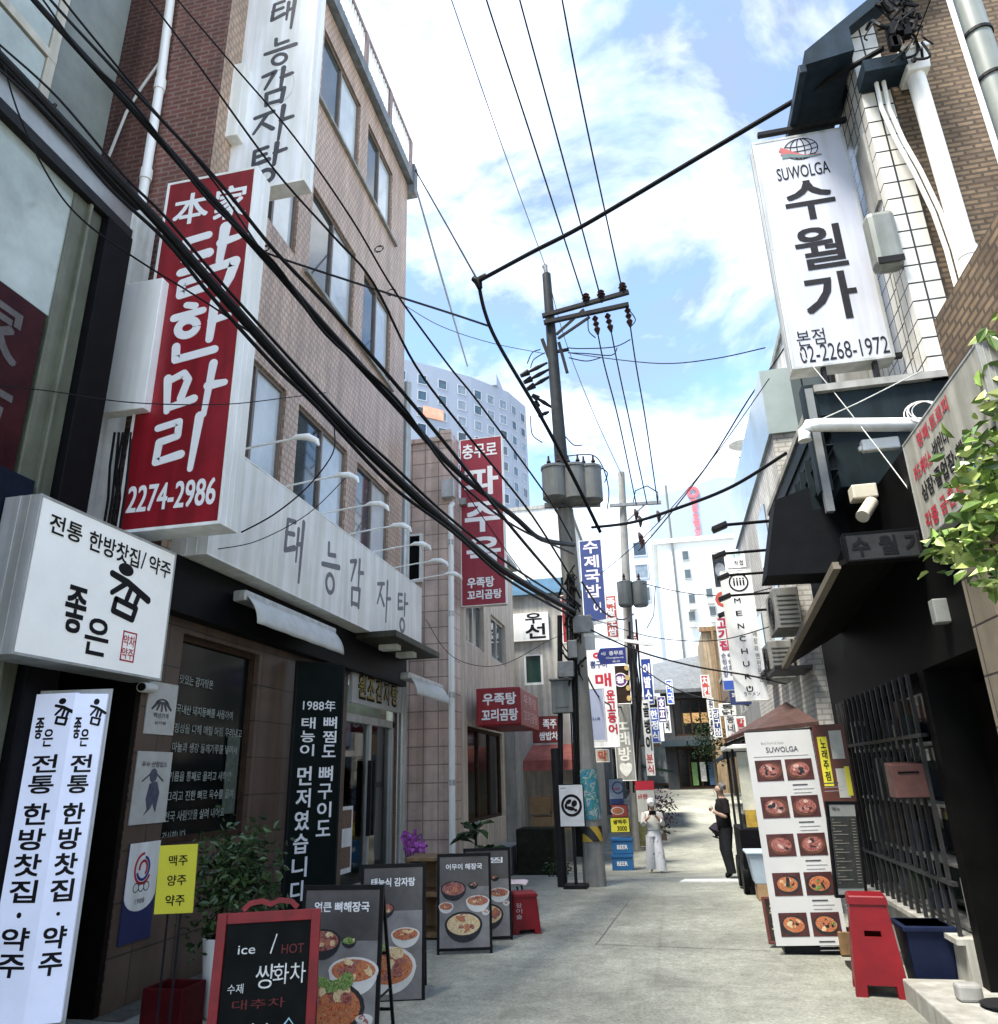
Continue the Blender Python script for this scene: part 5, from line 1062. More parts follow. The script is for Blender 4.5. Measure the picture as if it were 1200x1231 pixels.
b = MB(); b.prism([(2.17, 6.72, 9.0), (2.22, 6.72, 9.2), (7.2, 6.72, 12.95), (7.2, 6.72, 12.75), (2.72, 6.72, 9.42), (2.72, 6.72, 9.08)], (0, 1.45, 0)); b.build('roof', m_soff, e)
MB().box(2.50, 7, 8.6, 12.6, 5.2, 8.45).build('rear_wall', mat('pale_render', (.58, .58, .57), .8, .12, 4, streak=.3), e)
MB().box(2.46, 7, 8.55, 12.65, 8.45, 8.55).build('rear_coping', m_conc, e)
w = MB().box(2.45, 2.51, 9.0, 11.9, 5.9, 7.7).build('window', m_dmet, e); MB().box(2.44, 2.47, 9.1, 10.4, 6.0, 7.6).box(2.44, 2.47, 10.5, 11.8, 6.0, 7.6).build('pane', m_dglass, w)
MB().box(2.12, 2.20, 6.70, 8.15, 8.88, 9.0).build('gutter', m_soff, e, bevel=.01)
w = MB().box(2.71, 2.78, 7.02, 7.35, 7.3, 8.2).build('window', m_conc, e)
h1, h2 = onY(1083, 80, 6.7), onY(1112, 103, 6.7)
b = MB(); b.hexa([(3.13, 6.62, 8.55), (3.35, 6.62, 8.55), (3.35, 6.88, 8.55), (3.13, 6.88, 8.55), (3.11, 6.6, 8.80), (3.37, 6.6, 8.80), (3.37, 6.9, 8.80), (3.11, 6.9, 8.80)]).box(3.09, 3.39, 6.58, 6.92, 8.80, 8.86); b.build('rain_hopper', m_wht2, e, bevel=.01)
MB().tube([(3.24, 6.74, 8.56), (3.26, 6.74, 3.0)], .088, 18).tube([(3.252, 6.74, 6.35), (3.253, 6.74, 6.25)], .097, 18).build('downpipe', m_wht2, e, smooth=True)
b = MB()
for o_ in (0, 9): b.tube([onY(x+o_, y, 6.78) for x, y in ((1052, 92), (1060, 130), (1078, 170), (1098, 205), (1122, 255), (1138, 300), (1150, 345), (1150, 400), (1152, 430))], .022, 8)
b.build('conduit', m_wht2, e, smooth=True)
MB().box(2.72, 3.14, 6.6, 6.88, 8.62, 8.78).build('bracket', m_soff, e)
b = MB()
for k in range(26):
    x, y = random.uniform(1066, 1112), random.uniform(4, 64); P = [onY(x, y, 6.5)]
    for j in range(3): x += random.uniform(-20, 20); y += random.uniform(-18, 20); P.append(onY(x, y, 6.5+random.uniform(-.15, .2)))
    b.tube(smooth(P, 5), random.choice((.008, .01, .014, .02)), 6)
for k in range(7): c = onY(random.uniform(1070, 1106), random.uniform(12, 60), 6.45); b.box(c.x-.035, c.x+.035, c.y-.04, c.y+.04, c.z-.07, c.z+.07)
solo('cable_junction', b, m_cable, 'tangle of black cable clamps and connectors on the right roof corner', 'cable junction')
c = onY(1062, 285, 6.8); e = thing('wall_meter', 'rounded grey metal case beside the tall white sign', 'meter', (c.x, 6.85, c.z-.3))
f = qfr([(1042, 255), (1080, 252), (1082, 312), (1052, 318)], Y=6.8); MB().fbox(f, -.13, .15, -.33, .33, -.2, 0).build('case', mat('greenish_grey_metal', (.20, .215, .20), .4, .15, 4, metal=.2, streak=.2), e, bevel=.06)
f2 = f; MB().fbox(f, -.11, .13, -.31, -.24, 0, .012).build('window_strip', m_dmet, e)
P = [onY(x, y, 5.5) for x, y in ((1160, 10), (1205, 150))]
e = thing('grey_pole', 'smooth grey metal pole at the upper right edge', 'pole', (3.2, 5.5, 0)); MB().tube([(3.2, 5.5, 0), (3.2, 5.5, 9.5)], .105, 18).build('shaft', mat('grey_green_paint', (.22, .245, .235), .4, .12, 5, streak=.2), e, smooth=True)
MB().tube([(3.04, 5.44, 3), (3.04, 5.44, 9.5)], .022, 8).build('conduit', m_wht2, e, smooth=True)
b = MB()
for z in (7.1, 7.6): b.tube([(3.2, 5.5, z), (3.2, 5.5, z+.03)], .118, 18)
b.build('strap', m_dmet, e)
# tall white sign
fr = qfr([(902, 172), (1012, 153), (1077, 428), (955, 445)], Y=7.4)
def dr(b, f):
    cx, cy = at(f, 961, 181); u, v = (cx-.5)*f.w, (cy-.5)*f.h; r = .185
    for k in (1, .62, .22): b.ring(f, u+.02, v+.02, r*k, r*.82, .010, 0, .004, 1)
    for k in (-.5, 0, .45): b.ring(f, u+.02, v+.02+k*r*.8, r*math.sqrt(1-k*k), .03, .010, 0, .0044, 1, 180, 360)
    for j, (k, m_) in enumerate(((0, 2), (.055, 2), (.11, 3))):
        P = [(u-.21+.006*j, v+.06-k)]+[(u-.21+.40*t+.02*j, v+.06-k-.20*math.sin(t*1.9)*(.9-.25*j)+.02) for t in (.15, .35, .6, .85, 1)]
        b.ribbon(f, P, .065, .012, 0, .0052+.0006*j, m_)
    putpx(b, f, 'SUWOLGA', 933, 198, 998, 213, 0, .01)
    for ch, q_ in zip('수월가', ((944, 217, 1003, 263), (957, 272, 1015, 322), (968, 328, 1030, 384))): putpx(b, f, ch, *q_, 0, .035)
    putpx(b, f, '본점', 957, 396, 992, 415, 0, .0); putpx(b, f, '02-2268-1972', 960, 410, 1069, 431, 0, .0)
sign('tall_white_sign', 'tall white sign with globe emblem and dark letters on the right building', 'sign', fr, .22, mat('cool_white_acrylic', (.48, .50, .58), .4, .05, 2, streak=.12), m_alu, dr, [mat('dark_slate_ink', (.022, .022, .026), .5, .3, 20), mat('dark_slate_ink', (0, 0, 0)), mat('brick_red_ink', (.40, .10, .10), .5), mat('slate_green_ink', (.10, .16, .17), .5)], rim=.03)
b = MB()
for x in (1.95, 2.45): b.box(x, x+.04, 7.42, 7.5, 5.3, 5.72)
b.box(1.75, 2.74, 7.42, 7.48, 8.82, 8.87).box(1.75, 2.74, 7.42, 7.48, 5.66, 5.71); solo('sign_bracket', b, m_dmet, 'dark metal brackets holding the tall white sign to its wall', 'bracket')

# ------------------------------------------------------------------ right: black fronted restaurant below
m_clad = mat('blue_black_cladding', (.016, .025, .030), .5, .25, 3, streak=.3)
e = thing('black_fronted_restaurant', 'dark restaurant front with black cladding, barred window and pale sill', 'restaurant', (3, 8, 0))
b = MB().box(1.72, 3.3, 6.92, 10.6, 4.72, 5.10).box(1.80, 3.3, 6.98, 10.6, 4.15, 4.72).box(1.6, 1.72, 6.9, 7.05, 4.1, 5.2); b.build('cladding', m_clad, e, bevel=.006)
MB().box(1.70, 3.3, 6.86, 10.6, 5.10, 5.17).build('flashing', m_conc, e)
MB().box(1.62, 1.69, 6.88, 6.95, 3.9, 5.15).build('gutter_pipe', mat('dull_steel', (.16, .17, .17), .5, .2), e)
MB().box(2.12, 7, 5.55, 10.6, 2.45, 4.15).box(2.5, 7, 5.55, 10.6, -.05, 2.45).box(2.12, 2.5, 6.85, 7.0, 0, 2.45).box(2.12, 2.5, 10.1, 10.6, -.05, 2.45).build('wall', mat('black_stained_front', (.004, .004, .004), .55, .4, 4), e)
MB().box(2.06, 2.5, 7.0, 10.1, -.05, .42).box(2.0, 2.5, 7.0, 10.1, .42, .46).build('sill', mat('pale_sill_stone', (.50, .49, .45), .6, .15, 6, streak=.3), e)
MB().box(2.42, 2.46, 5.7, 6.75, 0, 2.3).build('door', mat('dark_brown_door', (.007, .005, .004), .4, .4, 5), e)
b = MB()
for k in range(15): y = 7.1+k*.208; b.box(2.055, 2.085, y, y+.028, .46, 2.45)
b.box(2.05, 2.095, 7.0, 10.1, 1.93, 1.96).box(2.05, 2.095, 7.0, 10.1, .82, .85); b.build('window_bars', mat('bar_steel', (.035, .035, .037), .35, .3, metal=.6), e)
MB().box(2.44, 2.48, 7.0, 10.1, .46, 2.45).build('window_pane', mat('striped_reflection_glass', (.03, .035, .04), .06, .7, 2.2, spec=.8), e)
b = MB()
for k in range(26): y = random.uniform(7.1, 10); z = random.choice((.5, .95, 1.4, 1.9)); s = random.uniform(.06, .16); b.box(2.2, 2.36, y, y+s, z, z+random.uniform(.12, .45), random.randrange(4))
for z in (.5, .95, 1.4, 1.9): b.box(2.18, 2.40, 7.05, 10.05, z-.025, z, 1)
b.build('window_goods', [mat('dim_green_goods', (.03, .06, .03), .5, .5, 9), mat('dim_pale_goods', (.30, .30, .28), .5, .5, 5), mat('dim_blue_goods', (.02, .03, .06), .5, .5, 9), mat('dim_brown_goods', (.07, .035, .015), .5, .5, 9)], e)  # goods colours darkened for the shade behind the bars
b = MB(); b.prism([onY(x, y, 7.6) for x, y in ((932, 601), (1010, 572), (1022, 640), (1000, 688), (922, 692))], (0, .45, 0)); b.build('canopy_hood', mat('black_canvas', (.006, .007, .009), .7, .3, 5), e)
b = MB(); b.hexa([(2.12, 6.3, 3.45), (1.50, 6.3, 3.24), (1.46, 9.4, 2.84), (2.12, 9.4, 3.2), (2.12, 6.3, 3.50), (1.50, 6.3, 3.28), (1.46, 9.4, 2.88), (2.12, 9.4, 3.25)]); b.build('lean_awning', mat('dark_awning_metal', (.007, .007, .007), .6, .3, 4), e)
MB().bar((1.48, 6.3, 3.25), (1.44, 9.4, 2.85), .06).build('awning_edge', mat('tan_edge', (.14, .12, .09), .6, .2), e)
MB().tube([onY(968, 530, 6.7), onY(966, 520, 6.7), onY(972, 512, 6.7), onY(985, 511, 6.7), onY(1150, 510, 6.7)], .062, 14).build('white_drain_pipe', m_wht2, e, smooth=True)
f = qfr([(1036, 527), (1082, 524), (1083, 538), (1037, 541)], Y=6.75); solo('emergency_lamp', MB().fbox(f, -f.w/2, f.w/2, -f.h/2, f.h/2, -.08, 0).fbox(f, -f.w/2-.03, -f.w/2, -f.h/2+.01, 0, -.06, -.01), m_wht2, 'small white lamp box under the white drain pipe', 'lamp', bevel=.015)
e = thing('wall_camera', 'beige floodlight box with a bullet camera under the black cladding', 'camera', (1.85, 6.5, 3.9))
f = qfr([(1024, 582), (1055, 580), (1056, 597), (1026, 599)], Y=6.5); MB().fbox(f, -f.w/2, f.w/2, -f.h/2, f.h/2, -.15, 0).build('floodlight', mat('beige_plastic', (.50, .46, .36), .5, .15), e, bevel=.012)
MB().tube([onY(1044, 600, 6.5), onY(1046, 608, 6.5)], .02, 8).tube([onY(1048, 604, 6.5), onY(1037, 621, 6.35)], .055, 12).build('bullet_camera', mat('beige_plastic', (.5, .46, .36)), e, smooth=True)
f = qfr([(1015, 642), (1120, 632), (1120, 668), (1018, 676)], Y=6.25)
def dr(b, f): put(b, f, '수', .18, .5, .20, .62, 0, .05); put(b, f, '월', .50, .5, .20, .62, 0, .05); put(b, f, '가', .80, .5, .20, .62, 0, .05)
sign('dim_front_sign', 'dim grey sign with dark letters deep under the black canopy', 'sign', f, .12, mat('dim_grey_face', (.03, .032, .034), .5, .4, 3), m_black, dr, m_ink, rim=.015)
b = MB()
for k in range(5): c = onY(1112+random.uniform(-5, 5), 493, 6.6); b.ring(Fr(c, (1, 0, 0), (0, 0, 1)), 0, 0, .11+.012*k, .085+.01*k, .008, -.02*k, -.02*k+.008)
solo('cable_coil', b, m_wht2, 'coil of thin pale cable hanging above the drain pipe', 'cable')
for i, (y, z, lab) in enumerate(((10.9, 3.55, 'grey outdoor air conditioner unit on the wall behind the black hood'), (12.1, 3.0, 'lower outdoor air conditioner unit farther along, under the noodle sign'))):
    e = thing('air_conditioner', lab, 'air conditioner', (1.85, y, z), 'outdoor units on the right wall')
    MB().box(1.66, 2.0, y, y+.8, z, z+.58).build('casing', mat('aged_grey_casing', (.20, .20, .19), .6, .2, 6, streak=.3), e, bevel=.015)
    f = Fr((1.658, y+.36, z+.29), (0, -1, 0), (0, 0, 1)); b = MB()
    for r in (.22, .16, .10, .04): b.ring(f, 0, 0, r, r, .012, 0, .01)
    b.build('fan_grille', m_dmet, e)
    f = Fr((1.83, y-.002, z+.29), (1, 0, 0), (0, 0, 1)); b = MB()
    for k in range(7): b.fbox(f, -.13, .13, -.22+.065*k, -.2+.065*k, 0, .008)
    b.build('louvre', m_can, e)
b = MB()
for k in range(9): y = 7.6+k*.34; b.box(1.66, 1.80, y, y+.03, 4.16, 4.70)
for z in (4.3, 4.55, 4.86): b.box(1.70, 1.79, 6.9, 10.6, z, z+.012)
solo('cladding_ribs', b, m_clad, 'raised ribs on the black cladding under the tall white sign', 'cladding')
b = MB(); x0, y0 = -3.98, 5.72; b.box(x0, x0+.34, y0, y0+.03, 0, .3).box(x0, x0+.34, y0+.27, y0+.3, 0, .3).box(x0, x0+.03, y0+.03, y0+.27, 0, .3).box(x0+.31, x0+.34, y0+.03, y0+.27, 0, .3).box(x0+.03, x0+.31, y0+.03, y0+.27, 0, .03)
solo('plastic_crate', b, mat('dull_red_plastic', (.05, .004, .005), .6, .3, 8), 'red plastic crate on the ground behind the yellow card stand', 'crate', bevel=.01)
# near right pier, white text sign, shrub
m_btile = bricks('beige_pier_tile', (.24, .21, .16), (.21, .185, .14), (.04, .035, .03), .5, .32, .008, 0, .5, .2, .3)
e = thing('near_pier_building', 'beige tiled pier at the right edge, in shade', 'building', (3, 5, 0))
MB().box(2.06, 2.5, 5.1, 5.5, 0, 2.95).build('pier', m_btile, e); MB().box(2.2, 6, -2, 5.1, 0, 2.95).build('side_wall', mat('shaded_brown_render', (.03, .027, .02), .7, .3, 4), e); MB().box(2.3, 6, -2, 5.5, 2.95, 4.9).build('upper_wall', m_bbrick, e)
f = qfr([(1122, 720), (1144, 718), (1147, 747), (1125, 749)], Y=6.0); solo('switch_box', MB().fbox(f, -f.w/2, f.w/2, -f.h/2, f.h/2, -.1, 0), mat('grey_plastic', (.20, .21, .20), .5, .15), 'small grey switch box on the shaded front by the beige pier', 'box', bevel=.008)
fr = Fr((2.0, 5.08, 3.65), (0, -1, 0), (0, 0, 1), 1.5, .78)
def dr(b, f):
    put(b, f, '카드케이스', .20, .62, .25, .15, 1, .04); put(b, f, '·바인더', .45, .64, .20, .15, 0, .04); put(b, f, '명패·트로피', .42, .86, .42, .14, 1, .04); put(b, f, '상장·졸업장·책자', .44, .40, .64, .17, 0, .04); put(b, f, '각종', .17, .14, .17, .16, 1, .04); put(b, f, '금·은·박', .44, .15, .28, .16, 1, .04); put(b, f, '인쇄', .75, .15, .18, .16, 2, .04)
sign('white_print_shop_sign', 'white sign with red and black lines of lettering at the right edge', 'sign', fr, .10, mat('dull_ivory_face', (.40, .39, .345), .5, .15, 5, streak=.3), m_alu, dr, [m_ink, m_rink, mat('dark_teal_ink', (.02, .12, .12), .5)], rim=.015)
e = thing('climbing_shrub', 'sunlit broad leaved shrub reaching in from the right edge', 'plant', (2.6, 4.4, 2.3))
b = MB()
for c, r, n in (((1165, 660), (.20, .2, .16), 130), ((1195, 625), (.22, .2, .22), 160), ((1200, 690), (.18, .2, .16), 110), ((1140, 648), (.10, .1, .07), 32), ((1185, 535), (.12, .12, .14), 60), ((1165, 560), (.08, .08, .05), 16), ((1200, 460), (.13, .1, .2), 60), ((1185, 400), (.08, .08, .07), 26), ((1150, 585), (.08, .08, .05), 10), ((1205, 560), (.2, .2, .25), 120), ((1190, 600), (.14, .14, .12), 70), ((1198, 500), (.1, .1, .14), 50)):
    P = onY(*c, 4.35); leaves(b, P, [q_*.85 for q_ in r], int(n*.55), .105, 3, 8, .55, .1)
b.build('foliage', [mat('shrub_dark', (.08, .14, .04), .35, .3), mat('shrub_mid', (.20, .31, .07), .35, .3), mat('shrub_light', (.42, .50, .17), .3, .25)], e)
b = MB(); R0 = Vector((2.5, 4.4, 2.6))
for c in ((1165, 660), (1185, 535), (1195, 420), (1140, 648), (1200, 690)): P = onY(*c, 4.35); b.tube([R0, (R0+P)/2+Vector((0, 0, .06)), P], .012, 6, r1=.005)
b.build('branch', m_bark, e)

# ------------------------------------------------------------------ right: street things
e = tag(MB().box(1.62, 2.5, 5.3, 7.22, -.02, .15).build('doorstep', mat('worn_step_stone', (.34, .335, .31), .8, .2, 7, bump=.3, streak=.2), None, bevel=.012), 'pale worn stone doorstep at the lower right', 'step')
b = MB().box(1.82, 1.98, 6.55, 6.67, .15, .26); solo('brick_block', b, m_conc, 'small concrete block lying on the doorstep', 'block', bevel=.02)
solo('floor_dish', MB().lathe((2.08, 6.45, .152), [(.13, 0), (.17, .02), (.16, .025), (.1, .01)], 18), m_dmet, 'flat dark dish on the doorstep beside the concrete block', 'dish')
e = thing('waste_bin', 'navy blue plastic bin beside the tall red stool', 'bin', (1.92, 7.5, 0)); b = MB()
b.hexa([(1.76, 7.34, .0), (2.04, 7.34, .0), (2.04, 7.62, .0), (1.76, 7.62, .0), (1.72, 7.28, .50), (2.08, 7.28, .50), (2.08, 7.66, .50), (1.72, 7.66, .50)]); b.build('body', mat('navy_plastic', (.012, .018, .045), .4, .25), e, bevel=.015)
MB().box(1.70, 2.10, 7.26, 7.68, .46, .50).build('rim', MATS['navy_plastic'], e, bevel=.01)
stool('plastic_stool', 'tall red plastic stool with a slot in its side, next to the navy bin', 1.50, 7.45, 0, .70, .27, .40, m_rpl, True, -8)
e = thing('letter_box', 'reddish brown metal letter box on the barred window', 'letter box', (1.95, 7.25, 1.45))
b = MB(); b.hexa([(1.80, 7.1, 1.46), (2.06, 7.1, 1.46), (2.06, 7.3, 1.46), (1.80, 7.3, 1.46), (1.80, 7.12, 1.72), (2.06, 7.12, 1.72), (2.06, 7.3, 1.74), (1.80, 7.3, 1.74)]); b.build('body', mat('mauve_brown_metal', (.085, .038, .033), .45, .2, 12), e, bevel=.008)
MB().box(1.85, 2.01, 7.108, 7.13, 1.65, 1.665).build('slot', m_black, e)
# hanging picture banner
fr = yawfr((1.19, 8.8, 1.09), 2, .68, 2.03, .7, 1.1)
e = thing('menu_banner', 'tall white banner with two columns of meat pictures, leaning by the barred window', 'banner', (1.19, 8.85, 0))
MB().fbox(fr, -.34, .34, -1.015, 1.015, -.006, 0).build('cloth', mat('white_banner_vinyl', (.60, .60, .59), .4, .06, 2), e)
b = MB(); put(b, fr, 'SUWOLGA', .53, .905, .48, .026, 0, .01, .003); put(b, fr, 'Beef Pork & Stew', .40, .94, .34, .012, 1, 0, .003); b.fbox(fr, -.28, .28, .755, .759, 0, .003, 1)
for r in range(5):
    for c in range(2):
        u = .29+.45*c; v = .80-.178*r
        for k in range(3): b.fbox(fr, (u-.19)*.68, (u-.19+(.22, .30, .26)[k])*.68, (v-.5-.075-.018*k)*2.03, (v-.5-.075-.018*k)*2.03+(.012 if k == 0 else .006), 0, .003, 0 if k == 0 else 1)
b.build('lettering', [m_gink, mat('light_grey_print', (.34, .34, .34), .5)], e)
for r in range(5):
    for c in range(2):
        u = (.29+.45*c-.5)*.68; v = (.80-.178*r-.5)*2.03; b = MB(); b.fbox(fr, u-.135, u+.135, v-.10, v+.11, 0, .003, 3)
        rr = random.Random(r*2+c)
        b.ell(fr, u+rr.uniform(-.02, .02), v, .118, .085, .003, .005, 2 if r > 2 else 1, 22, rr.uniform(-.2, .2)); b.ell(fr, u, v+.005, .10, .068, .005, .007, 0 if r < 3 else 4, 22, rr.uniform(-.2, .2))
        for q_ in range(15):
            a = rr.uniform(0, 6.28); t = rr.random()**.5*.07; b.ell(fr, u+t*math.cos(a), v+.005+t*.66*math.sin(a), rr.uniform(.014, .036), rr.uniform(.009, .02), .006, .0074+.0002*q_, rr.choice((0, 0, 5, 6, 2) if r < 3 else (4, 7, 8, 4, 2)), 9, rr.uniform(-1.5, 1.5))
        b.build('meat_picture', [m_meat, mat('wood_plate_print', (.12, .05, .03), .5, .4, 12), m_bowl, mat('maroon_picture_ground', (.07, .022, .022), .5, .5, 9), m_soup, mat('pink_meat_print', (.42, .17, .15), .5, .3, 60), mat('pale_fat_print', (.55, .38, .33), .5, .3, 60), m_rice, m_green], e)
b = MB().tube([fr.p(-.34, 1.015, -.01), fr.p(.34, 1.015, -.01)], .012, 8).tube([fr.p(0, -1.0, -.03), fr.p(0, 1.0, -.03)], .010, 6).box(.95, 1.45, 8.85, 9.15, 0, .05); b.build('stand', m_dmet, e)
c = yawfr((1.56, 8.2, .99), 15, .31, .84, -4, -1.5)
def dr(b, f):
    b.fbox(f, -.40*f.w, .40*f.w, -.40*f.h, .34*f.h, 0, .002, 1)
    for r in range(22): b.fbox(f, -.36*f.w, (-.30+.2*((r*7) % 3))*f.w, (.30-.031*r)*f.h, (.31-.031*r)*f.h, .002, .004, 0); b.fbox(f, .24*f.w, .36*f.w, (.30-.031*r)*f.h, (.31-.031*r)*f.h, .002, .004, 0)
    put(b, f, '메뉴', .3, .92, .25, .04, 1, .02)
sign('framed_menu', 'narrow black framed menu hung in front of the barred window', 'menu', c, .03, mat('grey_menu_sheet', (.30, .31, .30), .4, .15, 9), m_bf, dr, [mat('pale_rows', (.20, .18, .16), .5, .4, 30), mat('charcoal_sheet', (.05, .055, .052), .5, .3, 9)], rim=.03)
b = MB().tube([(1.56, 8.24, 0), (1.56, 8.24, .6)], .018, 8).box(1.42, 1.70, 8.1, 8.4, 0, .03); solo('menu_stand', b, m_dmet, 'thin dark stand under the black framed menu', 'stand')
e = thing('notice_board', 'brown board with yellow and white slips hung left of the bars', 'notice board', (1.62, 9.2, 1.5)); f = qfr([(985, 895), (1014, 868), (1020, 958), (993, 968)], Y=9.3); f = yawfr(f.O, -20, .32, .95)
MB().fbox(f, -.17, .17, -.45, .45, -.03, 0).build('board', mat('red_brown_board', (.11, .035, .025), .5, .3), e)
b = MB().fbox(f, -.13, -.03, -.2, .32, 0, .006, 0).fbox(f, .0, .13, .08, .38, 0, .006, 1).fbox(f, .01, .12, -.32, -.02, 0, .006, 1).fbox(f, .10, .15, -.3, .0, .006, .010, 0); b.build('slips', [m_yel, m_paper], e)
b = MB(); vput(b, f, '노래주점', .26, .82, .34, .16, 0, .03, .008); b.build('lettering', m_ink, e)
c = qfr([(926, 1118), (955, 1113), (958, 1158), (929, 1160)], Y=9.2); c = yawfr(Vector((c.O.x, 9.2, .23)), 4, .30, .44, 14)
sign('small_framed_sign', 'small dark red framed board with pale lettering leaning at the foot of the banner', 'sign', c, .03, mat('dark_slate', (.03, .025, .022), .6, .4, 9), mat('dark_red_wood', (.10, .025, .02), .6, .3), lambda b, f: (put(b, f, '주차', .5, .68, .6, .28, 0, .03), put(b, f, '금지', .5, .30, .6, .28, 0, .03)), [mat('beige_print', (.42, .36, .26), .6)], rim=.03)
b = MB().lathe((1.32, 9.25, 0), [(.10, 0), (.13, .22), (.12, .22)], 14); solo('black_tub', b, m_black, 'black plastic tub on the ground under the white banner', 'tub', smooth=True)
b = MB(); x0, y0 = 1.46, 8.75; b.box(x0, x0+.34, y0, y0+.03, .0, .2).box(x0, x0+.34, y0+.25, y0+.28, 0, .2).box(x0, x0+.03, y0+.03, y0+.25, 0, .2).box(x0+.31, x0+.34, y0+.03, y0+.25, 0, .2).box(x0+.03, x0+.31, y0+.03, y0+.25, 0, .12)
solo('wooden_box', b, m_wood, 'small open wooden box between the banner and the tall red stool', 'box', bevel=.005)
# brown canopy and food cart
e = thing('brown_canopy', 'low brown sheet canopy over the stall behind the white banner', 'canopy', (1.5, 10.8, 1.9)); b = MB()
c = [onY(872, 893, 11.2), onY(946, 848, 11.6), onY(985, 872, 10.4), onY(900, 882, 10.4)]
b.prism(c, (0, 0, .05)); b.build('sheet', mat('brown_sheet', (.07, .034, .027), .6, .25, 5, streak=.2), e); b = MB()
b.bar(c[0]-Vector((0, 0, .03)), c[3]-Vector((0, 0, .03)), .04).bar(c[3]-Vector((0, 0, .03)), c[2]-Vector((0, 0, .03)), .04).tube([c[2], (c[2].x, c[2].y, 0)], .02, 6); b.build('canopy_frame', m_black, e)
e = thing('food_cart', 'dark glass sided food cart with pale curtain, behind the white banner', 'food cart', (1.55, 13.6, gz(13.6)))
z = gz(13.6); xa = onY(889, 1000, 13.4).x
MB().box(xa, xa+1.2, 13.3, 14.6, z+.12, z+.95).build('counter', m_black, e, bevel=.02)
b = MB()
for x in (xa+.02, xa+1.15):
    for y in (13.32, 14.55): b.box(x, x+.04, y, y+.04, z+.75, z+2.15)
b.build('uprights', m_dmet, e)
MB().box(xa-.05, xa+1.3, 13.2, 14.7, z+2.15, z+2.22).build('top', m_wht2, e, bevel=.01)
MB().box(xa+.10, xa+.36, 13.36, 13.38, z+1.22, z+2.1).build('curtain', mat('pale_curtain', (.55, .55, .46), .7, .25, 3), e)
MB().box(xa+.12, xa+.4, 13.33, 13.355, z+.97, z+1.22).build('price_card', mat('amber_card', (.40, .26, .04), .5, .4, 9), e)
for y in (13.5, 14.4):
    MB().tube([(xa-.03, y, z+.24), (xa+.05, y, z+.24)], .24, 20).build('wheel', m_black, e, smooth=True)
c = onY(920, 1045, 12.6); z = gz(12.6); solo('brown_box', MB().box(c.x-.14, c.x+.2, 12.6, 13.0, z, z+.22), m_card, 'brown carton under the pale blue tub by the cart', 'box', bevel=.01)
b = MB(); b.hexa([(c.x-.16, 12.6, z+.22), (c.x+.18, 12.6, z+.22), (c.x+.18, 13, z+.22), (c.x-.16, 13, z+.22), (c.x-.22, 12.55, z+.62), (c.x+.24, 12.55, z+.62), (c.x+.24, 13.05, z+.62), (c.x-.22, 13.05, z+.62)]); b.box(c.x-.25, c.x+.27, 12.52, 13.08, z+.62, z+.66)
solo('pale_blue_tub', b, mat('pale_blue_plastic', (.45, .55, .66), .4, .1), 'pale blue plastic tub on a carton beside the cart', 'tub', bevel=.015)
# white brick house with the noodle signs
m_wb = bricks('whitewashed_brick', (.62, .61, .58), (.56, .55, .52), (.40, .39, .37), .22, .075, .012, .5, .8, .6, .25)
e = thing('white_brick_house', 'whitewashed brick building with grey glass upper edge behind the noodle signs', 'building', (4, 15, 0))
MB().box(2.05, 7, 11.2, 17.5, -.4, 6.6).build('wall', m_wb, e); MB().box(2.0, 7, 11.15, 17.6, 6.6, 7.7).build('upper_band', mat('pale_green_glass', (.30, .36, .36), .15, .15, 1, spec=.6), e)
for y, z in ((12.2, 3.6), (14.6, 3.6), (12.4, 5.0)):
    w = MB().box(1.98, 2.06, y, y+1.3, z, z+1.0).build('window', m_alu, e); MB().box(1.965, 2.0, y+.08, y+1.22, z+.08, z+.92).build('pane', m_glass, w)
b = MB()
for k in range(4): b.box(1.55, 2.05, 11.0-k*.0+k*1.1, 11.8+k*1.1, 3.0+.1*k, 3.05+.1*k)
b.build('window_hood', m_dmet, e)
e = thing('plain_house', 'plain pale house on the right beyond the whitewashed brick one', 'building', (4, 22, 0))
rowhouse('pale rendered shop house on the right past the white brick building', 2.4, 8, 17.8, 27, 6.5, m_row[1], 1, 2)
bpy.data.objects.remove(e)
rowhouse('brown shop house on the right near the bend of the alley', 3.0, 9, 27.2, 41, 6.0, m_row[2], 1, 3)
fr = qfr([(868, 685), (905, 685), (922, 840), (883, 845)], Y=12.6)
def ex(b, f):
    u, v = at(f, 888, 700); u = (u-.5)*f.w; v = (v-.5)*f.h; b.ring(f, u, v, .145, .145, .025, 0, .004)
    for k in range(4): b.fbox(f, u-.085+k*.05, u-.06+k*.05, v-.055, v+.035, 0, .004); b.ell(f, u-.072+k*.05, v+.06, .014, .014, 0, .004)
    for i, ch in enumerate('MENCHURU'): put(b, f, ch, *at(f, 886.5+2.15*i, 722+15.2*i), .20, .038, 0, .02)
    vput(b, f, '매장라멘전문점', .84, .52, .13, .12, 0, .0); put(b, f, 'ラーメン', .5, .05, .5, .03, 0, .0); b.ell(f, -.02, -.40*f.h, .018, .018, 0, .004)
sign('noodle_shop_sign', 'white vertical sign reading MENCHURU with a bowl emblem in a circle', 'sign', fr, .14, m_white, m_wht2, ex, m_ink, rim=.012)
fr = qfr([(857, 742), (872, 740), (889, 828), (874, 830)], Y=13.4)
def ex(b, f): vput(b, f, '고기집', .45, .98, .52, .70, 0, .08); vput(b, f, '숙성회직', .75, .50, .16, .34, 1, .02); vput(b, f, '순정석양', .28, .50, .16, .34, 1, .02); b.fbox(f, -.5*f.w, .5*f.w, -.5*f.h, -.38*f.h, 0, .006, 2)
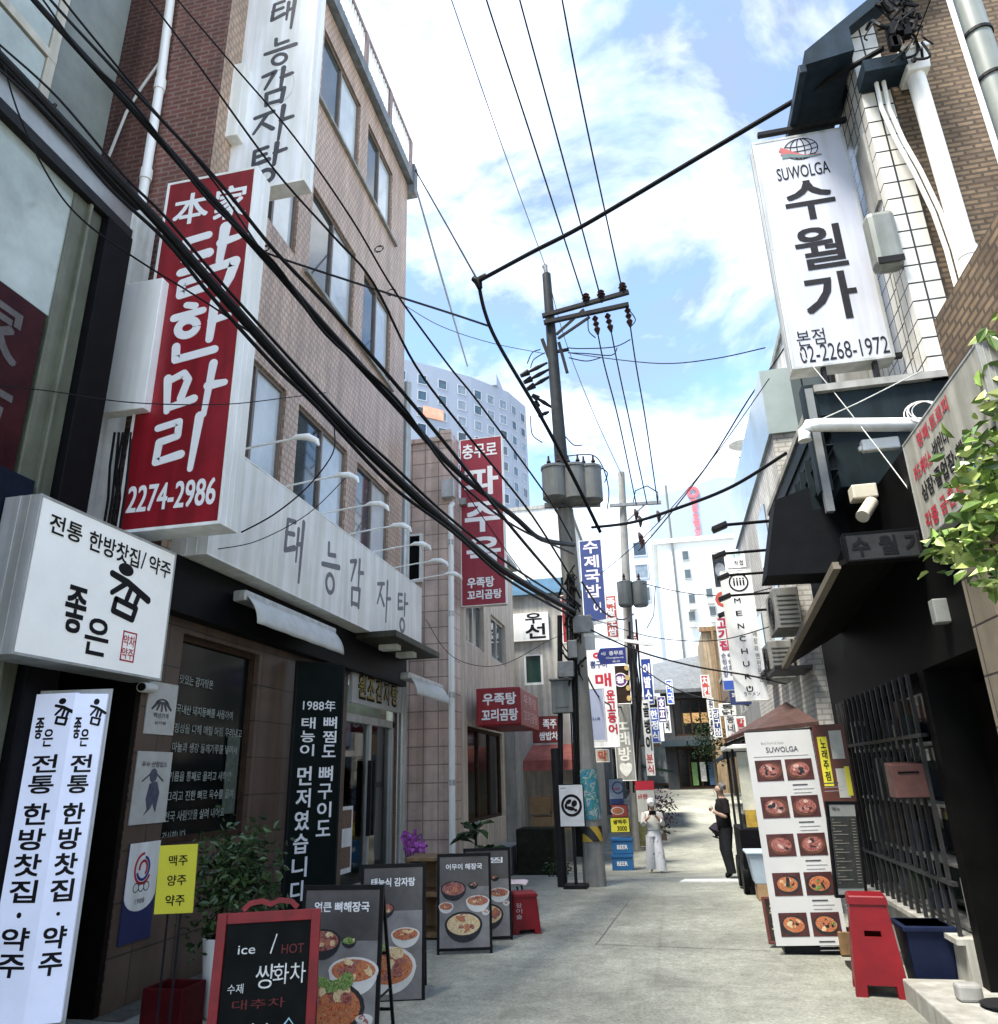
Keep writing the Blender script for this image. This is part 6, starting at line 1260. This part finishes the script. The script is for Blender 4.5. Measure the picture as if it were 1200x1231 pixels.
sign('meat_house_sign', 'white vertical sign with crimson letters just left of the noodle sign', 'sign', fr, .14, m_white, m_wht2, ex, [mat('crimson_ink', (.38, .02, .08), .5), m_navy, m_bl2], rim=.01)
fr = qfr([(855, 664), (870, 662), (880, 738), (864, 740)], Y=13.6)
def ex(b, f): b.fbox(f, -.46*f.w, .46*f.w, -.06*f.h, .46*f.h, 0, .004, 0); b.ring(f, 0, -.26*f.h, .11, .11, .06, 0, .004, 1); b.ell(f, .01, .2*f.h, .09, .13, .004, .006, 2)
sign('picture_sign', 'small sign with a dark picture and an orange swirl above the crimson lettered sign', 'sign', fr, .12, m_white, m_wht2, ex, [mat('dark_photo', (.03, .035, .045), .5, .7, 9), m_orr, mat('grey_photo', (.2, .22, .26), .5, .5, 9)], rim=.01)
fr = qfr([(873, 663), (895, 662), (897, 682), (876, 683)], Y=12.9)
sign('small_top_sign', 'small white sign with two grey lines on top of the noodle sign', 'sign', fr, .1, m_white, m_wht2, lambda b, f: (put(b, f, '생면', .5, .75, .5, .3, 0, .02), put(b, f, '직접', .6, .28, .5, .3, 1, .02)), [mat('pale_teal_ink', (.2, .4, .4), .5), m_ink], rim=.01)
fr = qfr([(876, 828), (900, 826), (905, 846), (880, 848)], Y=14)
sign('blue_base_sign', 'small navy sign below the crimson lettered sign', 'sign', fr, .1, m_navy, m_navy, lambda b, f: put(b, f, '2F 예약문의', .5, .6, .8, .3, 0, .03), m_wink, rim=.01)
AR = (((929, 626), (872, 628)), ((925, 661), (871, 664)), ((923, 688), (875, 690)), ((935, 712), (877, 714)), ((933, 732), (876, 735)))
for i, (a, c) in enumerate(AR):
    Yl = (9.6, 11.0, 12.0, 12.3, 13.0)[i]; A = onY(*a, Yl); C = onY(*c, Yl); C.z = A.z
    e = thing('sign_lamp', ['black arm floodlight topmost of the five above the noodle sign', 'black arm floodlight second from the top by the noodle sign', 'black arm floodlight in the middle of the five by the noodle sign', 'black arm floodlight second from the bottom, across the noodle sign', 'black arm floodlight lowest of the five, by the crimson letters'][i], 'lamp', A, 'black floodlights on arms over the alley')
    MB().tube([A+Vector((.25, 0, 0)), C], .022, 8).build('arm', m_black, e); f = Fr(C+Vector((-.08, 0, -.02)), (1, 0, .35), (0, 1, 0)); MB().fbox(f, -.10, .10, -.07, .07, -.04, .03).build('lamp_head', m_dmet, e, bevel=.012)
c = onY(905, 540, 20); e = thing('roof_antenna', 'clutter of aerials and a dish on a roof at the right', 'antenna', (c.x, 20, 6.5)); b = MB()
for x, y0, y1 in ((893, 600, 535), (900, 590, 540), (912, 560, 500), (918, 560, 515), (905, 590, 545)): b.tube([onY(x, y0, 20), onY(x, y1, 20)], .03, 6)
for x0_, x1_, y in ((909, 922, 515), (909, 922, 525), (905, 920, 540), (888, 900, 550)): b.tube([onY(x0_, y, 20), onY(x1_, y, 20)], .025, 6)
b.build('mast', m_can, e); MB().lathe(onY(893, 537, 20), [(.02, -.1), (.3, 0), (.38, .06)], 14).build('dish', m_wht2, e, smooth=True)
# mended strips of the road
m_patch = mat('newer_asphalt', (.262, .272, .238), .9, .25, 14, bump=.3)
m_seam = mat('seam_tar', (.215, .22, .19), .9, .3, 20)
def lay(name, P, m, dz, label):
    b = MB(); n = 14; L0 = [Vector((*P[0], 0))*(1-k/n)+Vector((*P[3], 0))*(k/n) for k in range(n+1)]; R0_ = [Vector((*P[1], 0))*(1-k/n)+Vector((*P[2], 0))*(k/n) for k in range(n+1)]
    for a, c in zip(L0, R0_): b.v += [(a.x, a.y, gz(a.y)+dz), (c.x, c.y, gz(c.y)+dz)]
    for k in range(n): b.f.append([2*k, 2*k+1, 2*k+3, 2*k+2]); b.m.append(0)
    return tag(b.build(name, m), label, None, kind='structure')
for k, (a, c) in enumerate((((-2.6, 13.2), (1.6, 13.0)), ((-.95, 9.2), (-.75, 13.2)), ((-1.0, 9.2), (.8, 9.0)))):
    d_ = (Vector((*c, 0))-Vector((*a, 0))).normalized(); s_ = Vector((-d_.y, d_.x, 0))*.008
    A, C = Vector((*a, 0)), Vector((*c, 0)); lay('road_seam', [(A+s_).xy[:], (A-s_).xy[:], (C-s_).xy[:], (C+s_).xy[:]], m_seam, .008, ['dark seam across the alley just before the pole', 'dark seam along the left of the mended strip', 'dark seam across the alley near the menu boards', 'dark seam along the right of the mended strip'][k])
m_gut = mat('gutter_grime', (.07, .068, .055), .9, .5, 9, bump=.3)
lay('gutter', [(-4.6, 6.0), (-4.32, 6.0), (-4.30, 14.4), (-4.6, 14.4)], m_gut, .004, 'grimy strip of ground along the foot of the tiled wall')
lay('gutter', [(1.95, 7.3), (2.06, 7.3), (2.06, 10.5), (1.90, 10.5)], m_gut, .004, 'grimy strip of ground under the barred window')
lay('gutter', [(-4.0, 14.6), (-3.55, 14.6), (-3.5, 21), (-4.0, 21)], m_gut, .004, 'grimy strip of ground before the soup restaurant')
# right-hand stalls farther on
b = MB(); b.prism([(1.35, 14.8, gz(15)+2.35), (2.4, 14.8, gz(15)+2.75), (2.4, 14.8, gz(15)+2.80), (1.35, 14.8, gz(15)+2.40)], (0, 5.5, 0)); b.box(1.34, 1.38, 14.8, 20.3, gz(15)+2.15, gz(15)+2.38)
solo('stall_awning', b, m_black, 'long dark awning on the right beyond the food cart', 'awning')
b = MB(); b.prism([(2.0, 27, gz(27)+2.3), (3.0, 27, gz(27)+2.9), (3.0, 27, gz(27)+3.0), (2.0, 27, gz(27)+2.4)], (0, 9, 0)); solo('stall_awning', b, mat('navy_canvas', (.012, .02, .03), .8, .3), 'dark blue awning on the right near the bend of the alley', 'awning')
for i, (q_, Y_, fc, tx, ik, lab) in enumerate((([(864, 846), (884, 845), (886, 860), (866, 861)], 17, m_wht2, '통닭', m_ink, 'small square white sign hung below the navy sign on the right'),
    ([(884, 862), (897, 861), (900, 900), (887, 901)], 16, m_paper, '칼국수', m_rink, 'narrow cream sign with red letters under the noodle sign'),
    ([(856, 852), (866, 851), (868, 886), (859, 887)], 24, m_navy, '당구장', m_wink, 'thin navy sign on the right, half way to the end'),
    ([(842, 812), (853, 811), (855, 838), (845, 839)], 30, m_orr, '치킨', m_wink, 'small orange sign high on the right near the far house'),
    ([(758, 760), (768, 759), (770, 782), (760, 783)], 26, m_red, '빈대떡', m_wink, 'small red sign just above the farther pole cables'),
    ([(800, 818), (808, 817), (811, 846), (803, 847)], 34, m_bl2, '약국', m_wink, 'small blue sign beside the dark gabled house'),
    ([(776, 905), (786, 904), (788, 932), (778, 933)], 26, m_white, '분식', m_rink, 'white sign with red letters above the soju board'))):
    vsign('shop_sign', lab, q_, Y_, fc, tx, ik, .7, bold=.03, rim=.03)
for x_, y_, lab in ((1.75, 15.6, 'stack of dark plastic crates under the long dark awning'), (1.7, 18.2, 'second stack of crates farther under the long dark awning')):
    z = gz(y_); b = MB()
    for k in range(4): b.box(x_-.24, x_+.24, y_-.3, y_+.3, z+.30*k, z+.30*k+.27, 0)
    solo('crate_stack', b, m_dmet, lab, 'crates', bevel=.015)
# road plates
for (x0_, y0_, x1_, y1_, lab) in ((818, 1066, 888, 1057, 'pale steel plate laid across the alley near the man'),):
    a, c = onZ(x0_, y0_, gz(15.4)), onZ(x1_, y1_, gz(15.8)); zz = min(gz(15.2), gz(16.2))
    P = [(a.x, 15.3, gz(15.3)+.004), (c.x, 15.3, gz(15.3)+.004), (c.x+.05, 15.75, gz(15.75)+.004), (a.x+.1, 15.75, gz(15.75)+.004)]
    solo('road_plate', MB().prism(P, (0, 0, .025)), mat('pale_steel_plate', (.72, .72, .68), .5, .15, 6), lab, 'road plate')

# ------------------------------------------------------------------ overhead cables
def wire(name, label, px, Ya, Yb, r0, r1=None, m=None, group=None, cat='cable', jit=0):
    L_ = [0]
    for a, c in zip(px, px[1:]): L_.append(L_[-1]+math.hypot(c[0]-a[0], c[1]-a[1]))
    P = [onY(x, y, 1/(1/Ya+(1/Yb-1/Ya)*l/L_[-1])) for (x, y), l in zip(px, L_)]
    pts = []                                              # smooth through the points
    for i in range(len(P)-1):
        p0, p1, p2, p3 = P[max(i-1, 0)], P[i], P[i+1], P[min(i+2, len(P)-1)]
        for k in range(6):
            t = k/6; pts.append(.5*((2*p1)+(p2-p0)*t+(2*p0-5*p1+4*p2-p3)*t*t+(3*p1-p0-3*p2+p3)*t**3))
    pts.append(P[-1])
    return tag(MB().tube(pts, r0, 8, 0, r1 or r0).build(name, m or m_cable, None, smooth=True), label, cat, group)
W = [
 ('thickest black cable bundle, lowest on the left, running from the dark eave to the pole', [(-40, 30), (0, 66), (100, 172), (200, 278), (254, 340), (382, 482), (471, 570), (540, 632), (612, 690), (690, 735)], 2.5, 14.4, .022, .054),
 ('thick black cable crossing the red sign above the lowest bundle', [(10, -40), (41, 0), (140, 110), (240, 222), (330, 323), (388, 390), (479, 490), (549, 566), (618, 621), (651, 648), (690, 655)], 2.7, 14.4, .018, .046),
 ('thin black cable closest above the thick ones on the left', [(35, -40), (61, 0), (155, 102), (260, 215), (330, 301), (400, 375), (470, 455), (545, 545), (620, 640), (690, 722)], 2.7, 14.4, .008, .024),
 ('thin black cable entering at the upper left corner of the frame', [(50, -40), (76, 0), (166, 110), (255, 215), (310, 295), (330, 320)], 2.8, 6.0, .007, .012),
 ('slim dark wire passing in front of the white brush lettering', [(150, -40), (180, 0), (240, 80), (330, 204), (400, 283), (449, 340), (500, 440), (560, 520), (640, 620), (690, 700)], 3.6, 14.4, .006, .018),
 ('slim dark wire higher up, from the brick corner past the windows', [(185, -40), (214, 0), (275, 72), (355, 166), (424, 265), (476, 352), (540, 440), (580, 490), (660, 600), (688, 650)], 4.0, 14.4, .006, .016),
 ('slim wire at the far left crossing the grey glass', [(-10, 20), (20, 130), (60, 215), (100, 265), (165, 312), (250, 365), (330, 420)], 2.6, 4.9, .005, .008),
 ('thick black cable sloping down across the sky from the right roof corner', [(1062, 58), (960, 118), (830, 195), (700, 272), (640, 303), (575, 338)], 6.6, 11.5, .030, .04),
 ('dark cable bending from the sky junction down to the pole', [(575, 338), (583, 375), (600, 415), (650, 500), (690, 575), (722, 640)], 11.5, 14.2, .035, .035),
 ('straight dark cable from the roof cornice to the sky junction', [(494, 195), (530, 258), (575, 338)], 13.2, 11.5, .015, .018),
 ('dark cable from the red sign to the bent cable over the alley', [(318, 303), (360, 318), (471, 354), (540, 376), (588, 392)], 6.5, 12, .012, .022),
 ('lead wire at the left of the three high conductors', [(575, -40), (585, 0), (640, 168), (702, 360)], 7, 14.5, .010, .017),
 ('middle wire of the three high conductors', [(616, -40), (625, 0), (670, 165), (722, 357)], 7, 14.5, .010, .017),
 ('right wire of the three high conductors', [(669, -40), (676, 0), (705, 150), (748, 348)], 7, 14.5, .010, .017),
 ('far conductor dropping from the crossarm, left of its three', [(719, 402), (727, 440), (745, 510), (765, 606)], 14.6, 23.8, .016, .02),
 ('far conductor dropping from the crossarm, middle of its three', [(735, 399), (745, 450), (760, 520), (778, 606)], 14.6, 23.8, .016, .02),
 ('far conductor dropping from the crossarm, right of its three', [(758, 393), (765, 440), (777, 510), (791, 606)], 14.6, 23.8, .016, .02),
 ('sagging dark cable from the pole towards the right eave', [(712, 634), (760, 628), (820, 609), (880, 585), (945, 545)], 14.5, 9, .030, .022),
 ('thin wire from the pole to the tall white sign', [(683, 424), (740, 432), (800, 437), (860, 431), (920, 418)], 14.6, 9, .010, .008),
 ('thin dark wire crossing the face of the tall white sign', [(1130, -30), (1032, 227), (995, 315), (945, 415), (900, 480), (850, 560), (800, 625), (768, 662)], 6.0, 23, .006, .02),
 ('low dark cables strung between the pole and the far right house', [(700, 752), (760, 780), (830, 800), (900, 812), (945, 822)], 14.5, 12, .016, .014),
 ('thin wire beside the low dark cable, above the far road', [(700, 740), (780, 765), (860, 770), (930, 752)], 14.5, 12, .008, .008),
 ('thin wire sagging across the mouth of the alley towards the brown boards', [(768, 800), (800, 822), (840, 838), (900, 848)], 24, 14, .018, .012),
 ('slim cable lashed under the lowest black bundle on the left', [(-40, 44), (0, 84), (60, 140), (130, 224), (200, 290), (254, 356), (330, 440), (382, 490), (471, 584), (545, 640), (615, 700), (690, 742)], 2.5, 14.4, .008, .022),
 ('slim cable lashed above the lowest black bundle on the left', [(-40, 18), (0, 54), (70, 118), (150, 212), (200, 262), (270, 344), (382, 468), (430, 520), (471, 558), (540, 622), (620, 684), (690, 728)], 2.5, 14.4, .006, .018),
 ('slim cable twisted round the thick cable that crosses the red sign', [(20, -40), (52, 0), (100, 66), (160, 124), (250, 240), (330, 316), (392, 402), (479, 482), (545, 572), (618, 632), (690, 666)], 2.7, 14.4, .006, .018),
 ('thin black line from the middle pole rising to the right over the noodle sign', [(722, 690), (780, 640), (850, 560), (925, 455)], 14.5, 10, .008, .007),
 ('dark wire dipping between the two poles above the street name plate', [(700, 700), (725, 735), (748, 745), (762, 738)], 14.5, 23.8, .022, .022),
 ('low loop of dark wire between the two poles, under the street name plate', [(700, 800), (722, 840), (748, 850), (765, 835)], 14.5, 23.8, .018, .02),
 ('thin wire from the red soup sign pier to the middle pole', [(549, 575), (600, 650), (650, 715), (692, 745)], 14.3, 14.5, .010, .010),
 ('slack thin wire under the fascia end, from pier to red box sign', [(512, 745), (545, 790), (600, 800), (660, 770), (690, 757)], 13.2, 14.5, .006, .006),
 ('thin dark wire from the farther pole towards the white apartments', [(768, 700), (820, 712), (880, 716), (935, 705)], 24, 13, .014, .01),
 ('thin dark cord looping over the pale fascia sign', [(290, 640), (330, 618), (370, 585), (400, 545), (402, 515)], 6.4, 7.2, .008, .008),
 ('thin cord looping lower over the pale fascia sign', [(262, 660), (310, 650), (370, 618), (415, 575)], 6.4, 7.2, .005, .005),
 ('hair thin wire crossing the bottom of the red sign', [(-20, 462), (60, 470), (160, 484), (270, 486), (345, 478), (392, 472)], 3.0, 6.2, .003, .005),
]
for i, (lab, px, Ya, Yb, r0, r1) in enumerate(W): wire('overhead_cable', lab, px, Ya, Yb, r0, r1)
wire('overhead_cable', 'faint grey earth wire to the tip of the utility pole', [(530, -40), (543, 0), (600, 165), (655, 318)], 7, 14.6, .007, .010, m_gcable)
wire('overhead_cable', 'faint grey wire falling from the pole tip past the crossarm', [(656, 320), (680, 410), (715, 500), (748, 572)], 14.7, 24, .009, .014, m_gcable)
wire('overhead_cable', 'grey stay wire dropping from the roof cornice towards the tower', [(497, 215), (530, 330), (562, 440)], 13.2, 40, .018, .05, m_gcable)
wire('overhead_cable', 'thin grey wire from the brick building corner to the pole fuses', [(485, 366), (530, 392), (590, 412), (655, 425)], 13, 14.6, .009, .009, m_gcable)
wire('overhead_cable', 'pale thin cable slanting over the black cladding and white sign foot', [(960, 420), (1000, 468), (1060, 545), (1122, 628)], 7.2, 6.1, .005, .005, m_alu)
wire('overhead_cable', 'pale thin cable rising over the black cladding towards the pier', [(985, 505), (1030, 485), (1080, 460), (1110, 445)], 6.7, 6.6, .005, .005, m_alu)
b = MB(); c = onY(575, 338, 11.5); b.tube([c+Vector((-.10, 0, .08)), c, c+Vector((.03, 0, -.16))], [.05, .085, .05], 10).tube([c+Vector((.02, 0, .05)), c+Vector((.16, 0, .10))], .05, 10)
solo('cable_clamp', b, m_black, 'dark clamp where the overhead cables meet in the sky over the alley', 'cable clamp', smooth=True)
# cable ties and coils on the two thick bundles
b = MB()
for (x, y, Yk) in ((62, 130, 3.9), (150, 225, 4.4), (318, 300, 6.2), (455, 300, 9.0), (470, 352, 11)):
    c = onY(x, y, Yk); f = Fr(c, (1, 0, 0), (0, 0, 1))
    for k in range(3): b.ring(f, .01*k, .008*k, .045*Yk/6, .035*Yk/6, .006, 0, .006)
solo('cable_ties', b, m_cable, 'small wire loops tied round the overhead cables on the left', 'cable tie')

# ------------------------------------------------------------------ people
def person(label, x, y, z, yaw, H, J, E, regions, mats, hands):
    e = thing('person', label, 'person', (x, y, z)); M = Matrix.Translation((x, y, z)) @ Matrix.Rotation(R_(yaw), 4, 'Z')
    me = bpy.data.meshes.new('sk'); names = list(J); me.from_pydata([Vector(J[n][:3])*H for n in names], [(names.index(a), names.index(c)) for a, c in E], [])
    o = bpy.data.objects.new('sk', me); COL.objects.link(o); sk = o.modifiers.new('k', 'SKIN'); sk.use_smooth_shade = True; o.modifiers.new('s', 'SUBSURF').levels = 2
    for n, v in zip(names, me.skin_vertices[0].data): r = J[n][3]; v.radius = (r*H, r*H) if not isinstance(r, tuple) else (r[0]*H, r[1]*H)
    me.skin_vertices[0].data[0].use_root = True
    bpy.context.view_layer.update(); dg = bpy.context.evaluated_depsgraph_get(); m2 = bpy.data.meshes.new_from_object(o.evaluated_get(dg))
    b = MB()
    seg = [(Vector(J[a][:3])*H, Vector(J[c][:3])*H, regions.get((a, c), 0)) for a, c in E]
    def near(p):
        best = (9, 0)
        for a, c, r in seg:
            d = c-a; t = max(0, min(1, (p-a).dot(d)/d.length_squared)); l = (p-a-d*t).length
            if l < best[0]: best = (l, r)
        return best[1]
    b.v = [tuple(M @ v.co) for v in m2.vertices]
    for p in m2.polygons: b.f.append(list(p.vertices)); b.m.append(near(p.center))
    for hp, d, up in hands:                               # palm: four fingers and a thumb from its side
        hp = Vector(hp)*H; d = Vector(d).normalized(); up = Vector(up).normalized(); s = d.cross(up)
        for k in range(4):
            ln = (.040, .046, .043, .034)[k]*H; a = hp+s*((k-1.5)*.009*H)+d*.008*H
            b.tube([M @ a, M @ (a+d*ln*.55+up*.004*H), M @ (a+d*ln*.9-up*.010*H)], [.0052*H, .0048*H, .004*H], 6)
        a = hp-s*.016*H; b.tube([M @ a, M @ (a-s*.014*H+d*.016*H), M @ (a-s*.014*H+d*.034*H-up*.006*H)], [.006*H, .0052*H, .0042*H], 6)
    hd = Vector(J['head'][:3])*H
    b.tube([M @ (hd+Vector((0, .050*H, .0))), M @ (hd+Vector((0, .064*H, -.012*H)))], [.004*H, .009*H], 6)
    for s in (-1, 1):
        b.lathe(M @ (hd+Vector((s*.020*H, .048*H, .006*H))), [(.001, -.004*H), (.006*H, 0), (.001, .004*H)], 6, 1 if len(mats) > 1 else 0)
        b.lathe(M @ (hd+Vector((s*.047*H, 0, -.014*H))), [(.003*H, 0), (.009*H, .012*H), (.009*H, .024*H), (.002*H, .032*H)], 6)
    b.tube([M @ (hd+Vector((-.014*H, .048*H, -.030*H))), M @ (hd+Vector((.014*H, .048*H, -.030*H)))], .004*H, 6, 3)
    b.build('body', mats, e, smooth=True); bpy.data.objects.remove(o)
    return e, M
m_skin = mat('skin', (.42, .27, .20), .5, .1, 9); m_hair = mat('dark_hair', (.015, .012, .01), .5, .3, 40); m_lip = mat('lips', (.25, .10, .09), .5)
m_wsh = mat('white_blouse', (.55, .54, .51), .8, .08, 8); m_wsho = mat('white_shoes', (.5, .5, .5), .6)
m_pat = food('patterned_trousers', [(.58, .59, .62), (.53, .55, .59), (.58, .59, .62), (.56, .57, .6), (.10, .12, .20)], 9)
def skel(arms, legs, tw=1):
    J = {'pelvis': (0, 0, .53, (.085, .06)), 'waist': (0, 0, .62, (.072, .052)), 'chest': (0, .005, .73, (.088, .062)), 'neckb': (0, 0, .81, (.05, .042)), 'neck': (0, .008, .85, .033), 'head': (0, .018, .905, (.046, .052)), 'crown': (0, .010, .955, (.040, .046))}
    E = [('pelvis', 'waist'), ('waist', 'chest'), ('chest', 'neckb'), ('neckb', 'neck'), ('neck', 'head'), ('head', 'crown')]
    for s, n in ((-1, 'L'), (1, 'R')):
        el, wr, hd = arms[n]; kn, an, to = legs[n]
        J['sh'+n] = (s*.098, 0, .79, .038); J['el'+n] = (*el, .027); J['wr'+n] = (*wr, .019); J['ha'+n] = (*hd, (.022, .013))
        J['hip'+n] = (s*.05, 0, .50, .058); J['kn'+n] = (*kn, .037); J['an'+n] = (*an, .023); J['to'+n] = (*to, (.022, .016))
        E += [('chest', 'sh'+n), ('sh'+n, 'el'+n), ('el'+n, 'wr'+n), ('wr'+n, 'ha'+n), ('pelvis', 'hip'+n), ('hip'+n, 'kn'+n), ('kn'+n, 'an'+n), ('an'+n, 'to'+n)]
    return J, E
# the woman, walking towards the viewer, both hands raised to a camera
WY = 18.9; P = onY(789, 1040, WY); wz = gz(WY)
J, E = skel({'L': ((-.13, .02, .66), (-.06, .11, .74), (-.03, .135, .765)), 'R': ((.14, .02, .66), (.07, .11, .73), (.04, .135, .76))}, {'L': ((-.055, .05, .28), (-.06, .06, .045), (-.065, .12, .018)), 'R': ((.055, .0, .28), (.06, -.07, .05), (.07, -.01, .018))})
reg = {}
for n in 'LR':
    reg.update({('hip'+n, 'kn'+n): 3, ('kn'+n, 'an'+n): 3, ('an'+n, 'to'+n): 4, ('chest', 'sh'+n): 2, ('sh'+n, 'el'+n): 2, ('pelvis', 'hip'+n): 3})
reg.update({('pelvis', 'waist'): 2, ('waist', 'chest'): 2, ('chest', 'neckb'): 2})
e, M = person('woman in a white cap, pale blouse and wide patterned trousers, holding up a camera', P.x, WY, wz, 186, 1.58, J, E, reg, [m_skin, m_hair, m_wsh, m_pat, m_wsho], [((-.03, .135, .765), (.3, .3, 1), (0, 1, 0)), ((.04, .135, .76), (-.3, .3, 1), (0, 1, 0))])
H = 1.58; b = MB()
T_ = lambda x, y, z: M @ Vector((x*H, y*H, z*H))
def loft(b, rows, seg=16, mi=0):
    vs = []
    for (cx, cy, cz, rx, ry) in rows:
        for k in range(seg): a = 2*math.pi*k/seg; wob = 1+.04*math.sin(5*a+cz*30); vs.append(T_(cx+rx*wob*math.cos(a), cy+ry*wob*math.sin(a), cz))
    fs = [(i*seg+k, i*seg+(k+1) % seg, (i+1)*seg+(k+1) % seg, (i+1)*seg+k) for i in range(len(rows)-1) for k in range(seg)]+[tuple(range(seg))]
    b.add(vs, fs, mi)
loft(b, [(0, 0, .60, .078, .062), (0, 0, .54, .098, .075), (-.005, .0, .48, .105, .08)]); loft(b, [(-.05, .01, .50, .062, .07), (-.056, .04, .30, .068, .068), (-.062, .055, .12, .076, .076), (-.063, .06, .04, .080, .084)]); loft(b, [(.05, .0, .50, .062, .07), (.056, .0, .30, .068, .066), (.062, -.04, .12, .074, .076), (.064, -.06, .05, .078, .084)])
b.build('trousers', m_pat, e, smooth=True)
b = MB(); loft(b, [(0, 0, .82, .058, .05), (0, 0, .79, .112, .064), (0, .005, .73, .108, .072), (0, .005, .65, .098, .07), (0, 0, .57, .105, .08)])
for s in (-1, 1): b.tube([T_(s*.098, 0, .79), T_(s*.12, .01, .72), T_(s*.135, .022, .65), T_(s*.10, .07, .69)], [.05*H, .046*H, .044*H, .036*H], 12)
b.build('blouse', m_wsh, e, smooth=True)
b = MB(); b.tube([T_(0, .012, .915), T_(0, .012, .955), T_(0, .010, .985), T_(0, .008, 1.0)], [.060*H, .060*H, .046*H, .012*H], 16); b.tube([T_(0, .02, .928), T_(0, .09, .918)], [.055*H, .035*H], 12)
b.build('cap', m_wsho, e, smooth=True)
b = MB(); b.tube([T_(0, -.018, .95), T_(0, -.03, .90), T_(0, -.035, .82), T_(0, -.04, .76)], [.04*H, .05*H, .045*H, .02*H], 12); b.build('hair', m_hair, e, smooth=True)
b = MB().hexa([T_(-.05, .14, .775), T_(.05, .14, .775), T_(.05, .17, .775), T_(-.05, .17, .775), T_(-.05, .14, .83), T_(.05, .14, .83), T_(.05, .17, .83), T_(-.05, .17, .83)]); b.tube([T_(0, .17, .80), T_(0, .21, .80)], .022*H, 12)
solo('camera', b, m_black, 'black camera held up by the woman', 'camera', bevel=.005)
e2 = thing('shoulder_bag', 'brown handbag hanging at the side of the woman', 'bag', T_(-.14, -.02, .42)); b = MB(); b.hexa([T_(-.19, -.04, .42), T_(-.11, -.04, .42), T_(-.11, .03, .42), T_(-.19, .03, .42), T_(-.18, -.03, .52), T_(-.12, -.03, .52), T_(-.12, .02, .52), T_(-.18, .02, .52)]); b.build('pouch', mat('brown_leather', (.10, .065, .045), .5, .3), e2, bevel=.02)
MB().tube([T_(-.15, 0, .52), T_(-.13, .03, .66), T_(-.10, .0, .835), T_(-.13, -.05, .66), T_(-.15, -.02, .52)], .008, 6).build('strap', MATS['brown_leather'], e2)
# the man, standing side-on by the cart
MY = 16.3; P = onY(878, 1046, MY); H = 1.74
J, E = skel({'L': ((-.135, .0, .62), (-.12, .10, .66), (-.10, .14, .69)), 'R': ((.13, -.02, .64), (.135, .06, .53), (.13, .09, .49))}, {'L': ((-.05, .02, .275), (-.055, .0, .045), (-.06, .075, .018)), 'R': ((.055, .03, .275), (.06, -.03, .045), (.07, .045, .018))})
J['head'] = (-.01, .028, .90, (.044, .052)); J['crown'] = (-.012, .018, .95, (.040, .046))
reg = {}
for n in 'LR': reg.update({('hip'+n, 'kn'+n): 3, ('kn'+n, 'an'+n): 3, ('an'+n, 'to'+n): 4, ('chest', 'sh'+n): 2, ('sh'+n, 'el'+n): 2, ('pelvis', 'hip'+n): 3})
reg.update({('pelvis', 'waist'): 2, ('waist', 'chest'): 2, ('chest', 'neckb'): 2})
m_dsh = mat('black_shirt', (.018, .017, .018), .8, .3, 9); m_dtr = mat('charcoal_trousers', (.022, .023, .026), .8, .3, 9)
e, M = person('man in dark shirt and trousers standing side-on by the food cart', P.x, MY, gz(MY), 100, H, J, E, reg, [m_skin, m_hair, m_dsh, m_dtr, m_black], [((-.10, .14, .69), (0, 1, .5), (1, 0, 0)), ((.13, .09, .49), (0, .5, -1), (1, 0, 0))])
b = MB(); loft(b, [(0, 0, .815, .05, .045), (0, 0, .79, .112, .066), (0, .01, .72, .105, .078), (0, .012, .62, .098, .080), (0, .005, .52, .100, .080)])
for s in (-1, 1): b.tube([T_(s*.098, 0, .79), T_(s*.12, .0, .72), T_(s*.13, -.005, .66)], [.05*H, .046*H, .042*H], 12)
b.build('shirt', m_dsh, e, smooth=True)
b = MB(); loft(b, [(0, 0, .56, .08, .065), (0, 0, .50, .098, .08)]); loft(b, [(-.05, .0, .51, .062, .07), (-.052, .02, .28, .05, .054), (-.056, .0, .05, .042, .05)]); loft(b, [(.05, .0, .51, .062, .07), (.056, .02, .28, .05, .054), (.06, -.03, .05, .042, .05)]); b.build('trousers', m_dtr, e, smooth=True)
b = MB(); b.tube([T_(-.012, -.012, .90), T_(-.012, -.008, .94), T_(-.012, .01, .975)], [.044*H, .050*H, .022*H], 12); b.build('hair', mat('grey_hair', (.13, .12, .115), .6, .3, 40), e, smooth=True)
e2 = thing('shoulder_bag', 'dark cloth bag slung at the hip of the man', 'bag', T_(.1, .05, .43)); b = MB(); b.tube([T_(.12, -.01, .55), T_(.13, .03, .50), T_(.13, .07, .45), T_(.12, .09, .40)], [.05, .14, .17, .07], 12); b.build('pouch', mat('dark_canvas', (.035, .03, .04), .8, .5, 12), e2, smooth=True)
MB().tube([T_(.13, .0, .53), T_(.12, .05, .66), T_(-.02, .05, .83), T_(.05, -.06, .74), T_(.13, -.03, .53)], .01, 6).build('strap', m_black, e2)
